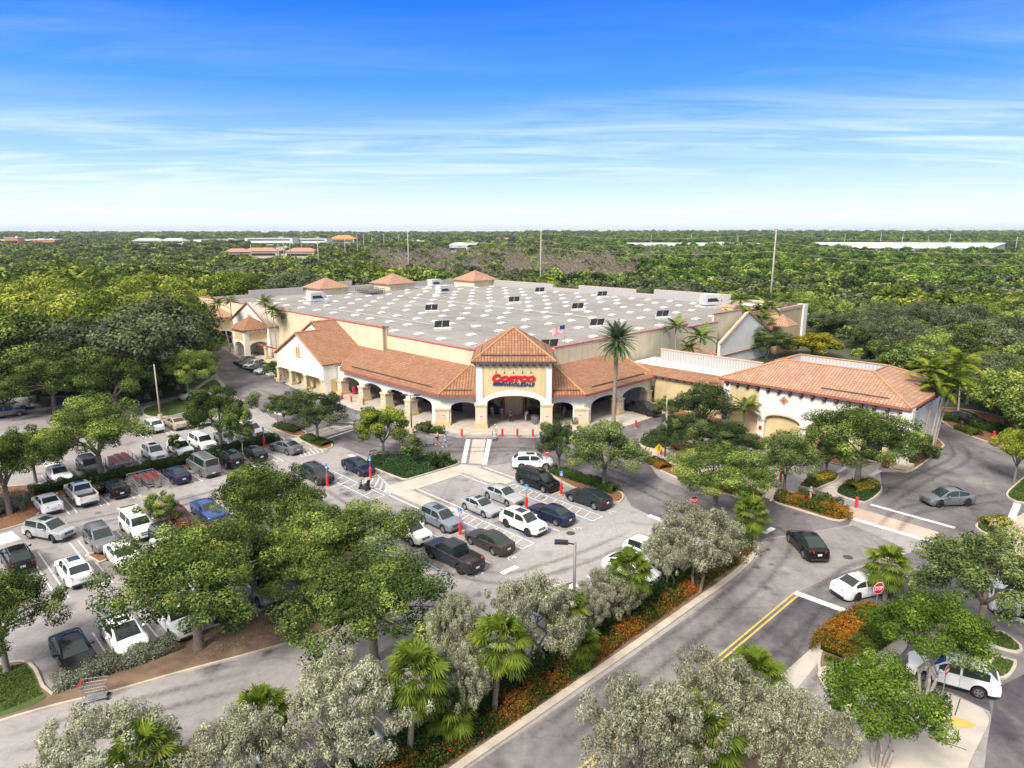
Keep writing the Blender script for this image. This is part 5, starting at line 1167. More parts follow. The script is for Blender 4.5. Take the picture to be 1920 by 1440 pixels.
# headings on the site grid
SE, NW, NE, SW = -45, 135, 45, -135
def row(items):
    for it in items: car(*it)
A_ = AB
CARS = [
 # first row, noses towards the long planter
 ('sedan', 'white', A_(82.9, 13.9), SE, 'white sedan with dark sunroof parked behind the west end of the long hedge', True),
 ('suv', 'dark', A_(83.3, 16.9), SE, 'dark grey SUV beside the trunk of the wide tree on the long planter'),
 ('suv', 'white', A_(83.1, 23.5), SE, 'white SUV with sunroof facing the hedge, just right of the red cart row', True),
 ('suv', 'white', A_(82.7, 26.3), SE, 'white crossover half hidden by the thin sapling'),
 ('big_suv', 'white', A_(83.0, 29.0), SE, 'boxy white SUV facing the hedge opposite the grey van'),
 ('sedan', 'bluegrey', A_(83.0, 32.0), SE, 'blue grey sedan behind the slim tree trunk at the hedge end'),
 ('suv', 'white', A_(84.0, 35.6), SE + 8, 'white crossover next to the blue permit sign by the small kerbed island', True),
 # second row, tails towards the camera
 ('sedan', 'white', A_(74.5, 11.2), NW + 2, 'white sedan at the kerbed west end of the long hedge row'),
 ('pickup', 'pearl', A_(74.6, 14.1), NW, 'off white pickup with covered bed backed along the hedge', True),
 ('sedan', 'black', A_(74.2, 17.0), NW, 'black car with its left rear door wide open'),
 ('sedan', 'navy', A_(73.9, 22.8), NW, 'navy sedan beside the railed cart corral'),
 ('cargo_van', 'taupe', A_(74.2, 25.8), NW, 'taupe panel van parked between navy and black cars'),
 ('suv', 'black', A_(74.6, 28.8), NW, 'black SUV to the right of the taupe van'),
 ('sedan', 'black', A_(75.0, 31.8), NW, 'black sedan at the east end of the hedge by the red bollard'),
 ('sedan', 'grey', A_(74.4, 35.6), NW + 10, 'grey sedan parked by the barred bay near the round islands'),
 # third row
 ('suv', 'silver', A_(67.0, 9.9), -18, 'silver SUV driving out across the aisle, sunroof showing', True, None, -.5),
 ('suv', 'grey', A_(62.0, 12.6), SE, 'grey crossover with silver bonnet in the third row'),
 ('big_suv', 'white', A_(62.4, 15.6), SE, 'white SUV with its tailgate raised'),
 ('suv', 'dark', A_(58.0, 16.6), SE, 'dark SUV with roof rails partly under the oak crown'),
 ('pickup', 'red', A_(61.5, 18.5), SE, 'dark red pickup behind the little tree in the third row'),
 ('sedan', 'red', A_(56.6, 19.4), NW, 'red car with its bonnet under the oak branches'),
 ('sedan', 'blue', A_(61.7, 21.4), SE, 'blue sedan at the edge of the yellow topped tree'),
 ('suv', 'black', A_(62.6, 6.9), NW, 'black SUV at the west edge, rear window showing'),
 ('suv', 'white', A_(57.2, 9.6), NW, 'white crossover with number plate left of the triangular island', True),
 ('sedan', 'white', A_(57.3, 13.0), SE, 'white sedan parked right of the triangular island'),
 # row against the low silver hedge
 ('sedan', 'black', A_(45.4, 6.9), SE, 'black car with tree reflections, nose in the silver hedge'),
 ('fastback', 'white', A_(45.3, 9.7), SE, 'white hatchback with sunroof, nose in the silver hedge', True),
 ('big_suv', 'white', A_(44.8, 12.8), SE, 'white off-roader beside the big oak trunk'),
 ('suv', 'black', A_(44.8, 15.6), SE, 'black SUV shaded by the big oak at the soil strip'),
 ('suv', 'silver', A_(44.6, 18.6), SE, 'silver SUV glimpsed right of the big oak'),
 ('sedan', 'white', A_(56.4, 16.2), NW, 'white car hidden under the big oak crown'),
 ('sedan', 'white', A_(52.2, 22.2), NW, 'white car under the middle oak crowns'),
 ('suv', 'red', A_(45.4, 25.6), SE, 'red SUV seen through the middle oak crown'),
 ('sedan', 'silver', A_(45.2, 22.2), SE, 'silver car under the middle oak crown'),
 # disabled bays
 ('sedan', 'navy', A_(62.2, 38.0), SE, 'navy sedan by the green planted island'),
 ('suv', 'dark', A_(63.0, 33.4), SE, 'charcoal SUV behind a red bollard with blue sign'),
 ('suv', 'bluegrey', A_(44.7, 35.5), SE, 'blue grey SUV with dark sunroof behind a red bollard', True),
 ('coupe', 'silver', A_(44.5, 40.2), SE, 'silver coupe with rear spoiler', True),
 ('sedan', 'silver', A_(44.9, 43.6), SE, 'silver sedan between the silver coupe and the black minivan'),
 ('suv', 'pearl', A_(44.6, 32.0), SE, 'pearl SUV half under the oak branches by the black pickup', True),
 ('pickup', 'dark', A_(38.4, 31.8), NW, 'charcoal pickup with open bed, tail towards the aisle', False, False, 0, True),
 ('sedan', 'brown', A_(38.4, 35.7), NW, 'dark brown sedan beside the charcoal pickup'),
 ('sedan', 'navy', A_(38.5, 43.6), NW, 'dark navy sedan beside the white crossover in the barred bays'),
 ('suv', 'white', A_(38.9, 40.3), SE, 'white crossover with sunshade in its windscreen and black sunroof', True, None, 0, True),
 ('fastback', 'dark', A_(38.4, 49.0), NW, 'dark blue fastback at the kerb of the tree pair island'),
 ('minivan', 'black', A_(45.0, 48.8), SE, 'black minivan in the bay by the tree pair island'),
 ('suv', 'white', A_(49.3, 52.6), 2, 'white SUV driving past the no entry sign', True, True, 0),
 ('suv', 'white', A_(27.4, 43.3), SE, 'white SUV under the silver tree by the red flower bed'),
 ('fastback', 'white', A_(26.9, 40.0), SE, 'white car nosing out beside the fan palm'),
 ('suv', 'silver', A_(26.9, 15.2), SE, 'silver SUV under the silver trees at the front hedge'),
 ('sedan', 'silver', A_(27.0, 11.8), SE, 'pale silver car under the foremost silver trees'),
 ('sedan', 'dark', A_(27.0, 21.8), SE, 'dark car in shade beside the silver tree and palms'),
 ('suv', 'bluegrey', A_(27.0, 30.6), SE, 'blue grey car behind the lamp post under the silver trees'),
 ('sedan', 'white', A_(27.0, 33.6), SE, 'white car screened by silver leaves behind the lamp post'),
 # right side
 ('fastback', 'black', P(1512, 1032), 90, 'black sedan driving away along the entrance road'),
 ('fastback', 'grey', P(1775, 944), 186, 'grey fastback turning in the east drive', False, False, .25, True),
 ('sedan', 'white', P(1616, 1112), 19, 'white sedan crossing behind the big stop sign', False, False, .0, True),
 ('suv', 'white', P(1782, 1280), 150, 'white SUV beside the myrtle trees at the corner pavement', False),
 ('sedan', 'white', P(1875, 1128), 60, 'white car glimpsed behind the dark tree at the east edge'),
 ('pickup', 'dark', A_(53.9, 81.0), -52, 'dark pickup nosing out of the porch arch', False, False, 0, True, 1.02),
 ('suv', 'silver', A_(34.5, 72.0), NE, 'silver SUV in front of the side building behind trees'),
 ('suv', 'bluegrey', A_(31.3, 72.4), NE, 'blue grey SUV second in the bays at the side building'),
 ('suv', 'black', P(1800, 792), 100, 'black vehicle in shade behind the yellowing palms'),
 # far rows
 ('suv', 'white', A_(95.4, 27.2), NW, 'white hatchback in the far row beneath the lamp post'),
 ('sedan', 'beige', A_(94.9, 29.9), NW, 'beige sedan in the far row'),
 ('suv', 'white', A_(94.4, 33.2), NW, 'white crossover at the far row behind the slim trees'),
 ('sedan', 'silver', A_(109.6, 38.0), NE, 'silver car on the lawn edge by the big dark trees'),
 ('suv', 'white', A_(121.0, 15.6), NE, 'white SUV at the far west lot under the wood'),
 ('suv', 'grey', A_(117.6, 14.6), NE, 'grey SUV at the far west lot beside a white one'),
 ('sedan', 'black', A_(132.5, 56.2), SW + 20, 'black car by the gabled bay, foremost of the west kerb row'),
 ('sedan', 'dark', A_(129.6, 55.9), SW + 20, 'dark grey car second along the west kerb row'),
 ('suv', 'silver', A_(126.8, 55.6), SW + 20, 'silver car third along the west kerb row'),
 ('sedan', 'black', A_(124.0, 55.4), SW + 20, 'black car fourth along the west kerb row'),
 ('sedan', 'silver', A_(121.2, 55.2), SW + 20, 'silver car last of the west kerb row beside the shrub'),
 ('sedan', 'white', A_(83.0, 6.5), SE, 'white car screened by the wide tree at the west end'),
]
for c_ in CARS:
    o = car(*c_)
    if 'door wide open' in o['label']:
        mb = MB(); K = KINDS['sedan']; mb.box((-.05, 0, .62), (1.0, .07, .66)); mb.box((-.05, 0, 1.1), (.8, .04, .06)); mb.box((.38, 0, 1.05), (.05, .05, .36), 0, (0, -.5, 0)); mb.box((-.5, 0, 1.16), (.05, .05, .42)); mb.box((-.05, 0, 1.34), (.8, .05, .05))
        d = mb.build('door', PAINT['black'], o, world=False); d.location = (-.35, 1.28, 0); d.rotation_euler = (0, 0, math.radians(-62))
    if 'tailgate raised' in o['label']:
        mb = MB(); mb.box((-.45, 0, 0), (1.0, 1.5, .10)); t = mb.build('tailgate', PAINT['white'], o, world=False); t.location = (-2.0, 0, 1.82); t.rotation_euler = (0, math.radians(-12), 0)
        mb = MB(); mb.box((-.42, 0, .055), (.6, 1.2, .02)); mb.build('tailgate_window', M['glass'], t, world=False)
# ------------------------------------------------------------------ foliage
def leaf_object(name, c, nrm, size, aspect, tint, m, extra=None, droop=0.0):
    """many leaf-sized faces: centres c, normals nrm, lengths size"""
    n = len(c); R = np.random.default_rng(n)
    nrm = nrm / np.linalg.norm(nrm, axis=1, keepdims=True)
    a = np.cross(nrm, R.normal(size=(n, 3))); a /= np.linalg.norm(a, axis=1, keepdims=True) + 1e-9; b = np.cross(nrm, a)
    L = size[:, None] * .5; W_ = L * aspect
    tip = nrm * (L * droop)
    v = np.stack([c - a * L, c + b * W_ , c + a * L - tip, c - b * W_], 1).reshape(-1, 3)
    return quads(name, v, tint, m, extra)
def quads(name, v, tint, m, extra=None, tris=None):
    n = len(v) // 4
    me = bpy.data.meshes.new(name)
    ev, ef = (np.zeros((0, 3)), []) if extra is None else (np.array(extra.v, float).reshape(-1, 3), extra.f)
    nv = len(v); vv = np.concatenate([v, ev]); me.vertices.add(len(vv)); me.vertices.foreach_set('co', vv.astype(np.float32).ravel())
    loops = np.arange(n * 4, dtype=np.int32); ls = list(range(0, n * 4, 4)); lt = [4] * n; eix = []
    p = n * 4
    for f in ef: ls.append(p); lt.append(len(f)); eix += [i + nv for i in f]; p += len(f)
    me.loops.add(p); me.loops.foreach_set('vertex_index', np.concatenate([loops, np.array(eix, np.int32)]) if eix else loops)
    me.polygons.add(len(ls)); me.polygons.foreach_set('loop_start', np.array(ls, np.int32)); 
    at = me.attributes.new('tint', 'FLOAT', 'POINT'); at.data.foreach_set('value', np.concatenate([np.repeat(tint, 4), np.full(len(ev), .15)]).astype(np.float32))
    me.materials.append(m); me.update(calc_edges=True); me.validate(); return me
def crown_mesh(name, seed, rx, rz, hc, nclump, nleaf, leaf, m, aspect=.62, rc=(.8, 1.5), flat=.6, shell=(.55, 1.0), low=-.35, up=.55, lean=(0, 0), gap=0.0, tmul=1.0, brs=.19):
    R = np.random.default_rng(seed); cs = []
    while len(cs) < nclump:
        d = R.normal(size=3); d /= np.linalg.norm(d)
        if d[2] < low: continue
        s = R.uniform(*shell); wob = 1 + .16 * math.sin(3 * math.atan2(d[1], d[0]) + seed) + .1 * math.sin(5 * math.atan2(d[1], d[0]) + 2 * seed)
        p = np.array([d[0] * rx * s * wob, d[1] * rx * s * wob, d[2] * rz * s])
        cs.append(p)
    cs = np.array(cs); r = R.uniform(rc[0], rc[1], nclump); br = R.normal(.0, brs, nclump); per = np.maximum(4, (nleaf * r ** 2 / (r ** 2).sum()).astype(int))
    C, Nn, T = [], [], []
    for k in range(nclump):
        n = per[k]; d = R.normal(size=(n, 3)); d /= np.linalg.norm(d, axis=1, keepdims=True)
        rad = R.uniform(.25, 1, n) ** .45
        q = cs[k] + d * rad[:, None] * r[k] * np.array([1, 1, flat])
        nn = d * .8 + np.array([0, 0, up * .7]) + R.normal(size=(n, 3)) * .34
        C.append(q); Nn.append(nn); T.append(np.clip(.46 + br[k] + R.normal(0, .14, n) + .12 * tmul * d[:, 2], 0, 1))  # leaf tint lightens towards each clump's top: top light put into the colour
    C = np.concatenate(C); Nn = np.concatenate(Nn); T = np.concatenate(T); C[:, 2] += hc; C[:, 0] += lean[0]; C[:, 1] += lean[1]
    S = leaf * np.exp(R.normal(0, .32, len(C)))
    return leaf_object(name, C, Nn, S, aspect, T, m, droop=.2), cs + np.array([lean[0], lean[1], hc])
def limb(mb, p, q, r0, r1, R, bend=.12, n=5, sides=6):
    p = Vector(p); q = Vector(q); L = (q - p).length; off = Vector((R.uniform(-1, 1), R.uniform(-1, 1), R.uniform(.2, 1))) * L * bend
    pts = []; rr = []
    for i in range(n + 1):
        t = i / n; pts.append(p.lerp(q, t) + off * math.sin(PI * t) * .6); rr.append(r0 + (r1 - r0) * t)
    mb.tube(pts, rr, sides); return pts
def trunk_mesh(name, seed, fork, r, targets, m, limbs=5, lean=(0, 0), multi=1, twigs=True):
    R = random.Random(seed); mb = MB()
    top = Vector((lean[0] * .3, lean[1] * .3, fork))
    if multi == 1:
        mb.tube([(0, 0, -.15), (0, 0, .12), (0, 0, .5), tuple(top * .6), tuple(top)], [r * 1.7, r * 1.35, r * 1.05, r * .95, r * .9], 9); starts = [(top, r * .62)] * limbs
    else:
        starts = []
        for k in range(multi):
            t = 2 * PI * k / multi + R.uniform(-.3, .3); b = Vector((math.cos(t), math.sin(t), 0)) * r * 1.6; e = Vector((math.cos(t) * .55 + lean[0] * .3, math.sin(t) * .55 + lean[1] * .3, fork)); limb(mb, b - Vector((0, 0, .15)), e, r * .75, r * .5, R, .06); starts.append((e, r * .45))
        limbs = multi
    tg = sorted([Vector(t) for t in targets], key=lambda t: math.atan2(t.y - top.y, t.x - top.x)); n = len(tg)
    for k in range(limbs):
        grp = tg[k * n // limbs:(k + 1) * n // limbs]
        if not grp: continue
        c = sum(grp, Vector((0, 0, 0))) / len(grp); s, r0 = starts[k % len(starts)]; e = s.lerp(c, .62); pts = limb(mb, s, e, r0, r0 * .5, R, .14)
        if twigs:
            for t in R.sample(grp, min(len(grp), 6)): limb(mb, pts[R.choice((3, 4, 5))], t, r0 * .4, .012, R, .1, 3, 4)
    return mb.mesh(name, m, smooth=True)
TREE = {}
def proto(kind, crown, trunk): TREE.setdefault(kind, []).append((crown, trunk))
def mk(kind, seed, fork, r, limbs, trunk_m, multi=1, **kw):
    cm, cs = crown_mesh('crown', seed, **kw); tm = trunk_mesh('trunk', seed, fork, r, [tuple(c) for c in cs], trunk_m, limbs, kw.get('lean', (0, 0)), multi); proto(kind, cm, tm)
# unit crowns have the radius and height given here and are scaled to each tree
for s in (1, 2, 3):
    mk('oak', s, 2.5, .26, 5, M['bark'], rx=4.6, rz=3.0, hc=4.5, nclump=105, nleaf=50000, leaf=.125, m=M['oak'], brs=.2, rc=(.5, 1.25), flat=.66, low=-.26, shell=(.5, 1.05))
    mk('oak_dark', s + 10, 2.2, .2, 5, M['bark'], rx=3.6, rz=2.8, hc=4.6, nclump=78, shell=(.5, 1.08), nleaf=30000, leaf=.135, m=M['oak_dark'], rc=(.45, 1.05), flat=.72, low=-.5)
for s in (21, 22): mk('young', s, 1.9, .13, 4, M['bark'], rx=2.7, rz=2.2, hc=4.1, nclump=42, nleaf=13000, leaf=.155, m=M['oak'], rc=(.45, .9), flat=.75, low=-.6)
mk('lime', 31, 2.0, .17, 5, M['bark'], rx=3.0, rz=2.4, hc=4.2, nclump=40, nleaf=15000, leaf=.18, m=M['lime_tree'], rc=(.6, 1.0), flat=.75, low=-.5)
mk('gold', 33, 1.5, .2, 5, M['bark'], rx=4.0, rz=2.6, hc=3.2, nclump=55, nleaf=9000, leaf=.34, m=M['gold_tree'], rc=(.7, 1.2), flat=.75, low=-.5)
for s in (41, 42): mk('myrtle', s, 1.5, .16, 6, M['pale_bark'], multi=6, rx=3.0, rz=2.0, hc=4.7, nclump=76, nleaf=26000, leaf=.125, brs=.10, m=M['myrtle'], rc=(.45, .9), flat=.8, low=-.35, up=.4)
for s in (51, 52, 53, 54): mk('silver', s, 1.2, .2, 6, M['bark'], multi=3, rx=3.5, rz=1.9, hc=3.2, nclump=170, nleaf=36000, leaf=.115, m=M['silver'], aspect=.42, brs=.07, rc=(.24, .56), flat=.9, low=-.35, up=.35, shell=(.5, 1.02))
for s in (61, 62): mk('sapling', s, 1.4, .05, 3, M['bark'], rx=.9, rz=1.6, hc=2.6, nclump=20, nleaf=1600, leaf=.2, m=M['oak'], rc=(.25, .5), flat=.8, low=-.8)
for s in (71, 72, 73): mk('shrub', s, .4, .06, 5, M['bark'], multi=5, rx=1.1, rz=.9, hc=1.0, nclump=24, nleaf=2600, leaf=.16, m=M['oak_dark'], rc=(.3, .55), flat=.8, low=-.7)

def place_tree(kind, xy, R_, H_, rz, label, cat='tree', group=None, name=None, variant=None, crown_m=None, shift=(0, 0)):
    """a tree of crown radius R_ and height H_ standing at xy"""
    ref = {'oak': (5.2, 7.6), 'oak_dark': (4.2, 7.6), 'young': (3.1, 6.6), 'lime': (3.6, 7.0), 'gold': (4.7, 6.3), 'myrtle': (3.5, 7.1), 'silver': (3.9, 5.3), 'sapling': (1.1, 4.4), 'shrub': (1.4, 2.2)}[kind]
    vs = TREE[kind]; c, t = vs[rng.randrange(len(vs)) if variant is None else variant % len(vs)]
    e = empty(name or {'silver': 'silver_buttonwood', 'myrtle': 'crape_myrtle', 'shrub': 'leafy_shrub', 'sapling': 'sapling'}.get(kind, 'broadleaf_tree'), (xy[0], xy[1], 0), rz, label, cat, group)
    e.scale = (R_ / ref[0], R_ / ref[0], H_ / ref[1])
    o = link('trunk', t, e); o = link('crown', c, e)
    if crown_m: o.material_slots[0].link = 'OBJECT'; o.material_slots[0].material = crown_m
    return e
def tree_px(kind, base, uc, vtop, wpx, label, hk=.93, **kw):
    """survey: trunk foot at photo pixel base, crown centred on column uc, reaching row vtop, wpx wide"""
    x, y = P(*base); h = height_at(x, y, vtop) * hk
    sc = F / (y * math.cos(PITCH) - (h * .62 - CAMH) * math.sin(PITCH)); Rr = wpx / 2 / sc
    dx = (uc - proj(x, y, h * .62)[0]) / sc
    return place_tree(kind, (x + dx * .6, y), Rr, h, rng.uniform(0, 6.28), label, **kw)
T_ = [
 ('oak', (190, 903), 178, 738, 200, 'wide spreading green tree on the long planter west of the carts'),
 ('oak', (407, 848), 415, 718, 145, 'round green tree with slim trunk at the hedge beside the parked vans'),
 ('oak_dark', (537, 800), 528, 732, 72, 'small dark tree in the western round kerbed island'),
 ('oak_dark', (596, 826), 592, 724, 118, 'dark round tree in the eastern round kerbed island'),
 ('lime', (717, 858), 718, 750, 118, 'yellow green tree standing on the green planted island'),
 ('oak_dark', (1050, 890), 1048, 774, 88, 'slim dark tree left in the kerbed island before the porch'),
 ('oak_dark', (1128, 918), 1138, 779, 158, 'forked dark tree right in the kerbed island before the porch'),
 ('oak', (1340, 960), 1345, 828, 212, 'broad olive green tree over the crossing bed'),
 ('oak_dark', (1268, 862), 1285, 770, 112, 'grey green tree behind the yellow pedestrian sign'),
 ('oak_dark', (1325, 815), 1310, 716, 128, 'tall dark tree against the yellow link wall'),
 ('oak_dark', (1372, 855), 1365, 790, 138, 'low dark tree in the side lot bed before the annex'),
 ('oak_dark', (1250, 788), 1252, 741, 56, 'small dark bushy tree beside the dark pickup at the porch'),
 ('oak_dark', (1478, 932), 1470, 795, 120, 'dark tree rising from the orange flower bed'),
 ('oak_dark', (1560, 893), 1545, 812, 105, 'dark tree above the western yellow croton bed'),
 ('oak', (1613, 912), 1612, 752, 218, 'large multi limbed tree above the eastern yellow croton bed'),
 ('young', (1700, 872), 1690, 790, 90, 'bushy tree at the annex corner in red mulch'),
 ('oak_dark', (1722, 868), 1730, 808, 56, 'small round tree between the leaning palms and the annex'),
 ('oak', (378, 1216), 356, 978, 352, 'big oak on the bare soil strip with exposed trunk'),
 ('oak', (515, 1040), 505, 868, 212, 'leafy tree with yellow green top in the middle of the lot'),
 ('oak', (625, 1095), 628, 930, 290, 'wide green tree beside the pearl SUV'),
 ('oak', (700, 1240), 696, 1040, 365, 'broad bright green tree at the end of the soil strip'),
 ('oak', (570, 1130), 560, 985, 210, 'green tree between the big oak and the broad bright one'),
 ('oak', (475, 1130), 474, 968, 225, 'leafy tree right behind the big oak on the soil strip'), ('oak', (95, 775), 100, 664, 165, 'spreading green tree over the far west lot'), ('oak', (212, 778), 214, 668, 160, 'green tree between the far west lot and the concrete pole'), ('oak', (15, 782), 12, 700, 130, 'green tree at the west edge over parked cars'),
 ('oak', (345, 748), 352, 646, 130, 'dense green tree above the lawn by the concrete pole'),
 ('young', (303, 1003), 306, 915, 78, 'little tree in front of the red pickup'),
 ('oak', (8, 965), 8, 790, 190, 'green tree at the west edge by the mulch bed'),
 ('oak', (-18, 1262), 15, 1066, 225, 'green tree at the west edge over the lawn corner'),
 ('oak_dark', (1850, 1185), 1846, 985, 280, 'dark open tree at the east edge beyond the myrtles'),
 ('lime', (1908, 905), 1908, 788, 96, 'bright yellow green tree at the east edge'),
 ('myrtle', (1738, 1300), 1748, 1098, 215, 'flowering myrtle with many stems beside the white SUV'),
 ('myrtle', (1655, 1440), 1660, 1232, 240, 'flowering myrtle in front at the corner pavement'),
 ('gold', (1525, 668), 1523, 618, 112, 'golden flowering tree behind the annex roof'),
 ('oak_dark', (1440, 672), 1438, 612, 92, 'grey leaved tree among palms by the east gable'),
 ('young', (440, 862), 462, 745, 55, 'slender tree right of the round green one at the hedge'),
 ('young', (60, 905), 62, 790, 130, 'green tree partly behind the wide spreading one at the west end'),
]
for i, t in enumerate(T_):
    o = tree_px(*t, variant=i)
    if 'yellow green top' in t[5]: pass
tree_px('lime', (478, 985), 480, 866, 130, 'yellow topped young tree leaning over the middle lot', hk=.95)
S_T = [((1290, 1108), 1320, 950, 205, 'silver leaved tree nearest the entrance road corner'), ((1180, 1178), 1130, 1066, 150, 'silver leaved tree right of the lamp post'), ((1032, 1262), 990, 1074, 205, 'silver leaved tree left of the lamp post'),
       ((870, 1300), 835, 1112, 130, 'small silver leaved tree between oak and fan palm'), ((872, 1378), 862, 1208, 140, 'silver leaved tree behind the two front palms'), ((650, 1470), 650, 1243, 290, 'wide silver leaved tree over a parked silver SUV'),
       ((455, 1560), 450, 1338, 250, 'silver leaved tree at the bottom edge'), ((190, 1560), 190, 1336, 320, 'wide silver leaved tree at the bottom left edge'), ((1340, 1440), 1345, 1236, 225, 'silver leaved tree over the yellow centre line'),
       ((1220, 1540), 1215, 1290, 300, 'silver leaved tree foremost by the road'), ((1480, 1500), 1478, 1288, 230, 'silver leaved tree beside the corner pavement'), ((1262, 1112), 1255, 985, 120, 'silver leaved tree above the white SUV'), ((1120, 1215), 1085, 1100, 100, 'silver leaved tree behind the fan palms of the strip')]
for i, t in enumerate(S_T): tree_px('silver', t[0], t[1], t[2], t[3], t[4], hk=.97, variant=i)
for b, l in (((330, 856), 'thin sapling in front of the white crossover'), ((775, 870), 'dark young tree beside the porch lamp post')): tree_px('sapling', b, b[0] - 2, 806, 27 if b[0] < 500 else 44, l, variant=0 if b[0] < 500 else 1)
for (u, v, w, vt, l) in ((808, 880, 34, 836, 'airy shrub left in the green planted island'), (835, 876, 36, 838, 'airy shrub right in the green planted island'), (800, 812, 34, 786, 'rounded clipped shrub beside the porch corner pillar'), (790, 810, 30, 789, 'rounded clipped shrub left at the porch bed'), (512, 708, 40, 672, 'dark shrub by the gabled wing corner'),
                         (1390, 838, 60, 806, 'low shrub in the side lot bed'), (1470, 838, 50, 815, 'shrub before the annex arches'), (1745, 858, 40, 830, 'round bush at the foot of the leaning palms'), (1264, 798, 34, 776, 'dark bush beside the pickup')):
    tree_px('shrub', (u, v), u, vt, w, l, cat='shrub')

# ---- palms
def frond_quads(V, T, base, az, el, L, droop, leaf, nl, R, width=.045, vee=.5, twist=0.0):
    """a feather frond: arched rachis with two ranks of leaflets"""
    b = np.array(base); d = np.array([math.cos(az) * math.cos(el), math.sin(az) * math.cos(el), math.sin(el)]); side = np.array([-math.sin(az), math.cos(az), 0]); pts = []
    p = b.copy(); e = el
    for i in range(nl + 1):
        pts.append(p.copy()); e = el - droop * (i / nl) ** 1.4; p = p + np.array([math.cos(az) * math.cos(e), math.sin(az) * math.cos(e), math.sin(e)]) * L / nl
    tone = R.normal(.5, .16)
    for i in range(nl):
        p0, p1 = pts[i], pts[i + 1]; t = p1 - p0; t /= np.linalg.norm(t); up = np.cross(side, t) * -1; w = width * .5
        V += [p0 - side * w, p0 + side * w, p1 + side * w, p1 - side * w]; T.append(np.clip(tone + .2, 0, 1))
        if i < nl * .12: continue
        ll = leaf * (math.sin(PI * min(1, (i / nl) * .9 + .12)) * .85 + .15)
        for sg in (-1, 1):
            dr = side * sg * .85 + t * .55 - up * (-.25 * vee) + np.array([0, 0, -.30 - .25 * R.random()]); dr /= np.linalg.norm(dr); q = (p0 + p1) / 2; nx = t * .05 * 1.3
            V += [q - nx, q + nx, q + dr * ll + nx * .3, q + dr * ll - nx * .3]; T.append(np.clip(tone + R.normal(0, .12), 0, 1))
def fan_quads(V, T, base, az, el, pet, rad, R, nseg=16, tone=None):
    """a fan leaf: petiole, then pleated segments whose tips hang"""
    d = np.array([math.cos(az) * math.cos(el), math.sin(az) * math.cos(el), math.sin(el)]); side = np.array([-math.sin(az), math.cos(az), 0.]); up = np.cross(d, side); b = np.array(base); h = b + d * pet
    V += [b - side * .025, b + side * .025, h + side * .02, h - side * .02]; T.append(.75)
    tone = R.normal(.5, .16) if tone is None else tone; dn = d * 1.0 + np.array([0, 0, -.35]); dn /= np.linalg.norm(dn)
    for k in range(nseg):
        t = (-1 + 2 * (k + .5) / nseg) * 1.9; a = dn * math.cos(t) + side * math.sin(t); w = np.cross(a, up); w /= np.linalg.norm(w) + 1e-9
        l = rad * (1 - .25 * abs(t) / 1.9) * R.uniform(.85, 1.1); m1 = h + a * l * .6 + up * .05 * ((-1) ** k); tip = h + a * l + np.array([0, 0, -.30 * l * R.uniform(.5, 1.2)]); wd = l * .062
        tt = np.clip(tone + R.normal(0, .1), 0, 1)
        V += [h - w * .02, h + w * .02, m1 + w * wd, m1 - w * wd]; T.append(tt); V += [m1 - w * wd, m1 + w * wd, tip + w * .012, tip - w * .012]; T.append(tt + .06)
PALM = {}
def palm_crown(kind, seed):
    R = np.random.default_rng(seed); V, T = [], []
    if kind == 'fan':
        for i in range(30):
            f = i / 29; el = 1.35 - 2.15 * f ** 1.1; fan_quads(V, T, (0, 0, .15 - .35 * f), i * 2.399 + R.uniform(-.2, .2), el, R.uniform(.75, 1.05), R.uniform(.8, 1.08), R, 26, np.clip(R.normal(.62 - .25 * f, .12), 0, 1))
        m = M['fan']
    elif kind == 'date':
        for i in range(78): f = i / 77; frond_quads(V, T, (0, 0, .2 - .5 * f), i * 2.399, 1.35 - 1.95 * f, R.uniform(2.9, 3.4), .75 + .3 * f, .42, 30, R, .05)
        m = M['date']
    else:
        n = 15 if kind == 'feather' else 14
        for i in range(n): f = i / (n - 1); frond_quads(V, T, (0, 0, .1), i * 2.399 + R.uniform(-.3, .3), 1.2 - 1.25 * f, R.uniform(2.7, 3.4), .95 + .45 * R.random(), .72, 30, R, .07)
        m = M['feather'] if kind == 'feather' else M['yellow_palm']
    return quads('crown', np.array(V), np.array(T), m)
def palm_trunk(h, r0, r1, bend, m, shaft=0.0, skirt=False):
    mb = MB(); n = 9; pts = [(bend[0] * (i / n) ** 1.6, bend[1] * (i / n) ** 1.6, h * i / n - (.1 if i == 0 else 0)) for i in range(n + 1)]
    rr = [r0 * (1.35 if i == 0 else 1.0) + (r1 - r0) * i / n for i in range(n + 1)]
    for i in range(1, n): rr[i] *= 1 + .05 * ((-1) ** i)
    mb.tube(pts, rr, 9)
    me = mb.mesh('trunk', m, smooth=True); return me, pts[-1]
for k in ('fan', 'date', 'feather', 'yellow'): PALM[k] = [palm_crown(k, 80 + i * 7 + len(k)) for i in range(3 if k != 'date' else 1)]
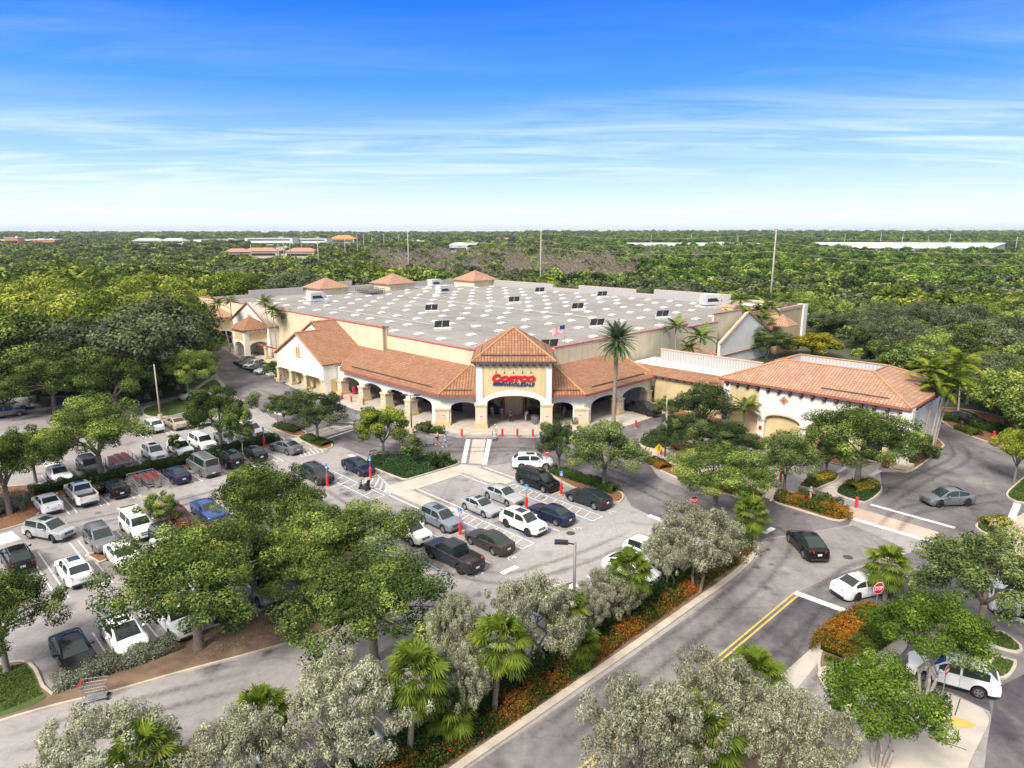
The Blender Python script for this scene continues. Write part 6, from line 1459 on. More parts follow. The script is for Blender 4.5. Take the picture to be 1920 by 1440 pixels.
def palm(kind, xy, h, label, crown=1.0, bend=(0, 0), cat='palm tree', group=None, r=None):
    e = empty({'fan': 'fan_palm', 'date': 'date_palm', 'feather': 'feather_palm', 'yellow': 'feather_palm'}[kind], (xy[0], xy[1], 0), 0, label, cat, group)
    r0, r1, m = {'fan': (.17, .13, 'palm_bark'), 'date': (.30, .24, 'palm_bark'), 'feather': (.13, .09, 'pale_bark'), 'yellow': (.14, .08, 'pale_bark')}[kind]
    me, tip = palm_trunk(h, r0, r1, bend, M[m]); link('trunk', me, e)
    if kind in ('feather', 'yellow'):
        mb = MB(); mb.tube([tip, (tip[0], tip[1], tip[2] + .35), (tip[0], tip[1], tip[2] + .8)], [r1 * 1.1, r1 * 1.25, r1 * .7], 8); link('crownshaft', mb.mesh('crownshaft', M['hedge'] if False else M['lime_hedge'], smooth=True), e); z = tip[2] + .7
    elif kind == 'date':
        mb = MB(); mb.ball((tip[0], tip[1], tip[2] - .1), .45, 10, 7, 1.2); link('leaf_bases', mb.mesh('leaf_bases', M['palm_bark'], smooth=True), e); z = tip[2] + .2
    else: z = tip[2]
    c = link('crown', PALM[kind][rng.randrange(len(PALM[kind]))], e); c.location = (tip[0], tip[1], z); c.rotation_euler = (0, 0, rng.uniform(0, 6.28)); c.scale = (crown,) * 3
    return e
def palm_px(kind, base, top, label, crown=1.0, **kw):
    """foot at one photo pixel, heart of the crown at another"""
    x, y = P(*base); h = height_at(x, y, top[1]); sc = F / (y * math.cos(PITCH) - (h - CAMH) * math.sin(PITCH)); dx = (top[0] - proj(x, y, h)[0]) / sc
    return palm(kind, (x, y), h, label, crown, (dx, 0), **kw)
for b, t, l, s in (((927, 1345), (940, 1208), 'tall fan palm in the strip, foremost clear trunk', 1.05), ((770, 1425), (778, 1268), 'fan palm left of the tall one in the strip', 1.05), ((1400, 1012), (1410, 965), 'fan palm at the rounded end of the strip', 1.0), ((1178, 1172), (1180, 1072), 'fan palm beside the white cars', .95),
                   ((1658, 1128), (1665, 1062), 'fan palm beside the big stop sign', 1.0), ((1062, 1240), (1062, 1145), 'fan palm hidden among silver trees by the lamp post', .9), ((840, 1395), (846, 1330), 'short fan palm behind the strip hedge', .8), ((1085, 1248), (1085, 1205), 'low fan palm beside the strip hedge', .8),
                   ((1430, 1360), (1415, 1270), 'fan palm above the silver trees on the corner', 1.0), ((1330, 1490), (1318, 1385), 'fan palm between the foremost silver trees', 1.15), ((270, 1560), (270, 1425), 'fan palm at the bottom left edge', 1.0), ((500, 1470), (490, 1340), 'fan palm left of the wide silver tree', .85)): palm_px('fan', b, t, l, s)
palm_px('date', (1150, 800), (1157, 642), 'tall date palm in front of the porch', 1.0)
for b, t, l, s in (((1265, 722), (1267, 622), 'tallest thin palm behind the link wing', .95), ((1302, 730), (1313, 642), 'leaning thin palm with long fronds behind the link wing', 1.1), ((1288, 728), (1292, 662), 'short thin palm behind the link wing', .75),
                   ((1388, 655), (1388, 570), 'thin palm before the east gable, tallest of its clump', 1.2), ((1400, 660), (1404, 597), 'thin palm second in the clump at the east gable', 1.1), ((1422, 662), (1425, 590), 'thin palm third in the clump at the east gable', 1.15), ((1372, 668), (1372, 648), 'short palm at the foot of the east gable', .75), ((1395, 670), (1393, 650), 'short palm beside it at the east gable', .55),
                   ((1470, 650), (1472, 570), 'thin palm at the east end block', 1.2), ((1452, 655), (1455, 592), 'thin palm with yellow fronds at the east end block', 1.1), ((1352, 668), (1350, 612), 'thin palm leftmost in the clump at the east gable', 1.1), ((1430, 668), (1428, 606), 'thin palm before the white east gable wall', 1.1), ((1375, 662), (1370, 602), 'thin palm fourth in the clump at the east gable', 1.0), ((1442, 660), (1440, 583), 'thin palm between the east gable and the end block', 1.15), ((1415, 672), (1412, 628), 'low thin palm in the clump at the east gable', .9), ((1395, 820), (1395, 775), 'small palm against the annex arch', .75),
                   ((432, 660), (408, 578), 'thin palm left of the gabled bay', .9), ((440, 655), (432, 572), 'thin palm nearest the gabled bay', .8), ((512, 670), (497, 575), 'thin palm right of the small corner tower', .9), ((520, 672), (512, 590), 'thin palm second right of the corner tower', .85), ((545, 668), (528, 598), 'thin palm third right of the corner tower', .8), ((560, 660), (540, 605), 'thin palm fourth right of the corner tower', .7), ((562, 650), (556, 597), 'thin palm fifth right of the corner tower', .85),
                   ((362, 620), (362, 540), 'palm above the western trees by the far tower', 1.1), ((446, 600), (444, 545), 'palm among dark trees behind the store', 1.0), ((145, 640), (140, 535), 'palm in the western wood', 1.3), ((185, 620), (180, 520), 'palm among yellow green trees in the western wood', 1.2)): palm_px('feather', b, t, l, s)
for b, t, l, s in (((1735, 838), (1742, 706), 'tall yellowing palm leftmost at the annex end', 1.05), ((1748, 842), (1778, 722), 'leaning yellowing palm at the annex end', 1.15), ((1752, 838), (1800, 695), 'tallest yellowing palm at the annex end', 1.15), ((1742, 842), (1765, 745), 'lowest yellowing palm at the annex end', 1.0), ((1728, 845), (1752, 735), 'yellowing palm in the middle of the annex end clump', .9), ((1795, 782), (1800, 720), 'yellowing palm behind the annex clump', .8)): palm_px('yellow', b, t, l, s)

# ---- hedges, beds, ground cover
def leafy_band(name, line, w, h, dens, leaf, m, label, cat='hedge', core=True, z0=.08, rough=.12, kind=None, aspect=.6, jag=.0, seed=3, round_=.3):
    """clipped planting along a line: leaves on top and sides over a leafy core"""
    R = np.random.default_rng(seed + len(line)); mb = MB(); C, Nn, T = [], [], []
    base = Vector((line[0][0], line[0][1], 0))
    for (p, q) in zip(line, line[1:]):
        p, q = Vector((*p, 0)) - base, Vector((*q, 0)) - base; L = (q - p).length; d = (q - p).normalized(); s = Vector((-d.y, d.x, 0)); n = int(1.5 * dens * L * (w + 2 * h))
        if core: mb.beam(p + Vector((0, 0, z0 + h * .33)) + d * .25, q + Vector((0, 0, z0 + h * .33)) - d * .25, w * .6, h * .62)
        t = R.uniform(-.25 / L, 1 + .25 / L, n); k = R.uniform(0, w + 2 * h, n); wob = 1 + rough * np.sin(t * L * 2.1 + seed) + rough * .7 * np.sin(t * L * 5.3) + R.normal(0, rough * .6, n)
        u = np.where(k < h, -w / 2, np.where(k > h + w, w / 2, k - h - w / 2)); z = np.where(k < h, k, np.where(k > h + w, w + 2 * h - k, h)) * wob
        z = z - round_ * h * (np.abs(u) / (w / 2)) ** 3 * (z > h * .7); u = u * (1 + R.normal(0, .06, n)) + R.normal(0, rough * .4, n)
        for i in range(n):
            v = p + d * (t[i] * L) + s * u[i]; C.append((v.x, v.y, z0 + max(.05, z[i]))); sd = np.array(s) * (1 if u[i] > 0 else -1); Nn.append(sd * (.9 if h < k[i] < h + w else 1.0) * .6 + np.array([0, 0, .9 if h < k[i] < h + w else .25]) + R.normal(0, .45, 3)); 
    C = np.array(C); n = len(C); cl = np.sin(C[:, 0] * 1.1 + seed) * np.sin(C[:, 1] * 1.3 + 2 * seed) + .5 * np.sin(C[:, 0] * .43 + C[:, 1] * .61 + seed); T = np.clip((.45 if m is not M['flower'] else .37) + (.16 if m is not M['flower'] else .24) * cl + R.normal(0, .2, n), 0, 1)
    me = leaf_object(name, C, np.array(Nn), .85 * leaf * R.uniform(.6, 1.3, n), aspect, T, m, mb if core else None); o = link(name, me); o.location = base
    return tag(o, label, cat, None, kind)
leafy_band('clipped_hedge', gab((79.6, 10.8), (79.0, 16.2)), 1.3, .95, 190, .16, M['hedge'], 'clipped green hedge at the west end of the long planter')
leafy_band('clipped_hedge', gab((78.6, 16.4), (78.6, 23.6)), 1.3, .95, 190, .16, M['hedge'], 'clipped hedge behind the trolley bay in the middle of the planter')
leafy_band('clipped_hedge', gab((78.6, 23.8), (78.8, 29.2)), 1.3, .95, 190, .16, M['hedge'], 'clipped hedge behind the taupe van')
leafy_band('clipped_hedge', gab((78.6, 29.8), (79.2, 36.6)), 1.4, 1.1, 190, .16, M['hedge'], 'clipped hedge at the east end of the long planter behind black cars')
leafy_band('silver_hedge', px((108, 1290), (200, 1258), (262, 1238), (322, 1215)), 1.3, .8, 380, .13, M['silver_hedge'], 'low silver green hedge at the foot of the parked cars', rough=.16)
leafy_band('silver_shrub', px((-40, 960), (12, 965), (30, 940)), 2.4, 1.0, 240, .16, M['silver_hedge'], 'mounded silver shrubs in red mulch at the west edge', 'shrub', rough=.2)
leafy_band('clipped_hedge', px((560, 1545), (650, 1480), (770, 1412), (880, 1345), (965, 1290), (1080, 1222), (1180, 1152), (1260, 1102), (1330, 1052), (1392, 1020)), 1.5, 1.1, 170, .16, M['hedge'], 'long clipped hedge along the car bays beside the entrance road')
leafy_band('flowering_shrub', px((580, 1570), (722, 1478), (844, 1402), (965, 1328), (1076, 1252), (1177, 1180), (1277, 1112), (1362, 1054), (1400, 1026)), 1.45, .7, 260, .15, M['flower'], 'long row of orange flowering shrubs along the entrance road kerb', 'shrub', rough=.26, seed=5)
leafy_band('flowering_shrub', px((1556, 1232), (1575, 1205), (1612, 1178), (1650, 1160)), 2.2, .9, 340, .14, M['bright_flower'], 'bright orange flowering shrubs under the big stop sign', 'shrub', rough=.2, seed=6)
leafy_band('clipped_hedge', px((1604, 1236), (1632, 1212), (1662, 1190), (1692, 1170)), 1.25, 1.3, 330, .14, M['lime_hedge'], 'trimmed light green hedge beside the corner pavement', rough=.06)
leafy_band('low_shrub', px((1555, 1255), (1590, 1262)), 1.5, .5, 200, .16, M['myrtle'], 'low green shrubs at the rounded corner kerb', 'shrub')
leafy_band('flowering_shrub', px((1460, 936), (1500, 945), (1550, 960), (1580, 968)), 1.9, .75, 260, .17, M['flower'], 'orange flowering shrubs in the crossing bed by the black sedan', 'shrub', rough=.22, seed=9)
leafy_band('flowering_shrub', px((1562, 968), (1586, 968)), 1.5, .9, 300, .16, M['bright_flower'], 'bright red orange bush at the crossing corner', 'shrub', rough=.2, seed=2)
leafy_band('low_shrub', px((1500, 935), (1545, 944), (1572, 952)), 1.1, .9, 200, .17, M['hedge'], 'dark green shrubs behind the orange flower bed', 'shrub')
leafy_band('flowering_shrub', px((1222, 866), (1246, 880)), 1.6, .6, 230, .17, M['flower'], 'small orange flower bed at the pedestrian sign', 'shrub', seed=4)
leafy_band('flowering_shrub', px((1280, 898), (1350, 915), (1420, 934)), 1.5, .5, 160, .17, M['flower'], 'orange flower bed under the broad olive tree', 'shrub', seed=8)
leafy_band('croton_bush', px((1525, 902), (1555, 896)), 1.3, .6, 260, .17, M['croton'], 'yellow crotons in the western pavement bed', 'shrub')
leafy_band('croton_bush', px((1598, 920), (1634, 914)), 1.6, .75, 260, .17, M['croton'], 'yellow crotons round the large tree trunk', 'shrub')
leafy_band('croton_bush', px((1848, 985), (1882, 982)), 1.3, .6, 260, .17, M['croton'], 'yellow crotons in the small island at the pink crossing', 'shrub')
leafy_band('croton_bush', px((1800, 806), (1830, 818)), 1.5, .7, 200, .2, M['lime_hedge'], 'lime green bushes along the far east kerb', 'shrub')
leafy_band('croton_bush', px((1266, 846), (1290, 842)), 1.5, .7, 200, .2, M['croton'], 'yellow bush behind the pedestrian sign', 'shrub')
leafy_band('croton_bush', px((1412, 838), (1470, 850)), 1.5, .7, 160, .2, M['lime_hedge'], 'light green bushes before the annex pillar', 'shrub')
leafy_band('clipped_hedge', px((1762, 785), (1800, 792), (1870, 812), (1930, 838)), 2.0, 1.0, 120, .2, M['hedge'], 'dark hedge along the far east bed under the trees')
leafy_band('clipped_hedge', px((1036, 886), (1080, 899), (1120, 912), (1152, 925)), 1.3, .75, 230, .15, M['hedge'], 'clipped hedge under the pair of dark trees')
leafy_band('clipped_hedge', px((800, 812), (830, 814)), 1.0, .9, 260, .14, M['hedge'], 'square clipped hedge at the porch corner pillar')
leafy_band('low_shrub', px((522, 800), (560, 810)), 1.6, .5, 220, .16, M['hedge'], 'low green planting in the western round island', 'shrub')
leafy_band('low_shrub', px((575, 822), (612, 836)), 1.6, .5, 220, .16, M['hedge'], 'low green planting in the eastern round island', 'shrub')
def ground_cover(name, poly, h, dens, leaf, m, seed=1):
    R = np.random.default_rng(seed); poly = ccw(poly); tris = tessellate_polygon([[Vector((p[0], p[1], 0)) for p in poly]]); C = []
    for t in tris:
        a, b, c = (np.array((*poly[i], 0.)) for i in t); ar = np.linalg.norm(np.cross(b - a, c - a)) / 2; n = int(ar * dens); r1, r2 = np.sqrt(R.random(n)), R.random(n)
        C.append(a[None] * (1 - r1)[:, None] + b[None] * (r1 * (1 - r2))[:, None] + c[None] * (r1 * r2)[:, None])
    C = np.concatenate(C); n = len(C); C[:, 2] = .1 + R.random(n) * h * (1 + .4 * np.sin(C[:, 0] * 1.3) * np.cos(C[:, 1] * 1.7)); Nn = R.normal(0, .5, (n, 3)) + np.array([0, 0, .8])
    me = leaf_object(name, C, Nn, leaf * R.uniform(.6, 1.3, n), .55, np.clip(R.normal(.47, .2, n) + .14 * np.sin(C[:, 0] * 1.1) * np.cos(C[:, 1] * .9), 0, 1), m); o = link(name, me); o['kind'] = 'stuff'; return o
ground_cover('ground_cover', BED['green'], .35, 110, .2, M['cover'], 1)
ground_cover('ground_cover', BED['yellow_east'], .3, 130, .18, M['cover'], 2); ground_cover('ground_cover', BED['yellow_west'], .3, 130, .18, M['cover'], 3)
ground_cover('ground_cover', BED['kerb_east'], .3, 130, .18, M['grass'], 4); ground_cover('ground_cover', BED['myrtle'], .4, 200, .16, M['cover'], 5); ground_cover('ground_cover', BED['side_lot'], .6, 60, .26, M['cover'], 6)
ground_cover('grass', smooth_closed(px((-110, 1292), (0, 1257), (42, 1249), (58, 1260), (72, 1292), (80, 1306), (50, 1318), (0, 1338), (-110, 1375))), .10, 330, .12, M['grass'], 7)
for k in ('lawn_north', 'lawn_south', 'edge_east', 'lawn_lamp'): ground_cover('grass', BED[k], .08, 200 if 'lamp' not in k else 60, .14, M['grass'], 9)
ground_cover('leaf_litter', px((340, 1215), (450, 1190), (545, 1160), (560, 1185), (450, 1220), (345, 1248)), .03, 40, .12, M['deadwood'], 11)
# ------------------------------------------------------------------ street furniture
def lamp_post(xy, h, label, arms, rz=0, m='greypole', basec='yellow_base'):
    e = empty('lamp_post', (*xy, 0), rz, label, 'lamp post')
    mb = MB(); mb.tube([(0, 0, 0), (0, 0, h)], [.12, .08], 8); link('pole', mb.mesh('pole', M[m], smooth=True), e)
    mb = MB(); mb.cyl((0, 0, 0), .3, .75, 14); link('base', mb.mesh('base', M[basec]), e)
    for a in arms:
        mb = MB(); c, s = math.cos(a), math.sin(a); mb.beam((0, 0, h - .1), (c * .5, s * .5, h - .02), .07, .07); mb.box((c * .85, s * .85, h + .02), (.85, .5, .12), a); mb.box((c * .85, s * .85, h + .09), (.6, .34, .05), a); ob = link('lamp_head', mb.mesh('lamp_head', M['dark']), e)
        mb = MB(); mb.box((c * .85, s * .85, h - .05), (.6, .36, .02), a); link('lens', mb.mesh('lens', M['skycurb']), ob)
    return e
x, y = P(1074, 1215); lamp_post((x, y), height_at(x, y, 1018), 'brown lamp post with flat square head among the silver trees', [math.radians(175)])
x, y = P(772, 812); lamp_post((x, y), height_at(x, y, 741), 'two headed lamp post in front of the arched porch', [0, PI])
x, y = P(301, 786); lamp_post((x, y), height_at(x, y, 683), 'concrete pole on an orange base beside the lawn', [], m='concpole')
x, y = P(1248, 800); lamp_post((x, y), height_at(x, y, 742), 'plain pole beside the yellow link wall', [], m='concpole', basec='kerb')
x, y = P(1246, 868); lamp_post((x, y), height_at(x, y, 770), 'dark pole next to the yellow pedestrian sign', [], m='greypole', basec='kerb')

def bollard(xy, label, h=1.15, sign=False, group='red bollards'):
    e = empty('bollard', (*xy, 0.02), 0, label, 'bollard', group)
    mb = MB(); mb.tube([(0, 0, 0), (0, 0, h - .08), (0, 0, h)], [.14, .14, .07], 12); link('post', mb.mesh('post', M['red'], smooth=False), e)
    mb = MB(); mb.cyl((0, 0, 0), .22, .06, 12); link('foot', mb.mesh('foot', M['kerb']), e)
    if sign:
        mb = MB(); mb.cyl((0, 0, h), .035, 1.15, 6); link('sign_post', mb.mesh('sign_post', M['steel']), e)
        mb = MB(); mb.box((0, 0, h + 1.0), (.36, .03, .5)); s = link('sign_plate', mb.mesh('sign_plate', M['signblue']), e); s.rotation_euler = (0, 0, math.radians(-30))
        mb = MB(); r = .085; pts = [(math.cos(t) * r, -.022, h + .93 + math.sin(t) * r) for t in [PI * .9 + k * PI / 5 for k in range(8)]]
        mb.tube(pts, .016, 4); mb.tube([(0, -.022, h + 1.15), (-.01, -.022, h + 1.0), (.08, -.022, h + 1.0), (.1, -.022, h + .88)], .016, 4); mb.ball((0, -.022, h + 1.19), .028, 6, 4)
        mb.box((0, -.02, h + .8), (.26, .01, .05)); link('symbol', mb.mesh('symbol', M['white']), s)
    return e
for p, l in (((866, 820), 'red bollard at the left side of the porch crossing'), ((942, 820), 'red bollard just right of the porch crossing'), ((970, 820), 'red bollard second right of the porch crossing'), ((999, 820), 'red bollard third right of the porch crossing'),
             ((1192, 803), 'red bollard beside the dark pickup at the arch'), ((1239, 853), 'red bollard next to the yellow pedestrian sign'), ((1463, 902), 'red bollard at the barred bay of the annex'), ((1605, 953), 'red bollard at the pink crossing'),
             ((642, 749), 'red bollard before the first porch arch'), ((659, 755), 'red bollard before the second porch pillar'), ((682, 760), 'red bollard before the second porch arch')): bollard(P(*p), l)
for p, l in (((614, 913), 'red bollard with blue permit sign before the charcoal SUV'), ((695, 898), 'red bollard with sign before the navy sedan'), ((863, 1004), 'red bollard with blue permit sign before the blue grey SUV'),
             ((987, 955), 'red bollard with blue permit sign between silver sedan and white crossover'), ((1052, 928), 'red bollard with blue permit sign before the black minivan'), ((496, 838), 'red bollard with blue permit sign by the long planter end')): bollard(P(*p), l, 1.3, True, 'red bollards with permit signs')
bollard(P(484, 828), 'red bollard at the nose of the white crossover', 1.2)

def text_mesh(txt, w, h, m, depth=.012):
    me, lo, hi = letters(txt, 1.0, 0, .02, depth / 2); n = len(me.vertices); vs = np.empty(n * 3); me.vertices.foreach_get('co', vs); vs = vs.reshape(-1, 3)
    o = np.stack([(vs[:, 0] - (lo[0] + hi[0]) / 2) * w / (hi[0] - lo[0]), -vs[:, 2], (vs[:, 1] - (lo[1] + hi[1]) / 2) * h / (hi[1] - lo[1])], 1); me.vertices.foreach_set('co', o.ravel()); me.materials.clear(); me.materials.append(m); me.update(); return me
def octagon(mb, r, y, th): mb.extrude([(r * math.cos(PI / 8 + k * PI / 4), y, r * math.sin(PI / 8 + k * PI / 4)) for k in range(8)], (0, th, 0))
def stop_sign(xy, h, rz, label, size=.40, text=True, kind='stop'):
    e = empty('stop_sign' if kind == 'stop' else 'road_sign', (*xy, 0), math.radians(rz), label, 'sign')
    mb = MB(); mb.box((0, .03, h / 2 + .1), (.06, .04, h + .2)); link('post', mb.mesh('post', M['steel']), e)
    mb = MB(); octagon(mb, size, 0, .012) if kind == 'stop' else mb.extrude([(size * .8 * math.cos(k * PI / 12), 0, size * .8 * math.sin(k * PI / 12)) for k in range(24)], (0, .012, 0))
    f = link('border', mb.mesh('border', M['white']), e); f.location = (0, 0, h)
    mb = MB(); octagon(mb, size * .93, -.006, .005) if kind == 'stop' else mb.extrude([(size * .75 * math.cos(k * PI / 12), -.006, size * .75 * math.sin(k * PI / 12)) for k in range(24)], (0, .005, 0))
    r = link('face', mb.mesh('face', M['signred']), e); r.location = (0, 0, h)
    if kind == 'stop': t = text_mesh('STOP', size * 1.45, size * .62, M['white'])
    else: mb = MB(); mb.box((0, -.01, 0), (size * 1.1, .012, size * .25)); t = mb.mesh('bar', M['white'])
    t = link('lettering' if kind == 'stop' else 'bar', t, r); t.location = (0, -.012, 0); return e
def sign_px(foot, top, label, **kw):
    x, y = P(*foot); return stop_sign((x, y), height_at(x, y, top), kw.pop('rz', 0), label, **kw)
sign_px((1641, 1153), 1103, 'big red stop sign above the bright orange shrubs', size=.46, rz=14)
sign_px((1299, 968), 946, 'red stop sign by the silver trees at the exit', size=.40, rz=10) if False else stop_sign(P(1299, 976), 2.0, 10, 'red stop sign behind the silver trees at the lot exit', .43)
stop_sign(P(1025, 884), 2.2, 5, 'red no entry sign left of the tree pair island', .40, kind='no entry')
stop_sign(P(521, 800), 2.1, -30, 'small red sign in the western round island', .34, kind='no entry')
stop_sign(P(695, 885), 2.2, 60, 'sign seen edge on at the corner of the green planted island', .34, kind='no entry')
stop_sign(P(1766, 1318), 2.1, 36, 'striped red sign seen edge on at the flowering myrtles', .40, kind='no entry')
e = empty('pedestrian_sign', (*P(1234, 870), 0), 0, 'yellow diamond pedestrian sign at the crossing bed', 'sign')
mb = MB(); mb.box((0, .03, 1.2), (.06, .04, 2.4)); link('post', mb.mesh('post', M['steel']), e)
mb = MB(); mb.extrude([(0, 0, 1.35), (.5, 0, 1.9), (0, 0, 2.45), (-.5, 0, 1.9)], (0, .012, 0)); f = link('face', mb.mesh('face', M['signyellow']), e)
mb = MB(); mb.ball((0, -.012, 2.18), .06, 8, 5); mb.tube([(0, -.012, 2.1), (0, -.012, 1.85)], .05, 5); mb.tube([(0, -.012, 1.87), (-.12, -.012, 1.62)], .03, 4); mb.tube([(0, -.012, 1.87), (.1, -.012, 1.62)], .03, 4); mb.tube([(-.14, -.012, 1.95), (0, -.012, 2.07), (.13, -.012, 1.92)], .025, 4); link('symbol', mb.mesh('symbol', M['dark']), f)

def bin_(xy, label):
    e = empty('litter_bin', (*xy, .1), 0, label, 'bin'); mb = MB(); mb.tube([(0, 0, 0), (0, 0, .1), (0, 0, .95)], [.36, .4, .4], 16); link('body', mb.mesh('body', M['darkred']), e)
    mb = MB(); mb.tube([(0, 0, .95), (0, 0, 1.0), (0, 0, 1.2), (0, 0, 1.32)], [.44, .44, .36, .1], 16); mb.box((0, -.36, 1.08), (.3, .1, .14)); link('lid', mb.mesh('lid', M['darkred'], smooth=False), e)
bin_(P(1660, 876), 'dark red litter bin at the annex entrance'); bin_(AB(94.0, 57.5), 'dark red litter bin under the first porch arch')
e = empty('fire_hydrant', (*P(1863, 822), .05), 0, 'red fire hydrant in the far east mulch bed', 'hydrant')
mb = MB(); mb.tube([(0, 0, 0), (0, 0, .08), (0, 0, .1), (0, 0, .7), (0, 0, .74), (0, 0, .9), (0, 0, 1.0)], [.2, .2, .14, .14, .18, .14, .04], 12); link('barrel', mb.mesh('barrel', M['red']), e)
mb = MB(); mb.tube([(-.26, 0, .55), (.26, 0, .55)], .08, 8); mb.tube([(0, 0, .5), (0, -.25, .5)], .1, 8); link('nozzle', mb.mesh('nozzle', M['red']), e)
for p, l in (((1178, 1166), ''),): pass

# ---- trolleys
def cart_meshes():
    mb = MB(); w0, w1, l0, l1, z0, z1 = .22, .30, .36, .52, .45, .98
    lo = [(-l0, -w0, z0), (l0, -w0, z0), (l0, w0, z0), (-l0, w0, z0)]; hi = [(-l1, -w1, z1), (l1, -w1 * .85, z1 - .06), (l1, w1 * .85, z1 - .06), (-l1, w1, z1)]
    L4 = lambda a, b, t: tuple(a[i] + (b[i] - a[i]) * t for i in range(3))
    for i in range(4):
        j = (i + 1) % 4; mb.tube([hi[i], hi[j]], .014, 5); mb.tube([lo[i], lo[j]], .012, 5)
        n = 7 if i % 2 else 9
        for k in range(n + 1): t = k / n; mb.tube([L4(lo[i], lo[j], t), L4(hi[i], hi[j], t)], .007, 4, False)
        for k in (.33, .66): mb.tube([L4(lo[i], hi[i], k), L4(lo[j], hi[j], k)], .007, 4, False)
    for k in range(9): t = k / 8; mb.tube([L4(lo[0], lo[1], t), L4(lo[3], lo[2], t)], .007, 4, False)
    bk = mb.mesh('basket', M['steel'])
    mb = MB()
    for s in (-1, 1): mb.tube([(-.50, s * .26, .98), (-.46, s * .26, .35), (-.42, s * .26, .14), (.46, s * .2, .17)], .016, 5); mb.tube([(.46, s * .2, .17), (.36, s * .2, .45)], .014, 5)
    mb.tube([(-.44, -.26, .2), (-.44, .26, .2)], .014, 5); mb.box((0, 0, .2), (.8, .42, .02)); fr = mb.mesh('frame', M['steel'])
    mb = MB(); mb.tube([(-.58, -.28, 1.0), (-.58, .28, 1.0)], .022, 8); mb.box((-.53, 0, .97), (.03, .4, .05)); hd = mb.mesh('handle', M['signred'])
    mb = MB(); mb.tube([(0, -.02, 0), (0, .02, 0)], .07, 10); wh = mb.mesh('wheel', M['black'])
    mb = MB(); mb.extrude([(-.44, -.22, .74), (-.44, .22, .74), (-.48, .23, .84), (-.48, -.23, .84)], (.02, 0, 0)); fl = mb.mesh('seat_flap', M['steel']); return bk, fr, hd, wh, fl
CM = cart_meshes()
def cart(xy, rz, label, group='shopping carts', s=1.0, z=.01):
    e = empty('shopping_cart', (*xy, z), math.radians(rz), label, 'shopping cart', group); e.scale = (s, s, s)
    link('basket', CM[0], e); link('frame', CM[1], e); link('handle', CM[2], e); link('seat_flap', CM[4], e)
    for x, y in ((-.42, .26), (-.42, -.26), (.46, .2), (.46, -.2)): w = link('wheel', CM[3], e); w.location = (x, y, .07)
    return e
cart(P(182, 1312), 20, 'lone shopping cart left at the kerb of the soil strip', None, 1.25)
def corral(a0, a1, b0, b1, label):
    e = empty('cart_corral', (*AB((a0 + a1) / 2, (b0 + b1) / 2), 0), 0, label, 'cart corral')
    for b in (b0, b1):
        mb = MB()
        for z in (.3, .62, .95): mb.tube([ABZ(a0, b, z), ABZ(a1, b, z)], .035, 6)
        for k in range(4): a = a0 + (a1 - a0) * k / 3; mb.tube([ABZ(a, b, 0), ABZ(a, b, .97)], .04, 6)
        mb.build('rail', M['steel'], e)
    mb = MB(); mb.tube([ABZ(a1, b0, .95), ABZ(a1, b1, .95)], .035, 6); mb.tube([ABZ(a1, b0, .5), ABZ(a1, b1, .5)], .035, 6); mb.build('end_rail', M['steel'], e)
corral(71.6, 76.5, 18.7, 21.3, 'railed cart corral below the long hedge with a yellow painted mouth'); corral(85.5, 80.6, 18.6, 21.4, 'railed cart corral above the long hedge beside the wide tree')
cl = 'carts nested in the corral below the long hedge'; k_ = 0
for b, n, a0 in ((19.2, 4, 76.0), (20.0, 7, 76.0), (20.8, 6, 76.0)):
    for i in range(n): cart(AB(a0 - .36 * i - .3, b), NW, 'red handled cart nested in the corral below the long hedge', cl)
cart(AB(73.0, 20.6), 120, 'orange handled cart standing alone in the mouth of the lower corral')
for b, n in ((19.2, 8), (19.9, 9), (20.6, 9)):
    for i in range(n): cart(AB(81.2 + .36 * i, b), SE, 'red handled cart nested in the corral above the long hedge', 'carts nested in the corral above the long hedge')
for r in range(2):
    for i in range(9):
        p = P(620 + i * 4.6 + r * 3, 797 - r * 7); c = cart(p, 5, 'grey cart in the row being collected behind the dark round tree', 'carts in the row being collected')
        for q in c.children:
            if q.name.startswith(('handle', 'seat_flap')): q.material_slots[0].link = 'OBJECT'; q.material_slots[0].material = M['steel']

# ---- flag
fx_, fy_ = AB(64.0, 75.0)
e = empty('flagpole', (fx_, fy_, RZ), 0, 'thin flagpole on the store roof beside the entrance tower', 'flagpole')
mb = MB(); mb.tube([(0, 0, 0), (0, 0, 4.2)], [.05, .03], 8); link('pole', mb.mesh('pole', M['steel']), e); mb = MB(); mb.ball((0, 0, 4.25), .08, 8, 6); link('finial', mb.mesh('finial', M['signyellow']), e); mb = MB(); mb.box((0, 0, .05), (.5, .5, .1)); link('base', mb.mesh('base', M['skycurb']), e)
fl = empty('flag', (fx_, fy_, RZ + 4.1), 0, 'starred and striped flag blowing left from the roof flagpole', 'flag')
def cloth(x0, x1, z0, z1, m, nm, off=0):
    mb = MB(); n = 14; vs = []
    for i in range(n + 1):
        x = x0 + (x1 - x0) * i / n; w = .16 * math.sin(x * 5.2) * min(1, -x / .5)
        for z in (z0, z1): vs.append((x * .96, w + off, z - .22 * (x / 2.0) ** 2 * -1 * -1 - .35 * (-x / 2.0)))
    mb.add(vs, [(2 * i, 2 * i + 2, 2 * i + 3, 2 * i + 1) for i in range(n)]); link(nm, mb.mesh(nm, m, smooth=True), fl)
sh = 1.15 / 13
red_b, wht_b = MB(), MB()
for k in range(13): cloth(-1.9 if k >= 6 or True else -1.1, -.02, -sh * (k + 1), -sh * k, M['signred'] if k % 2 == 0 else M['white'], 'stripe')
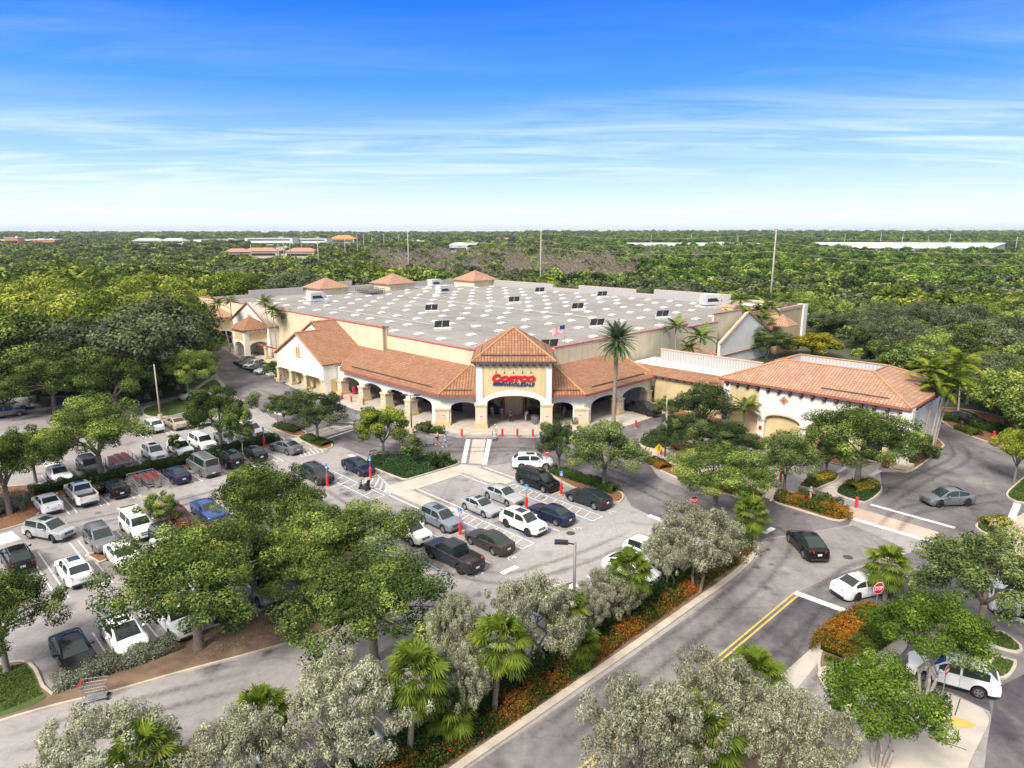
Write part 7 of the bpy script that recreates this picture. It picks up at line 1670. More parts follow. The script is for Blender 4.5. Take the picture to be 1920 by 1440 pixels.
cloth(-.8, -.02, -sh * 7, 0, M['navy'], 'canton', -.012); cloth(-.8, -.02, -sh * 7, 0, M['navy'], 'canton', .012)
# ---- mobility scooter parked in the barred bay
e = empty('mobility_scooter', (*P(684, 918), .02), math.radians(150), 'dark mobility scooter in the barred corner bay', 'scooter')
mb = MB(); mb.box((0, 0, .22), (1.0, .5, .12)); mb.box((-.35, 0, .4), (.4, .44, .3)); mb.box((.5, 0, .32), (.2, .3, .3)); link('chassis', mb.mesh('chassis', M['trim']), e)
mb = MB(); mb.box((-.3, 0, .62), (.46, .46, .1)); mb.box((-.55, 0, .9), (.1, .44, .5), 0, (0, -.15, 0)); link('seat', mb.mesh('seat', M['black']), e)
mb = MB(); mb.tube([(.55, 0, .35), (.38, 0, .95)], .03, 6); mb.tube([(.38, -.28, .97), (.38, .28, .97)], .025, 6); link('tiller', mb.mesh('tiller', M['dark']), e)
mb = MB(); mb.box((.62, 0, .6), (.3, .38, .25)); link('front_basket', mb.mesh('front_basket', M['steel']), e)
for x, y in ((.5, .24), (.5, -.24), (-.42, .27), (-.42, -.27)): mb = MB(); mb.tube([(x, y - .05, .14), (x, y + .05, .14)], .14, 12); link('wheel', mb.mesh('wheel', M['black']), e)
# wheel stops
for (a, b) in ((42.3, 35.4), (42.3, 40.3), (42.2, 43.7), (42.3, 48.9), (59.4, 37.6), (59.8, 33.6), (40.9, 31.9), (40.9, 35.8), (40.9, 43.6), (40.9, 49.0)):
    e = empty('wheel_stop', (*AB(a, b), 0), math.radians(45), 'concrete wheel stop at the head of a disabled bay', 'wheel stop', 'concrete wheel stops at the disabled bays'); mb = MB(); mb.extrude([(-.9, -.1, 0), (-.9, .1, 0), (-.9, .06, .12), (-.9, -.06, .12)], (1.8, 0, 0)); link('block', mb.mesh('block', M['kerb']), e)

# ------------------------------------------------------------------ people
def skin_mesh(joints, edges, radii, levels=1):
    me = bpy.data.meshes.new('p'); me.from_pydata(joints, edges, []); o = bpy.data.objects.new('p', me); COL.objects.link(o)
    sm = o.modifiers.new('s', 'SKIN'); sm.use_smooth_shade = True
    if not me.skin_vertices: me.skin_vertices.new()
    for i, r in enumerate(radii): me.skin_vertices[0].data[i].radius = (r, r) if not hasattr(r, '__len__') else r
    me.skin_vertices[0].data[0].use_root = True
    sb = o.modifiers.new('b', 'SUBSURF'); sb.levels = levels; sb.render_levels = levels
    dg = bpy.context.evaluated_depsgraph_get(); out = bpy.data.meshes.new_from_object(o.evaluated_get(dg)); bpy.data.objects.remove(o); return out
CL = {k: mat('cloth_' + k, c, .85, var=.12, vscale=9) for k, c in dict(white=(.7, .7, .68), red=(.45, .06, .07), teal=(.03, .22, .2), navy=(.03, .04, .09), black=(.02, .02, .022), grey=(.28, .28, .29), blue=(.2, .42, .6), pink=(.65, .4, .4), khaki=(.36, .29, .19), denim=(.09, .13, .22), green=(.05, .12, .05)).items()}
HAIR = {k: mat('hair_' + k, c, .7, var=.2, vscale=20) for k, c in dict(dark=(.03, .02, .015), grey=(.4, .39, .37), brown=(.12, .07, .04)).items()}
def person(xy, heading, label, top='white', legs='denim', hair='dark', pose='walk', z=.1, H=1.72, long_legs=False, cap=None):
    s = H / 1.72; st = .22 if pose in ('walk', 'push') else .02
    hip, kn, an = .90, .49, .08
    sw = .20 if pose == 'walk' else 0
    J = [(0, 0, .94), (0, 0, 1.12), (.01, 0, 1.30), (.01, 0, 1.42), (.02, 0, 1.50), (.03, 0, 1.60), (.035, 0, 1.69)]; Rr = [(.15, .115), (.14, .105), (.155, .11), (.10, .08), (.055, .055), (.085, .092), (.07, .075)]
    E = [(0, 1), (1, 2), (2, 3), (3, 4), (4, 5), (5, 6)]
    def add(p, r, frm): J.append(p); Rr.append(r); E.append((frm, len(J) - 1)); return len(J) - 1
    feet = []; hands = []
    for sg in (1, -1):
        f = st * sg; i = add((f * .25, sg * .095, .84), .085, 0); i = add((f * .75 + .03, sg * .10, kn), .058, i); i = add((f - .02, sg * .10, .12), .042, i); i = add((f + .04, sg * .105, .045), .042, i); i = add((f + .17, sg * .115, .035), .034, i); feet.append(f)
        i = add((.01, sg * .19, 1.38), .062, 3)
        if pose == 'push': el, wr = (.10, sg * .25, 1.13), (.36, sg * .2, 1.05)
        elif pose == 'wave': el, wr = (.05, sg * .27, 1.16), (.18, sg * .2, .98)
        else: el, wr = (-.03 - sw * sg * .4, sg * .245, 1.13), (.04 - sw * sg, sg * .25, .90)
        i = add(el, .043, i); i = add(wr, .030, i); d = (Vector(wr) - Vector(el)).normalized(); hp = Vector(wr) + d * .06; i = add(tuple(hp), (.034, .024), i); hands.append((hp, d, sg))
    body = skin_mesh([tuple(Vector(j) * s) for j in J], E, [tuple(x * s for x in r) if hasattr(r, '__len__') else r * s for r in Rr])
    bm = bmesh.new(); bm.from_mesh(body); mb = MB()
    for hp, d, sg in hands:
        side = Vector((1, 0, 0)) if abs(d.x) < .7 else Vector((0, 1, 0)); side = (side - d * side.dot(d)).normalized(); curl = Vector((0, -sg, -.2)) if abs(d.x) < .7 else Vector((0, 0, -1))
        for k, ln in enumerate((.068, .078, .074, .058)): b = hp + d * .02 + side * (k - 1.5) * .017; mb.tube([tuple(b * s), tuple((b + d * ln * .55) * s), tuple((b + d * ln * .85 + curl * .02) * s)], [.0088 * s, .008 * s, .006 * s], 5)
        b = hp - d * .02 + side * .03; mb.tube([tuple(b * s), tuple((b + d * .03 + side * .02) * s), tuple((b + d * .055 + side * .018) * s)], [.011 * s, .0095 * s, .007 * s], 5)
    mb.tube([(.118 * s, 0, 1.625 * s), (.142 * s, 0, 1.59 * s), (.115 * s, 0, 1.58 * s)], [.009, .016, .010], 6)
    for sg in (-1, 1): mb.ball((.03 * s, sg * .088 * s, 1.61 * s), .022, 6, 5, 1.4)
    mb.box((.112 * s, 0, 1.548 * s), (.012, .045, .008))
    tmp = mb.mesh('t', M['skin']); bm.from_mesh(tmp); bm.to_mesh(body); bm.free(); body.materials.clear(); body.materials.append(M['skin']); body.polygons.foreach_set('use_smooth', [True] * len(body.polygons))
    e = empty('person', (*xy, z), math.radians(heading), label, 'person'); link('body', body, e)
    sc = lambda L: [tuple(Vector(p) * s) for p in L]
    tj = [(0, 0, .95), (0, 0, 1.12), (.01, 0, 1.3), (.01, 0, 1.42)]; te = [(0, 1), (1, 2), (2, 3)]; tr = [(.168, .132), (.158, .122), (.174, .128), (.095, .085)]
    k = 4
    for q in (12, 20):   # shoulder and elbow joints follow the body
        a, b = Vector(J[q]), Vector(J[q + 1]); tj += [tuple(a), tuple(a.lerp(b, .7))]; te += [(3, k), (k, k + 1)]; tr += [.078, .062]; k += 2
    o = link('shirt', skin_mesh(sc(tj), te, [tuple(x * s for x in r) if hasattr(r, '__len__') else r * s for r in tr]), e); o.data.materials.append(CL[top])
    lj = [(0, 0, .98), (0, 0, .90)]; le = [(0, 1)]; lr = [(.165, .13), (.16, .128)]; k = 2
    for q in (7, 15):
        a, b, c = Vector(J[q]), Vector(J[q + 1]), Vector(J[q + 2])
        chain = [a, b, c] if long_legs else [a, a.lerp(b, .85)]; prev = 1
        for n_, (p_, r_) in enumerate(zip(chain, (.102, .078, .062))): lj.append(tuple(p_)); le.append((prev, k)); lr.append(r_); prev = k; k += 1
    o = link('trousers' if long_legs else 'shorts', skin_mesh(sc(lj), le, [tuple(x * s for x in r) if hasattr(r, '__len__') else r * s for r in lr]), e); o.data.materials.append(CL[legs])
    mb = MB(); mb.ball((.012 * s, 0, 1.655 * s), .108 * s, 12, 8, .82); me = mb.mesh('hair', CL[cap] if cap else HAIR[hair], smooth=True)
    for v in me.vertices:
        if v.co.x > .06 * s and v.co.z < 1.66 * s: v.co.x = .055 * s
    link('cap' if cap else 'hair', me, e)
    mb = MB()
    for f, sg in zip(feet, (1, -1)): mb.ball(((f + .085) * s, sg * .112 * s, .045 * s), .052 * s, 8, 6, .8); mb.ball(((f + .16) * s, sg * .116 * s, .04 * s), .046 * s, 8, 6, .75); mb.ball(((f + .02) * s, sg * .108 * s, .045 * s), .05 * s, 8, 6, .85)
    link('shoes', mb.mesh('shoes', M['white'] if top != 'black' else M['black'], smooth=True), e); return e
def pusher(px_, heading, label, z=.02, **kw):
    x, y = P(*px_); person((x, y), heading, label, pose='push', z=z, **kw); h = math.radians(heading); cart((x + math.cos(h) * .98, y + math.sin(h) * .98), heading, 'cart pushed by the ' + label.split(' pushing')[0], 'shopping carts', 1.05, z)
pusher((929, 821), -95, 'person in white shirt and white cap pushing a loaded cart off the porch', .1, top='white', legs='red', cap='white')
pusher((821, 833), 190, 'person in pale pink shirt and dark shorts pushing a cart over the drive', .01, top='pink', legs='black')
person(P(835, 838), 175, 'person in light blue shirt walking behind the cart on the drive', 'blue', 'grey', 'brown', z=.01)
pusher((1518, 944), 10, 'person in grey shirt pushing a cart past the orange flower bed', .02, top='grey', legs='navy', hair='grey')
person(P(941, 786), 80, 'person in pale blue shirt and light trousers under the entrance arch', 'blue', 'khaki', long_legs=True); person(P(923, 783), 100, 'person in white shirt at the left door of the entrance', 'white', 'khaki')
person(P(958, 792), -80, 'person dressed in black walking out of the entrance', 'black', 'black', long_legs=True); person(P(987, 791), -90, 'person in white shirt and black trousers under the entrance arch', 'white', 'black', long_legs=True)
cart(P(1002, 796), -60, 'cart waiting right of the entrance arch', z=.1); cart(P(1004, 793), -60, 'second cart waiting right of the entrance arch', z=.1)
person(P(1058, 785), -90, 'person in grey in the shade of the right chamfer arch', 'grey', 'black', long_legs=True)
pusher((527, 717), -50, 'person in green shirt pushing a cart past the gabled wing', .1, top='green', legs='khaki'); person(P(549, 722), 130, 'person in dark red on the pavement before the gabled wing', 'red', 'navy', z=.1); person(P(554, 721), 130, 'person in white beside another before the gabled wing', 'white', 'denim', z=.1)
person(P(57, 763), -80, 'person in teal shirt standing in the far west lot', 'teal', 'navy', z=.01); person(P(612, 797), 100, 'worker in khaki guiding the collected row of carts', 'khaki', 'khaki', z=.01)
person(P(1861, 1004), 200, 'person in dark clothes at the small island by the pink crossing', 'navy', 'black', z=.01, long_legs=True)
# ------------------------------------------------------------------ woods, far buildings, poles
def inside(p, poly):
    x, y = p; c = False; n = len(poly)
    for i in range(n):
        (x1, y1), (x2, y2) = poly[i], poly[i - 1]
        if (y1 > y) != (y2 > y) and x < (x2 - x1) * (y - y1) / (y2 - y1) + x1: c = not c
    return c
SITE = px((-400, 750), (130, 740), (258, 757), (335, 742), (350, 715), (370, 690), (378, 668), (285, 612)) + [AB(200, 46), AB(196, 62), AB(186, 160), AB(52, 174)] + px((1605, 645), (1640, 690), (1762, 772), (1800, 775), (1870, 806), (1925, 838), (2080, 890), (2400, 1000), (2400, 2600), (-1200, 2600))
def crown_only(name, seed, m, **kw): return crown_mesh(name, seed, m=m, **kw)[0]
WOOD = []
for s in range(4): 
    cm, cs = crown_mesh('crown', 100 + s, rx=5.0, rz=3.2, hc=5.6, nclump=80, nleaf=14000, leaf=.31, m=M['woods'], rc=(.9, 1.7), flat=.7, low=-.35, shell=(.6, 1.0)); WOOD.append((cm, trunk_mesh('trunk', 100 + s, 2.6, .24, [tuple(c) for c in cs], M['bark'], 5, twigs=False)))
PINE = []
for s in range(2):
    cm, cs = crown_mesh('crown', 120 + s, rx=2.6, rz=2.8, hc=8.0, nclump=36, nleaf=4200, leaf=.32, m=M['pine'], rc=(.6, 1.1), flat=.6, low=-.8); PINE.append((cm, trunk_mesh('trunk', 120 + s, 6.0, .17, [tuple(c) for c in cs], M['bark'], 4, twigs=False)))
def bare_tree(seed):
    R = random.Random(seed); mb = MB(); H_ = 7.5; mb.tube([(0, 0, 0), (.1, 0, H_ * .5), (0, .1, H_)], [.16, .1, .02], 6)
    def br(p, d, L, r, dep):
        q = p + d * L; mid = p.lerp(q, .5) + Vector((R.uniform(-1, 1), R.uniform(-1, 1), .3)) * L * .08; mb.tube([p, mid, q], [r, r * .7, r * .35], 4, False)
        if dep:
            for k in range(3 if dep > 1 else 4): br(p.lerp(q, R.uniform(.35, 1)), (d + Vector((R.uniform(-1, 1), R.uniform(-1, 1), R.uniform(-.1, .8))) * .8).normalized(), L * R.uniform(.4, .65), r * .55, dep - 1)
    for k in range(13): z = H_ * (.28 + .66 * k / 13); t = k * 2.4; br(Vector((0, 0, z)), Vector((math.cos(t), math.sin(t), .45)).normalized(), (H_ - z) * .42 + .9, .075, 2)
    me = mb.mesh('crown', M['deadwood']); at = me.attributes.new('tint', 'FLOAT', 'POINT'); at.data.foreach_set('value', [R.uniform(.3, .8) for _ in me.vertices]); return me
BARE = [bare_tree(5), bare_tree(6)]
def zone(x, y):
    """which growth stands here"""
    u, v = proj(x, y, 0)[0], 0
    n = math.sin(x * .021 + 1.3) * math.cos(y * .017) + .6 * math.sin(x * .05 + y * .037)
    if 310 < y < 660 and -.21 * y < x < .20 * y + 40 * n and n > -.75 and math.sin(x * .11) * math.sin(y * .09) > -.32: return 'dead'
    if 150 < x and 230 < y < 420 and n > .95 and math.sin(x * .2) > .3: return 'dead'
    if x > 60 and y > 280: return 'pine' if n > -.55 else 'wood'
    if x < -40 and 120 < y < 330 and n > .25: return 'lime'
    q = R_.random()
    if n > 1.0 or q < .07: return 'lime'
    if q < .26 or math.sin(x * .06 + 2) * math.sin(y * .05) > .45: return 'grey'
    return 'wood'
pts = []; R_ = random.Random(11)
def candidates():
    y = 62.0
    while y < 3400:
        step = 7.6 if y < 260 else 7.6 + (y - 260) * .0095
        xm = y * .80 + 30; x = -xm
        while x < xm:
            px_, py_ = x + R_.uniform(-.42, .42) * step, y + R_.uniform(-.42, .42) * step; x += step
            if inside((px_, py_), SITE): continue
            yield px_, py_, step
        y += step * .88
FARB = [(960, 0, 0), (75, 1150, 60), (300, 900, 38), (342, 905, 34), (432, 930, 52), (520, 1050, 46), (592, 1080, 36), (500, 700, 36), (575, 690, 34), (540, 730, 14), (455, 640, 26), (652, 1150, 28), (780, 1260, 26), (880, 1000, 24), (862, 850, 22), (940, 1400, 34), (1025, 1450, 46), (1290, 990, 126), (685, 520, 30), (300, 1150, 52), (345, 1150, 52)]
OPEN_ = [(-30, 560, 40), (-60, 620, 45), (30, 1450, 120), (-420, 900, 80), (-230, 760, 60), (-560, 1050, 120), (-330, 1300, 130), (100, 1300, 90), (-110, 1250, 80)]
WHITE_ROOF = [(280, 1100), (640, 1060), (780, 1330), (300, 1500)]
for u_, v_, s_ in ((70, 752, 5), (150, 752, 5), (220, 760, 5), (-60, 742, 5), (-10, 738, 5), (40, 736, 5), (90, 732, 5), (135, 728, 5), (180, 735, 5), (225, 745, 5), (262, 748, 5), (300, 742, 5), (332, 730, 5), (345, 705, 5)): pts.append((*P(u_, v_), s_, 'wood'))
for x, y, st in candidates():
    if inside((x, y), [(318, 628), (460, 622), (705, 950), (420, 1040)]): continue
    if y > 500 and any(d - 190 < y < d + 30 and abs(x / y * F + 960 - u) < w for u, d, w in FARB): continue
    pts.append((x, y, st, zone(x, y)))
pts.sort(key=lambda t: math.hypot(t[0], t[1]))
near, far = [], []
for t in pts: (near if len(near) < 285 and True else far).append(t)
LBL = {'grey': ('woodland_tree', 'grey green tree in the wood around the store', 'tree', 'grey green trees of the wood'), 'wood': ('woodland_tree', 'dense green tree in the wood around the store', 'tree', 'green trees of the wood'), 'lime': ('woodland_tree', 'yellow green tree in the wood around the store', 'tree', 'yellow green trees of the wood'),
       'pine': ('pine_tree', 'open crowned pine in the wood beyond the store', 'tree', 'pines of the wood'), 'dead': ('bare_tree', 'bare pinkish grey tree in the wood beyond the store', 'tree', 'bare trees of the wood')}
def height_for(x, y, z):
    h = R_.choice((R_.uniform(.68, .9), R_.uniform(.85, 1.15), R_.uniform(1.0, 1.32)))
    if x < -20 and y < 330: h *= 1.32 if y < 210 else 1.15
    if x > 20 and y < 330: h *= .80 if y < 200 else .88
    if y > 300: h *= .95
    return h
for x, y, st, z in near:
    nm, lb, ct, gr = LBL[z]; e = empty(nm, (x, y, 0), R_.uniform(0, 6.28), lb, ct, gr); h = height_for(x, y, z) if st != 5 else 1.02; w = (h if st != 5 else 1.3) * R_.uniform(.88, 1.12) * (1.0 if x < 0 else 1.02)
    if z == 'dead': me = BARE[R_.randrange(2)]; link('crown', me, e); e.scale = (w * 1.1, w * 1.1, h * 1.25); continue
    c, t = (PINE if z == 'pine' else WOOD)[R_.randrange(2 if z == 'pine' else 4)]; e.scale = (w, w, h); link('trunk', t, e); o = link('crown', c, e)
    if z == 'grey': o.material_slots[0].link = 'OBJECT'; o.material_slots[0].material = M['woods_grey']
    if z == 'lime': o.material_slots[0].link = 'OBJECT'; o.material_slots[0].material = M['woods_lime']
# the far wood: one mass of crowns, scattered on points by geometry nodes
def lowcrown(seed, m, rx, rz, hc, n, nl, leaf): 
    me = crown_mesh('far_crown', seed, rx=rx, rz=rz, hc=hc, nclump=n, nleaf=nl, leaf=leaf, m=m, rc=(1.1, 2.0), flat=.75, low=-.4)[0]
    o = bpy.data.objects.new('far_crown_source', me); return o
SRC = {'wood': [lowcrown(200 + s, M['woods'], 4.8, 3.1, 5.4, 26, 1500, .85) for s in range(3)], 'grey': [lowcrown(230 + s, M['woods_grey'], 4.8, 3.1, 5.4, 26, 1500, .85) for s in range(2)], 'lime': [lowcrown(210, M['woods_lime'], 4.8, 3.1, 5.4, 26, 1500, .85)], 'pine': [lowcrown(220 + s, M['pine'], 3.4, 2.9, 6.6, 20, 1100, .7) for s in range(2)], 'dead': [bpy.data.objects.new('bare_source', m_) for m_ in BARE]}
def scatter(name, items, srcs):
    me = bpy.data.meshes.new(name); me.from_pydata([(x, y, 0) for x, y, *_ in items], [], [])
    a = me.attributes.new('scl', 'FLOAT', 'POINT'); a.data.foreach_set('value', [s for *_, s in items]); b = me.attributes.new('ang', 'FLOAT', 'POINT'); b.data.foreach_set('value', [R_.uniform(0, 6.28) for _ in items])
    me.attributes.new('pick', 'INT', 'POINT').data.foreach_set('value', [R_.randrange(len(srcs)) for _ in items])
    o = link(name, me); o['kind'] = 'stuff'
    ng = bpy.data.node_groups.new(name + '_scatter', 'GeometryNodeTree'); ng.interface.new_socket('Geometry', in_out='INPUT', socket_type='NodeSocketGeometry'); ng.interface.new_socket('Geometry', in_out='OUTPUT', socket_type='NodeSocketGeometry')
    n = ng.nodes; L = ng.links; gi, go = n.new('NodeGroupInput'), n.new('NodeGroupOutput'); ip = n.new('GeometryNodeInstanceOnPoints'); gti = n.new('GeometryNodeGeometryToInstance')
    for s in reversed(srcs):
        oi = n.new('GeometryNodeObjectInfo'); oi.inputs['Object'].default_value = s; L.new(oi.outputs['Geometry'], gti.inputs[0])
    def attr(nm, t): q = n.new('GeometryNodeInputNamedAttribute'); q.data_type = t; q.inputs[0].default_value = nm; return q.outputs['Attribute']
    ip.inputs['Pick Instance'].default_value = True; L.new(attr('pick', 'INT'), ip.inputs['Instance Index']); cx = n.new('ShaderNodeCombineXYZ'); L.new(attr('ang', 'FLOAT'), cx.inputs[2]); L.new(cx.outputs[0], ip.inputs['Rotation'])
    L.new(attr('scl', 'FLOAT'), ip.inputs['Scale']); L.new(gi.outputs[0], ip.inputs['Points']); L.new(gti.outputs[0], ip.inputs['Instance']); L.new(ip.outputs[0], go.inputs[0])
    o.modifiers.new('scatter', 'NODES').node_group = ng; return o
for z, nm in (('wood', 'far_woods'), ('grey', 'far_woods'), ('lime', 'far_woods'), ('pine', 'pine_woods'), ('dead', 'bare_woods')):
    it = [(x + (R_.uniform(-3, 3) if z == 'dead' else 0), y + (R_.uniform(-3, 3) if z == 'dead' else 0), height_for(x, y, z) * (1.25 if z == 'dead' else 1) * max(1.0, st / 9.2) ** .8) for x, y, st, zz in far if zz == z for _ in range(2 if z == 'dead' else 1)]
    if it: scatter(nm, it, SRC[z])
UNDER = [(x + R_.uniform(-3, 3), y + R_.uniform(-3, 3), R_.uniform(.32, .6)) for x, y, st, z in pts if y < 420 for _ in range(2 if y < 190 else 1)]
scatter('undergrowth', UNDER, SRC['wood'])

# ---- far buildings
def far_block(xy, size, rz, m, rm, label, rows=1, pitched=False, cat='building', name='far_building', wm='dark'):
    e = empty(name, (*xy, 0), math.radians(rz), label, cat); L_, W_, H_ = size
    mb = MB(); mb.box((0, 0, H_ / 2), (L_, W_, H_)); link('wall', mb.mesh('wall', m), e)
    mb = MB()
    if pitched:
        for sg in (-1, 1): mb.add([(-L_ / 2 - 1, sg * (W_ / 2 + 1), H_), (L_ / 2 + 1, sg * (W_ / 2 + 1), H_), (L_ / 2 - W_ * .4, 0, H_ + W_ * .22), (-L_ / 2 + W_ * .4, 0, H_ + W_ * .22)], [(0, 1, 2, 3)]); mb.add([(sg * (L_ / 2 + 1), -W_ / 2 - 1, H_), (sg * (L_ / 2 + 1), W_ / 2 + 1, H_), (sg * (L_ / 2 - W_ * .4), 0, H_ + W_ * .22)], [(0, 1, 2)])
    else: mb.box((0, 0, H_ + .25), (L_ + .6, W_ + .6, .5)); mb.box((L_ * .2, 0, H_ + 1.2), (L_ * .1, W_ * .2, 1.6))
    link('roof', mb.mesh('roof', rm), e)
    for r in range(rows):
        mb = MB(); z = H_ * (r + .55) / rows; mb.box((0, -W_ / 2, z), (L_ * .88, .3, H_ / rows * .34))
        link('window_band', mb.mesh('window_band', M[wm]), e)
    return e
FW = mat('far_white_wall', (.74, .73, .71), .8, var=.05); FT = mat('far_tan_wall', (.58, .47, .36), .8, var=.08); FO = mat('far_orange_wall', (.55, .22, .12), .8, var=.08); FR = mat('far_tile_roof', (.42, .22, .15), .8, var=.1); FG = mat('far_grey_roof', (.42, .41, .40), .8, var=.1); HW = mat('high_rise_wall', (.72, .69, .67), .8, var=.05); HG = mat('high_rise_grey_wall', (.36, .38, .42), .7, var=.05)
def at(u, dist): return ((u - 960) / F * dist, dist)
far_block(at(80, 1150), (85, 60, 14), 8, FW, FG, 'low white and grey block at the far left above the trees', 2); far_block(at(108, 1100), (36, 30, 14), 8, FO, FW, 'orange fronted part of the far left blocks', 1)
far_block(at(48, 1115), (20, 20, 17), 8, FO, FW, 'small orange box among the far left blocks', 1)
far_block(at(295, 1120), (46, 20, 12), 4, FT, FG, 'tan building with grey hipped roof, left of its twin', 2, True); far_block(at(342, 1125), (40, 20, 12), -6, FT, FG, 'tan building with grey hipped roof, right of its twin', 2, True)
far_block(at(428, 1150), (78, 40, 14), 3, FW, FG, 'long low white hall behind the western wood', 1); far_block(at(520, 1050), (72, 30, 17), 0, FW, FG, 'white office with rows of dark windows, left wing', 3); far_block(at(592, 1080), (56, 30, 16), 0, FW, FG, 'white office with rows of dark windows, right wing', 3); far_block(at(558, 1090), (18, 20, 16), 0, HG, FG, 'grey glass core between the white office wings', 3)
far_block(at(500, 700), (34, 16, 7), 5, FT, FR, 'house with tan red roof left of the white chimney wall', 1, True); far_block(at(575, 690), (30, 16, 7), -5, FT, FR, 'house with tan red roof behind the pole row', 1, True); far_block(at(540, 730), (12, 12, 10), 0, FT, FT, 'pale square tower between the tan red roofs', 1); far_block(at(455, 640), (22, 14, 8), 20, FT, FR, 'dark red roofed house at the edge of the western wood', 1, True)
far_block(at(652, 1150), (40, 26, 15), 0, FT, mat('orange_roof', (.62, .25, .10), .7), 'building with bright orange roof in the middle distance', 2, True); far_block(at(780, 1260), (40, 24, 10), 0, FT, FW, 'cream hall beyond the bare trees', 1); far_block(at(880, 1000), (30, 20, 11), 10, FW, FG, 'white house among trees beyond the bare wood, left one', 1); far_block(at(862, 850), (22, 14, 10), 0, FW, FW, 'white gabled house beyond the bare wood, nearest one', 1, True); far_block(at(940, 1400), (60, 24, 9), 0, FT, FR, 'long tan house row beyond the bare wood', 1, True); far_block(at(1025, 1450), (90, 24, 8), 0, FT, FT, 'long pale flat building left of the white terminal', 1)
e = empty('white_warehouse', (*at(1650, 1200), 0), math.radians(4), 'vast white roofed hall beyond the pine wood on the right', 'building'); q0 = at(1650, 1200); hp = [(x - q0[0], y - q0[1]) for x, y in ((330, 655), (452, 648), (690, 960), (425, 1020))]; e.rotation_euler = (0, 0, 0); mb = MB(); mb.prism(hp, 0, 10.8); link('wall', mb.mesh('wall', FW), e); mb = MB(); mb.prism(offset_in(hp, -1), 10.85, 11.3); link('roof', mb.mesh('roof', M['white']), e)
for k in range(12): t = k / 12; mb = MB(); mb.box((400 + t * 190 - q0[0] + (k % 3) * 30 - 30, 700 + t * 270 - q0[1], 12), (5, 5, 1.6)); link('rooftop_unit', mb.mesh('rooftop_unit', FG), e)
far_block(at(1290, 990), (190, 60, 10), 0, FW, M['white'], 'long white terminal building behind the bare trees', 1)
HRL = [(1078, 34, 15, 26), (990, 60, 20, 22), (1105, 90, 30, 30), (1170, 50, 20, 38), (1196, 40, 20, 40), (1444, 30, 25, 58), (1455, 22, 25, 52), (1468, 46, 25, 60), (1532, 44, 25, 62), (1575, 44, 25, 58), (1600, 70, 25, 36), (1632, 70, 25, 34), (1655, 50, 25, 66), (1690, 90, 25, 48), (1715, 60, 25, 46), (1731, 46, 25, 70), (1760, 40, 25, 72), (1784, 60, 25, 44), (1808, 70, 25, 58), (1828, 60, 25, 54), (1846, 60, 25, 60), (1862, 50, 25, 56), (1880, 50, 25, 44), (1907, 30, 25, 74), (1916, 24, 25, 70), (702, 70, 30, 22), (600, 90, 30, 24), (330, 80, 30, 16), (250, 90, 30, 16)]
for i, (u, w, d, h) in enumerate(HRL):
    q = at(u, 4600 if u > 1300 else 4200); w *= .75; h *= .78; e = empty('high_rise', (*q, 0), math.radians((i * 13) % 20 - 10), 'pale tower block of the distant skyline' if u > 1300 else 'pale low block on the far horizon', 'building', 'blocks on the skyline'); mb = MB(); mb.box((0, 0, h / 2), (w, d, h)); mb.box((w * .1, 0, h + 1.5), (w * .3, d * .5, 3)); link('wall', mb.mesh('wall', HG if i in (5, 6, 7, 23, 24) else HW), e)
    mb = MB()
    for k in range(int(h / 6)): mb.box((0, -d / 2, 4 + k * 6), (w * .92, .5, 2.4))
    if mb.v: link('window_band', mb.mesh('window_band', HG), e)
# ---- utility poles and wires
def pole(xy, h, label, r=.28, m='concpole', arms=((1.0, 1.6),), group=None):
    e = empty('utility_pole', (*xy, 0), math.radians(20), label, 'utility pole', group); mb = MB(); mb.tube([(0, 0, 0), (0, 0, h)], [r, r * .55], 8); link('shaft', mb.mesh('shaft', M[m], smooth=True), e)
    for dz, w in arms: mb = MB(); mb.box((0, 0, h - dz), (w, .14, .14)); mb.cyl((w / 2, 0, h - dz), .07, .4, 6); mb.cyl((-w / 2, 0, h - dz), .07, .4, 6); link('cross_arm', mb.mesh('cross_arm', M['greypole']), e)
    return e
PA = (at(1443, 205)[0], 205); PB = (at(1013, 262)[0], 262); PC = (at(769, 335)[0], 335); PD = (118, 128)
pole(PA, 26.6, 'tall concrete power pole right, behind the east end block', .34, arms=((.6, 1.2), (3.2, 1.2), (5.8, 1.2))); pole(PB, 26.8, 'tall power pole behind the store rear screen', .36, arms=((.6, 1.4), (3.4, 1.2))); pole(PC, 26.2, 'tall power pole left of the bare trees', .36, arms=((.6, 1.4), (3.4, 1.2)))
pole(PD, 26.0, 'concrete power pole beyond the right edge', .34)
for u, d, h in ((603, 420, 22), (530, 470, 18), (540, 560, 20), (480, 520, 17), (552, 640, 20), (573, 700, 22), (653, 560, 22), (676, 620, 24), (688, 760, 24), (725, 800, 24), (703, 900, 20), (630, 760, 18), (752, 1000, 22), (1215, 1000, 24), (1289, 1050, 24), (1374, 1000, 24), (1332, 1100, 20), (1570, 850, 24), (1636, 860, 25), (1676, 900, 24), (1763, 760, 24), (1886, 620, 22), (1723, 1000, 20), (1590, 1100, 20), (316, 1500, 42)):
    pole(at(u, d), h, 'slim pale pole rising from the distant trees', .38, arms=((.5, 1.6),), group='slim pale poles among the distant trees')
def wire(p, q, sag, label):
    p, q = Vector(p), Vector(q); pts = [p.lerp(q, k / 24) - Vector((0, 0, sag * 4 * (k / 24) * (1 - k / 24))) for k in range(25)]; mb = MB(); base = pts[0].copy(); mb.tube([x - base for x in pts], .03, 4); o = link('power_line', mb.mesh('power_line', M['concpole'])); o.location = base; tag(o, label, 'power line', 'power lines over the wood')
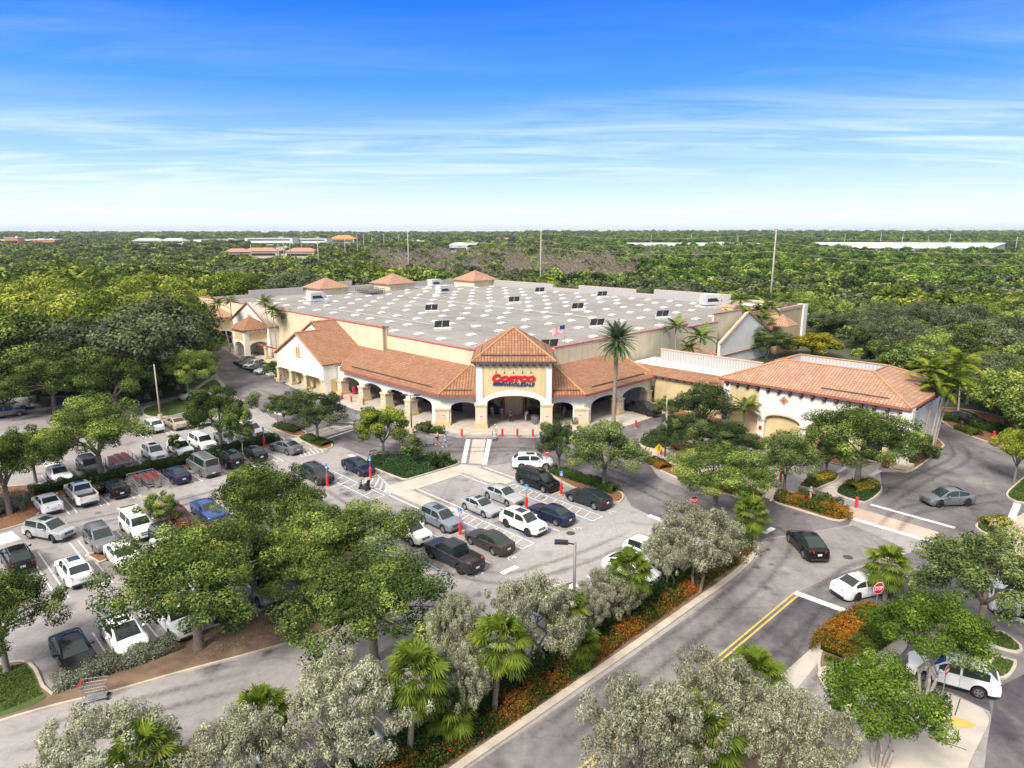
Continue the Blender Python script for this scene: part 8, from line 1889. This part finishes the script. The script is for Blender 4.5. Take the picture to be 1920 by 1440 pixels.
for z, l in ((25.6, 'top'), (23.0, 'middle'), (20.4, 'lowest')):
    wire((*PA, z), (*PD, z), 1.9, f'{l} wire running right from the tall right power pole'); wire((*PB, z), (*PA, z), 1.9, f'{l} wire between the store pole and the right power pole')
# ------------------------------------------------------------------ sky, sun, air, camera
SUN_EL, SUN_AZ = math.radians(46), math.radians(-122)   # azimuth of the sun measured from +x
wd = bpy.data.worlds.new('World'); SC.world = wd; wd.use_nodes = True; nt = wd.node_tree; L = nt.links; bg = nt.nodes['Background']; out = nt.nodes['World Output']
sk = N(nt, 'ShaderNodeTexSky', sky_type='NISHITA'); sk.sun_disc = False; sk.sun_elevation = SUN_EL; sk.sun_rotation = math.radians(90) - SUN_AZ; sk.air_density = 1.0; sk.dust_density = .6; sk.ozone_density = 3.0; sk.altitude = 0
tc = N(nt, 'ShaderNodeTexCoord'); sp = N(nt, 'ShaderNodeSeparateXYZ'); L.new(tc.outputs['Generated'], sp.inputs[0])
def math_(op, a, b=None, c=None):
    n = N(nt, 'ShaderNodeMath', operation=op)
    for i, q in enumerate((a, b, c)):
        if q is None: continue
        if isinstance(q, (int, float)): n.inputs[i].default_value = q
        else: L.new(q, n.inputs[i])
    return n.outputs[0]
# clear air deepens from white haze at the horizon to strong blue; the pale unseen sky above is added for soft light
el = ramp(nt, [(0.0, (.66, .71, .76)), (.03, (.56, .65, .75)), (.095, (.26, .44, .71)), (.19, (.046, .225, .65)), (.285, (.003, .125, .62)), (.31, (.012, .13, .58)), (.38, (.30, .35, .42)), (.5, (.44, .47, .50)), (.8, (.76, .73, .69)), (1.0, (.78, .75, .70))], 'LINEAR'); L.new(sp.outputs[2], el.inputs[0])
mixs = N(nt, 'ShaderNodeMix', data_type='RGBA', blend_type='MIX'); mixs.inputs[0].default_value = .95
skm = N(nt, 'ShaderNodeMix', data_type='RGBA', blend_type='MULTIPLY'); skm.inputs[0].default_value = 1; L.new(sk.outputs[0], skm.inputs[6]); skm.inputs[7].default_value = (1, 1, 1, 1)
elm = N(nt, 'ShaderNodeVectorMath', operation='SCALE'); L.new(el.outputs[0], elm.inputs[0]); elm.inputs['Scale'].default_value = 7.6
L.new(skm.outputs[2], mixs.inputs[6]); L.new(elm.outputs[0], mixs.inputs[7])
# cirrus: streaks on a plane high above
dz = math_('MAXIMUM', sp.outputs[2], .012); dz = math_('ADD', dz, .05); cx = math_('DIVIDE', sp.outputs[0], dz); cy = math_('DIVIDE', sp.outputs[1], dz); cv = N(nt, 'ShaderNodeCombineXYZ'); L.new(cx, cv.inputs[0]); L.new(cy, cv.inputs[1])
mp = N(nt, 'ShaderNodeMapping'); mp.inputs['Rotation'].default_value = (0, 0, math.radians(-30)); mp.inputs['Scale'].default_value = (.55, 1.9, 1); mp.inputs['Location'].default_value = (1.7, .4, 0); L.new(cv.outputs[0], mp.inputs[0])
n1 = N(nt, 'ShaderNodeTexNoise'); n1.inputs['Scale'].default_value = .8; n1.inputs['Detail'].default_value = 9; n1.inputs['Roughness'].default_value = .62; n1.inputs['Distortion'].default_value = .9; L.new(mp.outputs[0], n1.inputs[0])
n2 = N(nt, 'ShaderNodeTexNoise'); n2.inputs['Scale'].default_value = .22; n2.inputs['Detail'].default_value = 3; L.new(mp.outputs[0], n2.inputs[0])
cl = ramp(nt, [(.43, (0, 0, 0)), (.78, (1, 1, 1))]); L.new(n1.outputs['Fac'], cl.inputs[0]); c2 = ramp(nt, [(.34, (0, 0, 0)), (.56, (1, 1, 1))]); L.new(n2.outputs['Fac'], c2.inputs[0])
hgt = ramp(nt, [(0, (.55, .55, .55)), (.10, (1, 1, 1)), (.20, (.75, .75, .75)), (.26, (.16, .16, .16)), (.30, (.05, .05, .05))]); L.new(sp.outputs[2], hgt.inputs[0])
f = math_('MULTIPLY', cl.outputs[0], c2.outputs[0]); f = math_('MULTIPLY', f, hgt.outputs[0]); f = math_('MULTIPLY', f, .62)
mc_ = N(nt, 'ShaderNodeMix', data_type='RGBA'); L.new(f, mc_.inputs[0]); L.new(mixs.outputs[2], mc_.inputs[6]); mc_.inputs[7].default_value = (6.2, 6.45, 6.7, 1)
L.new(mc_.outputs[2], bg.inputs['Color']); bg.inputs['Strength'].default_value = .12
sd = bpy.data.lights.new('sun', 'SUN'); sd.energy = 3.0; sd.angle = math.radians(18); sd.color = (1, .94, .84); so_ = bpy.data.objects.new('sun', sd); COL.objects.link(so_)
dv = Vector((math.cos(SUN_AZ) * math.cos(SUN_EL), math.sin(SUN_AZ) * math.cos(SUN_EL), math.sin(SUN_EL))); so_.rotation_euler = (-dv).to_track_quat('-Z', 'Y').to_euler(); so_.location = dv * 200
if HAZE:
    mb = MB(); mb.box((0, 4400, 39), (14000, 9000, 82)); hz, hn, hb = newmat('haze_air'); hn.nodes.remove(hb); pv = N(hn, 'ShaderNodeVolumePrincipled'); pv.inputs['Color'].default_value = (.84, .92, 1, 1); pv.inputs['Density'].default_value = HAZE; pv.inputs['Anisotropy'].default_value = .3
    hn.links.new(pv.outputs[0], hn.nodes['Material Output'].inputs['Volume']); o = link('haze', mb.mesh('haze', hz)); o['kind'] = 'stuff'
cd = bpy.data.cameras.new('camera'); cd.sensor_fit = 'HORIZONTAL'; cd.sensor_width = 36; cd.lens = 36 * F / 1920; cd.clip_start = .5; cd.clip_end = 60000
co = bpy.data.objects.new('camera', cd); COL.objects.link(co); co.location = (0, 0, CAMH); co.rotation_euler = (math.radians(90) - PITCH, 0, 0); SC.camera = co
SC.view_settings.view_transform = 'Standard'; SC.view_settings.look = 'None'; SC.view_settings.exposure = EXPO; SC.view_settings.gamma = 1
SC.render.engine = 'CYCLES'; cy_ = SC.cycles; cy_.max_bounces = 6; cy_.diffuse_bounces = 3; cy_.glossy_bounces = 3; cy_.transmission_bounces = 3; cy_.volume_bounces = 0; cy_.transparent_max_bounces = 6; cy_.use_denoising = True; cy_.use_adaptive_sampling = True; cy_.adaptive_threshold = .02; cy_.sample_clamp_indirect = 6
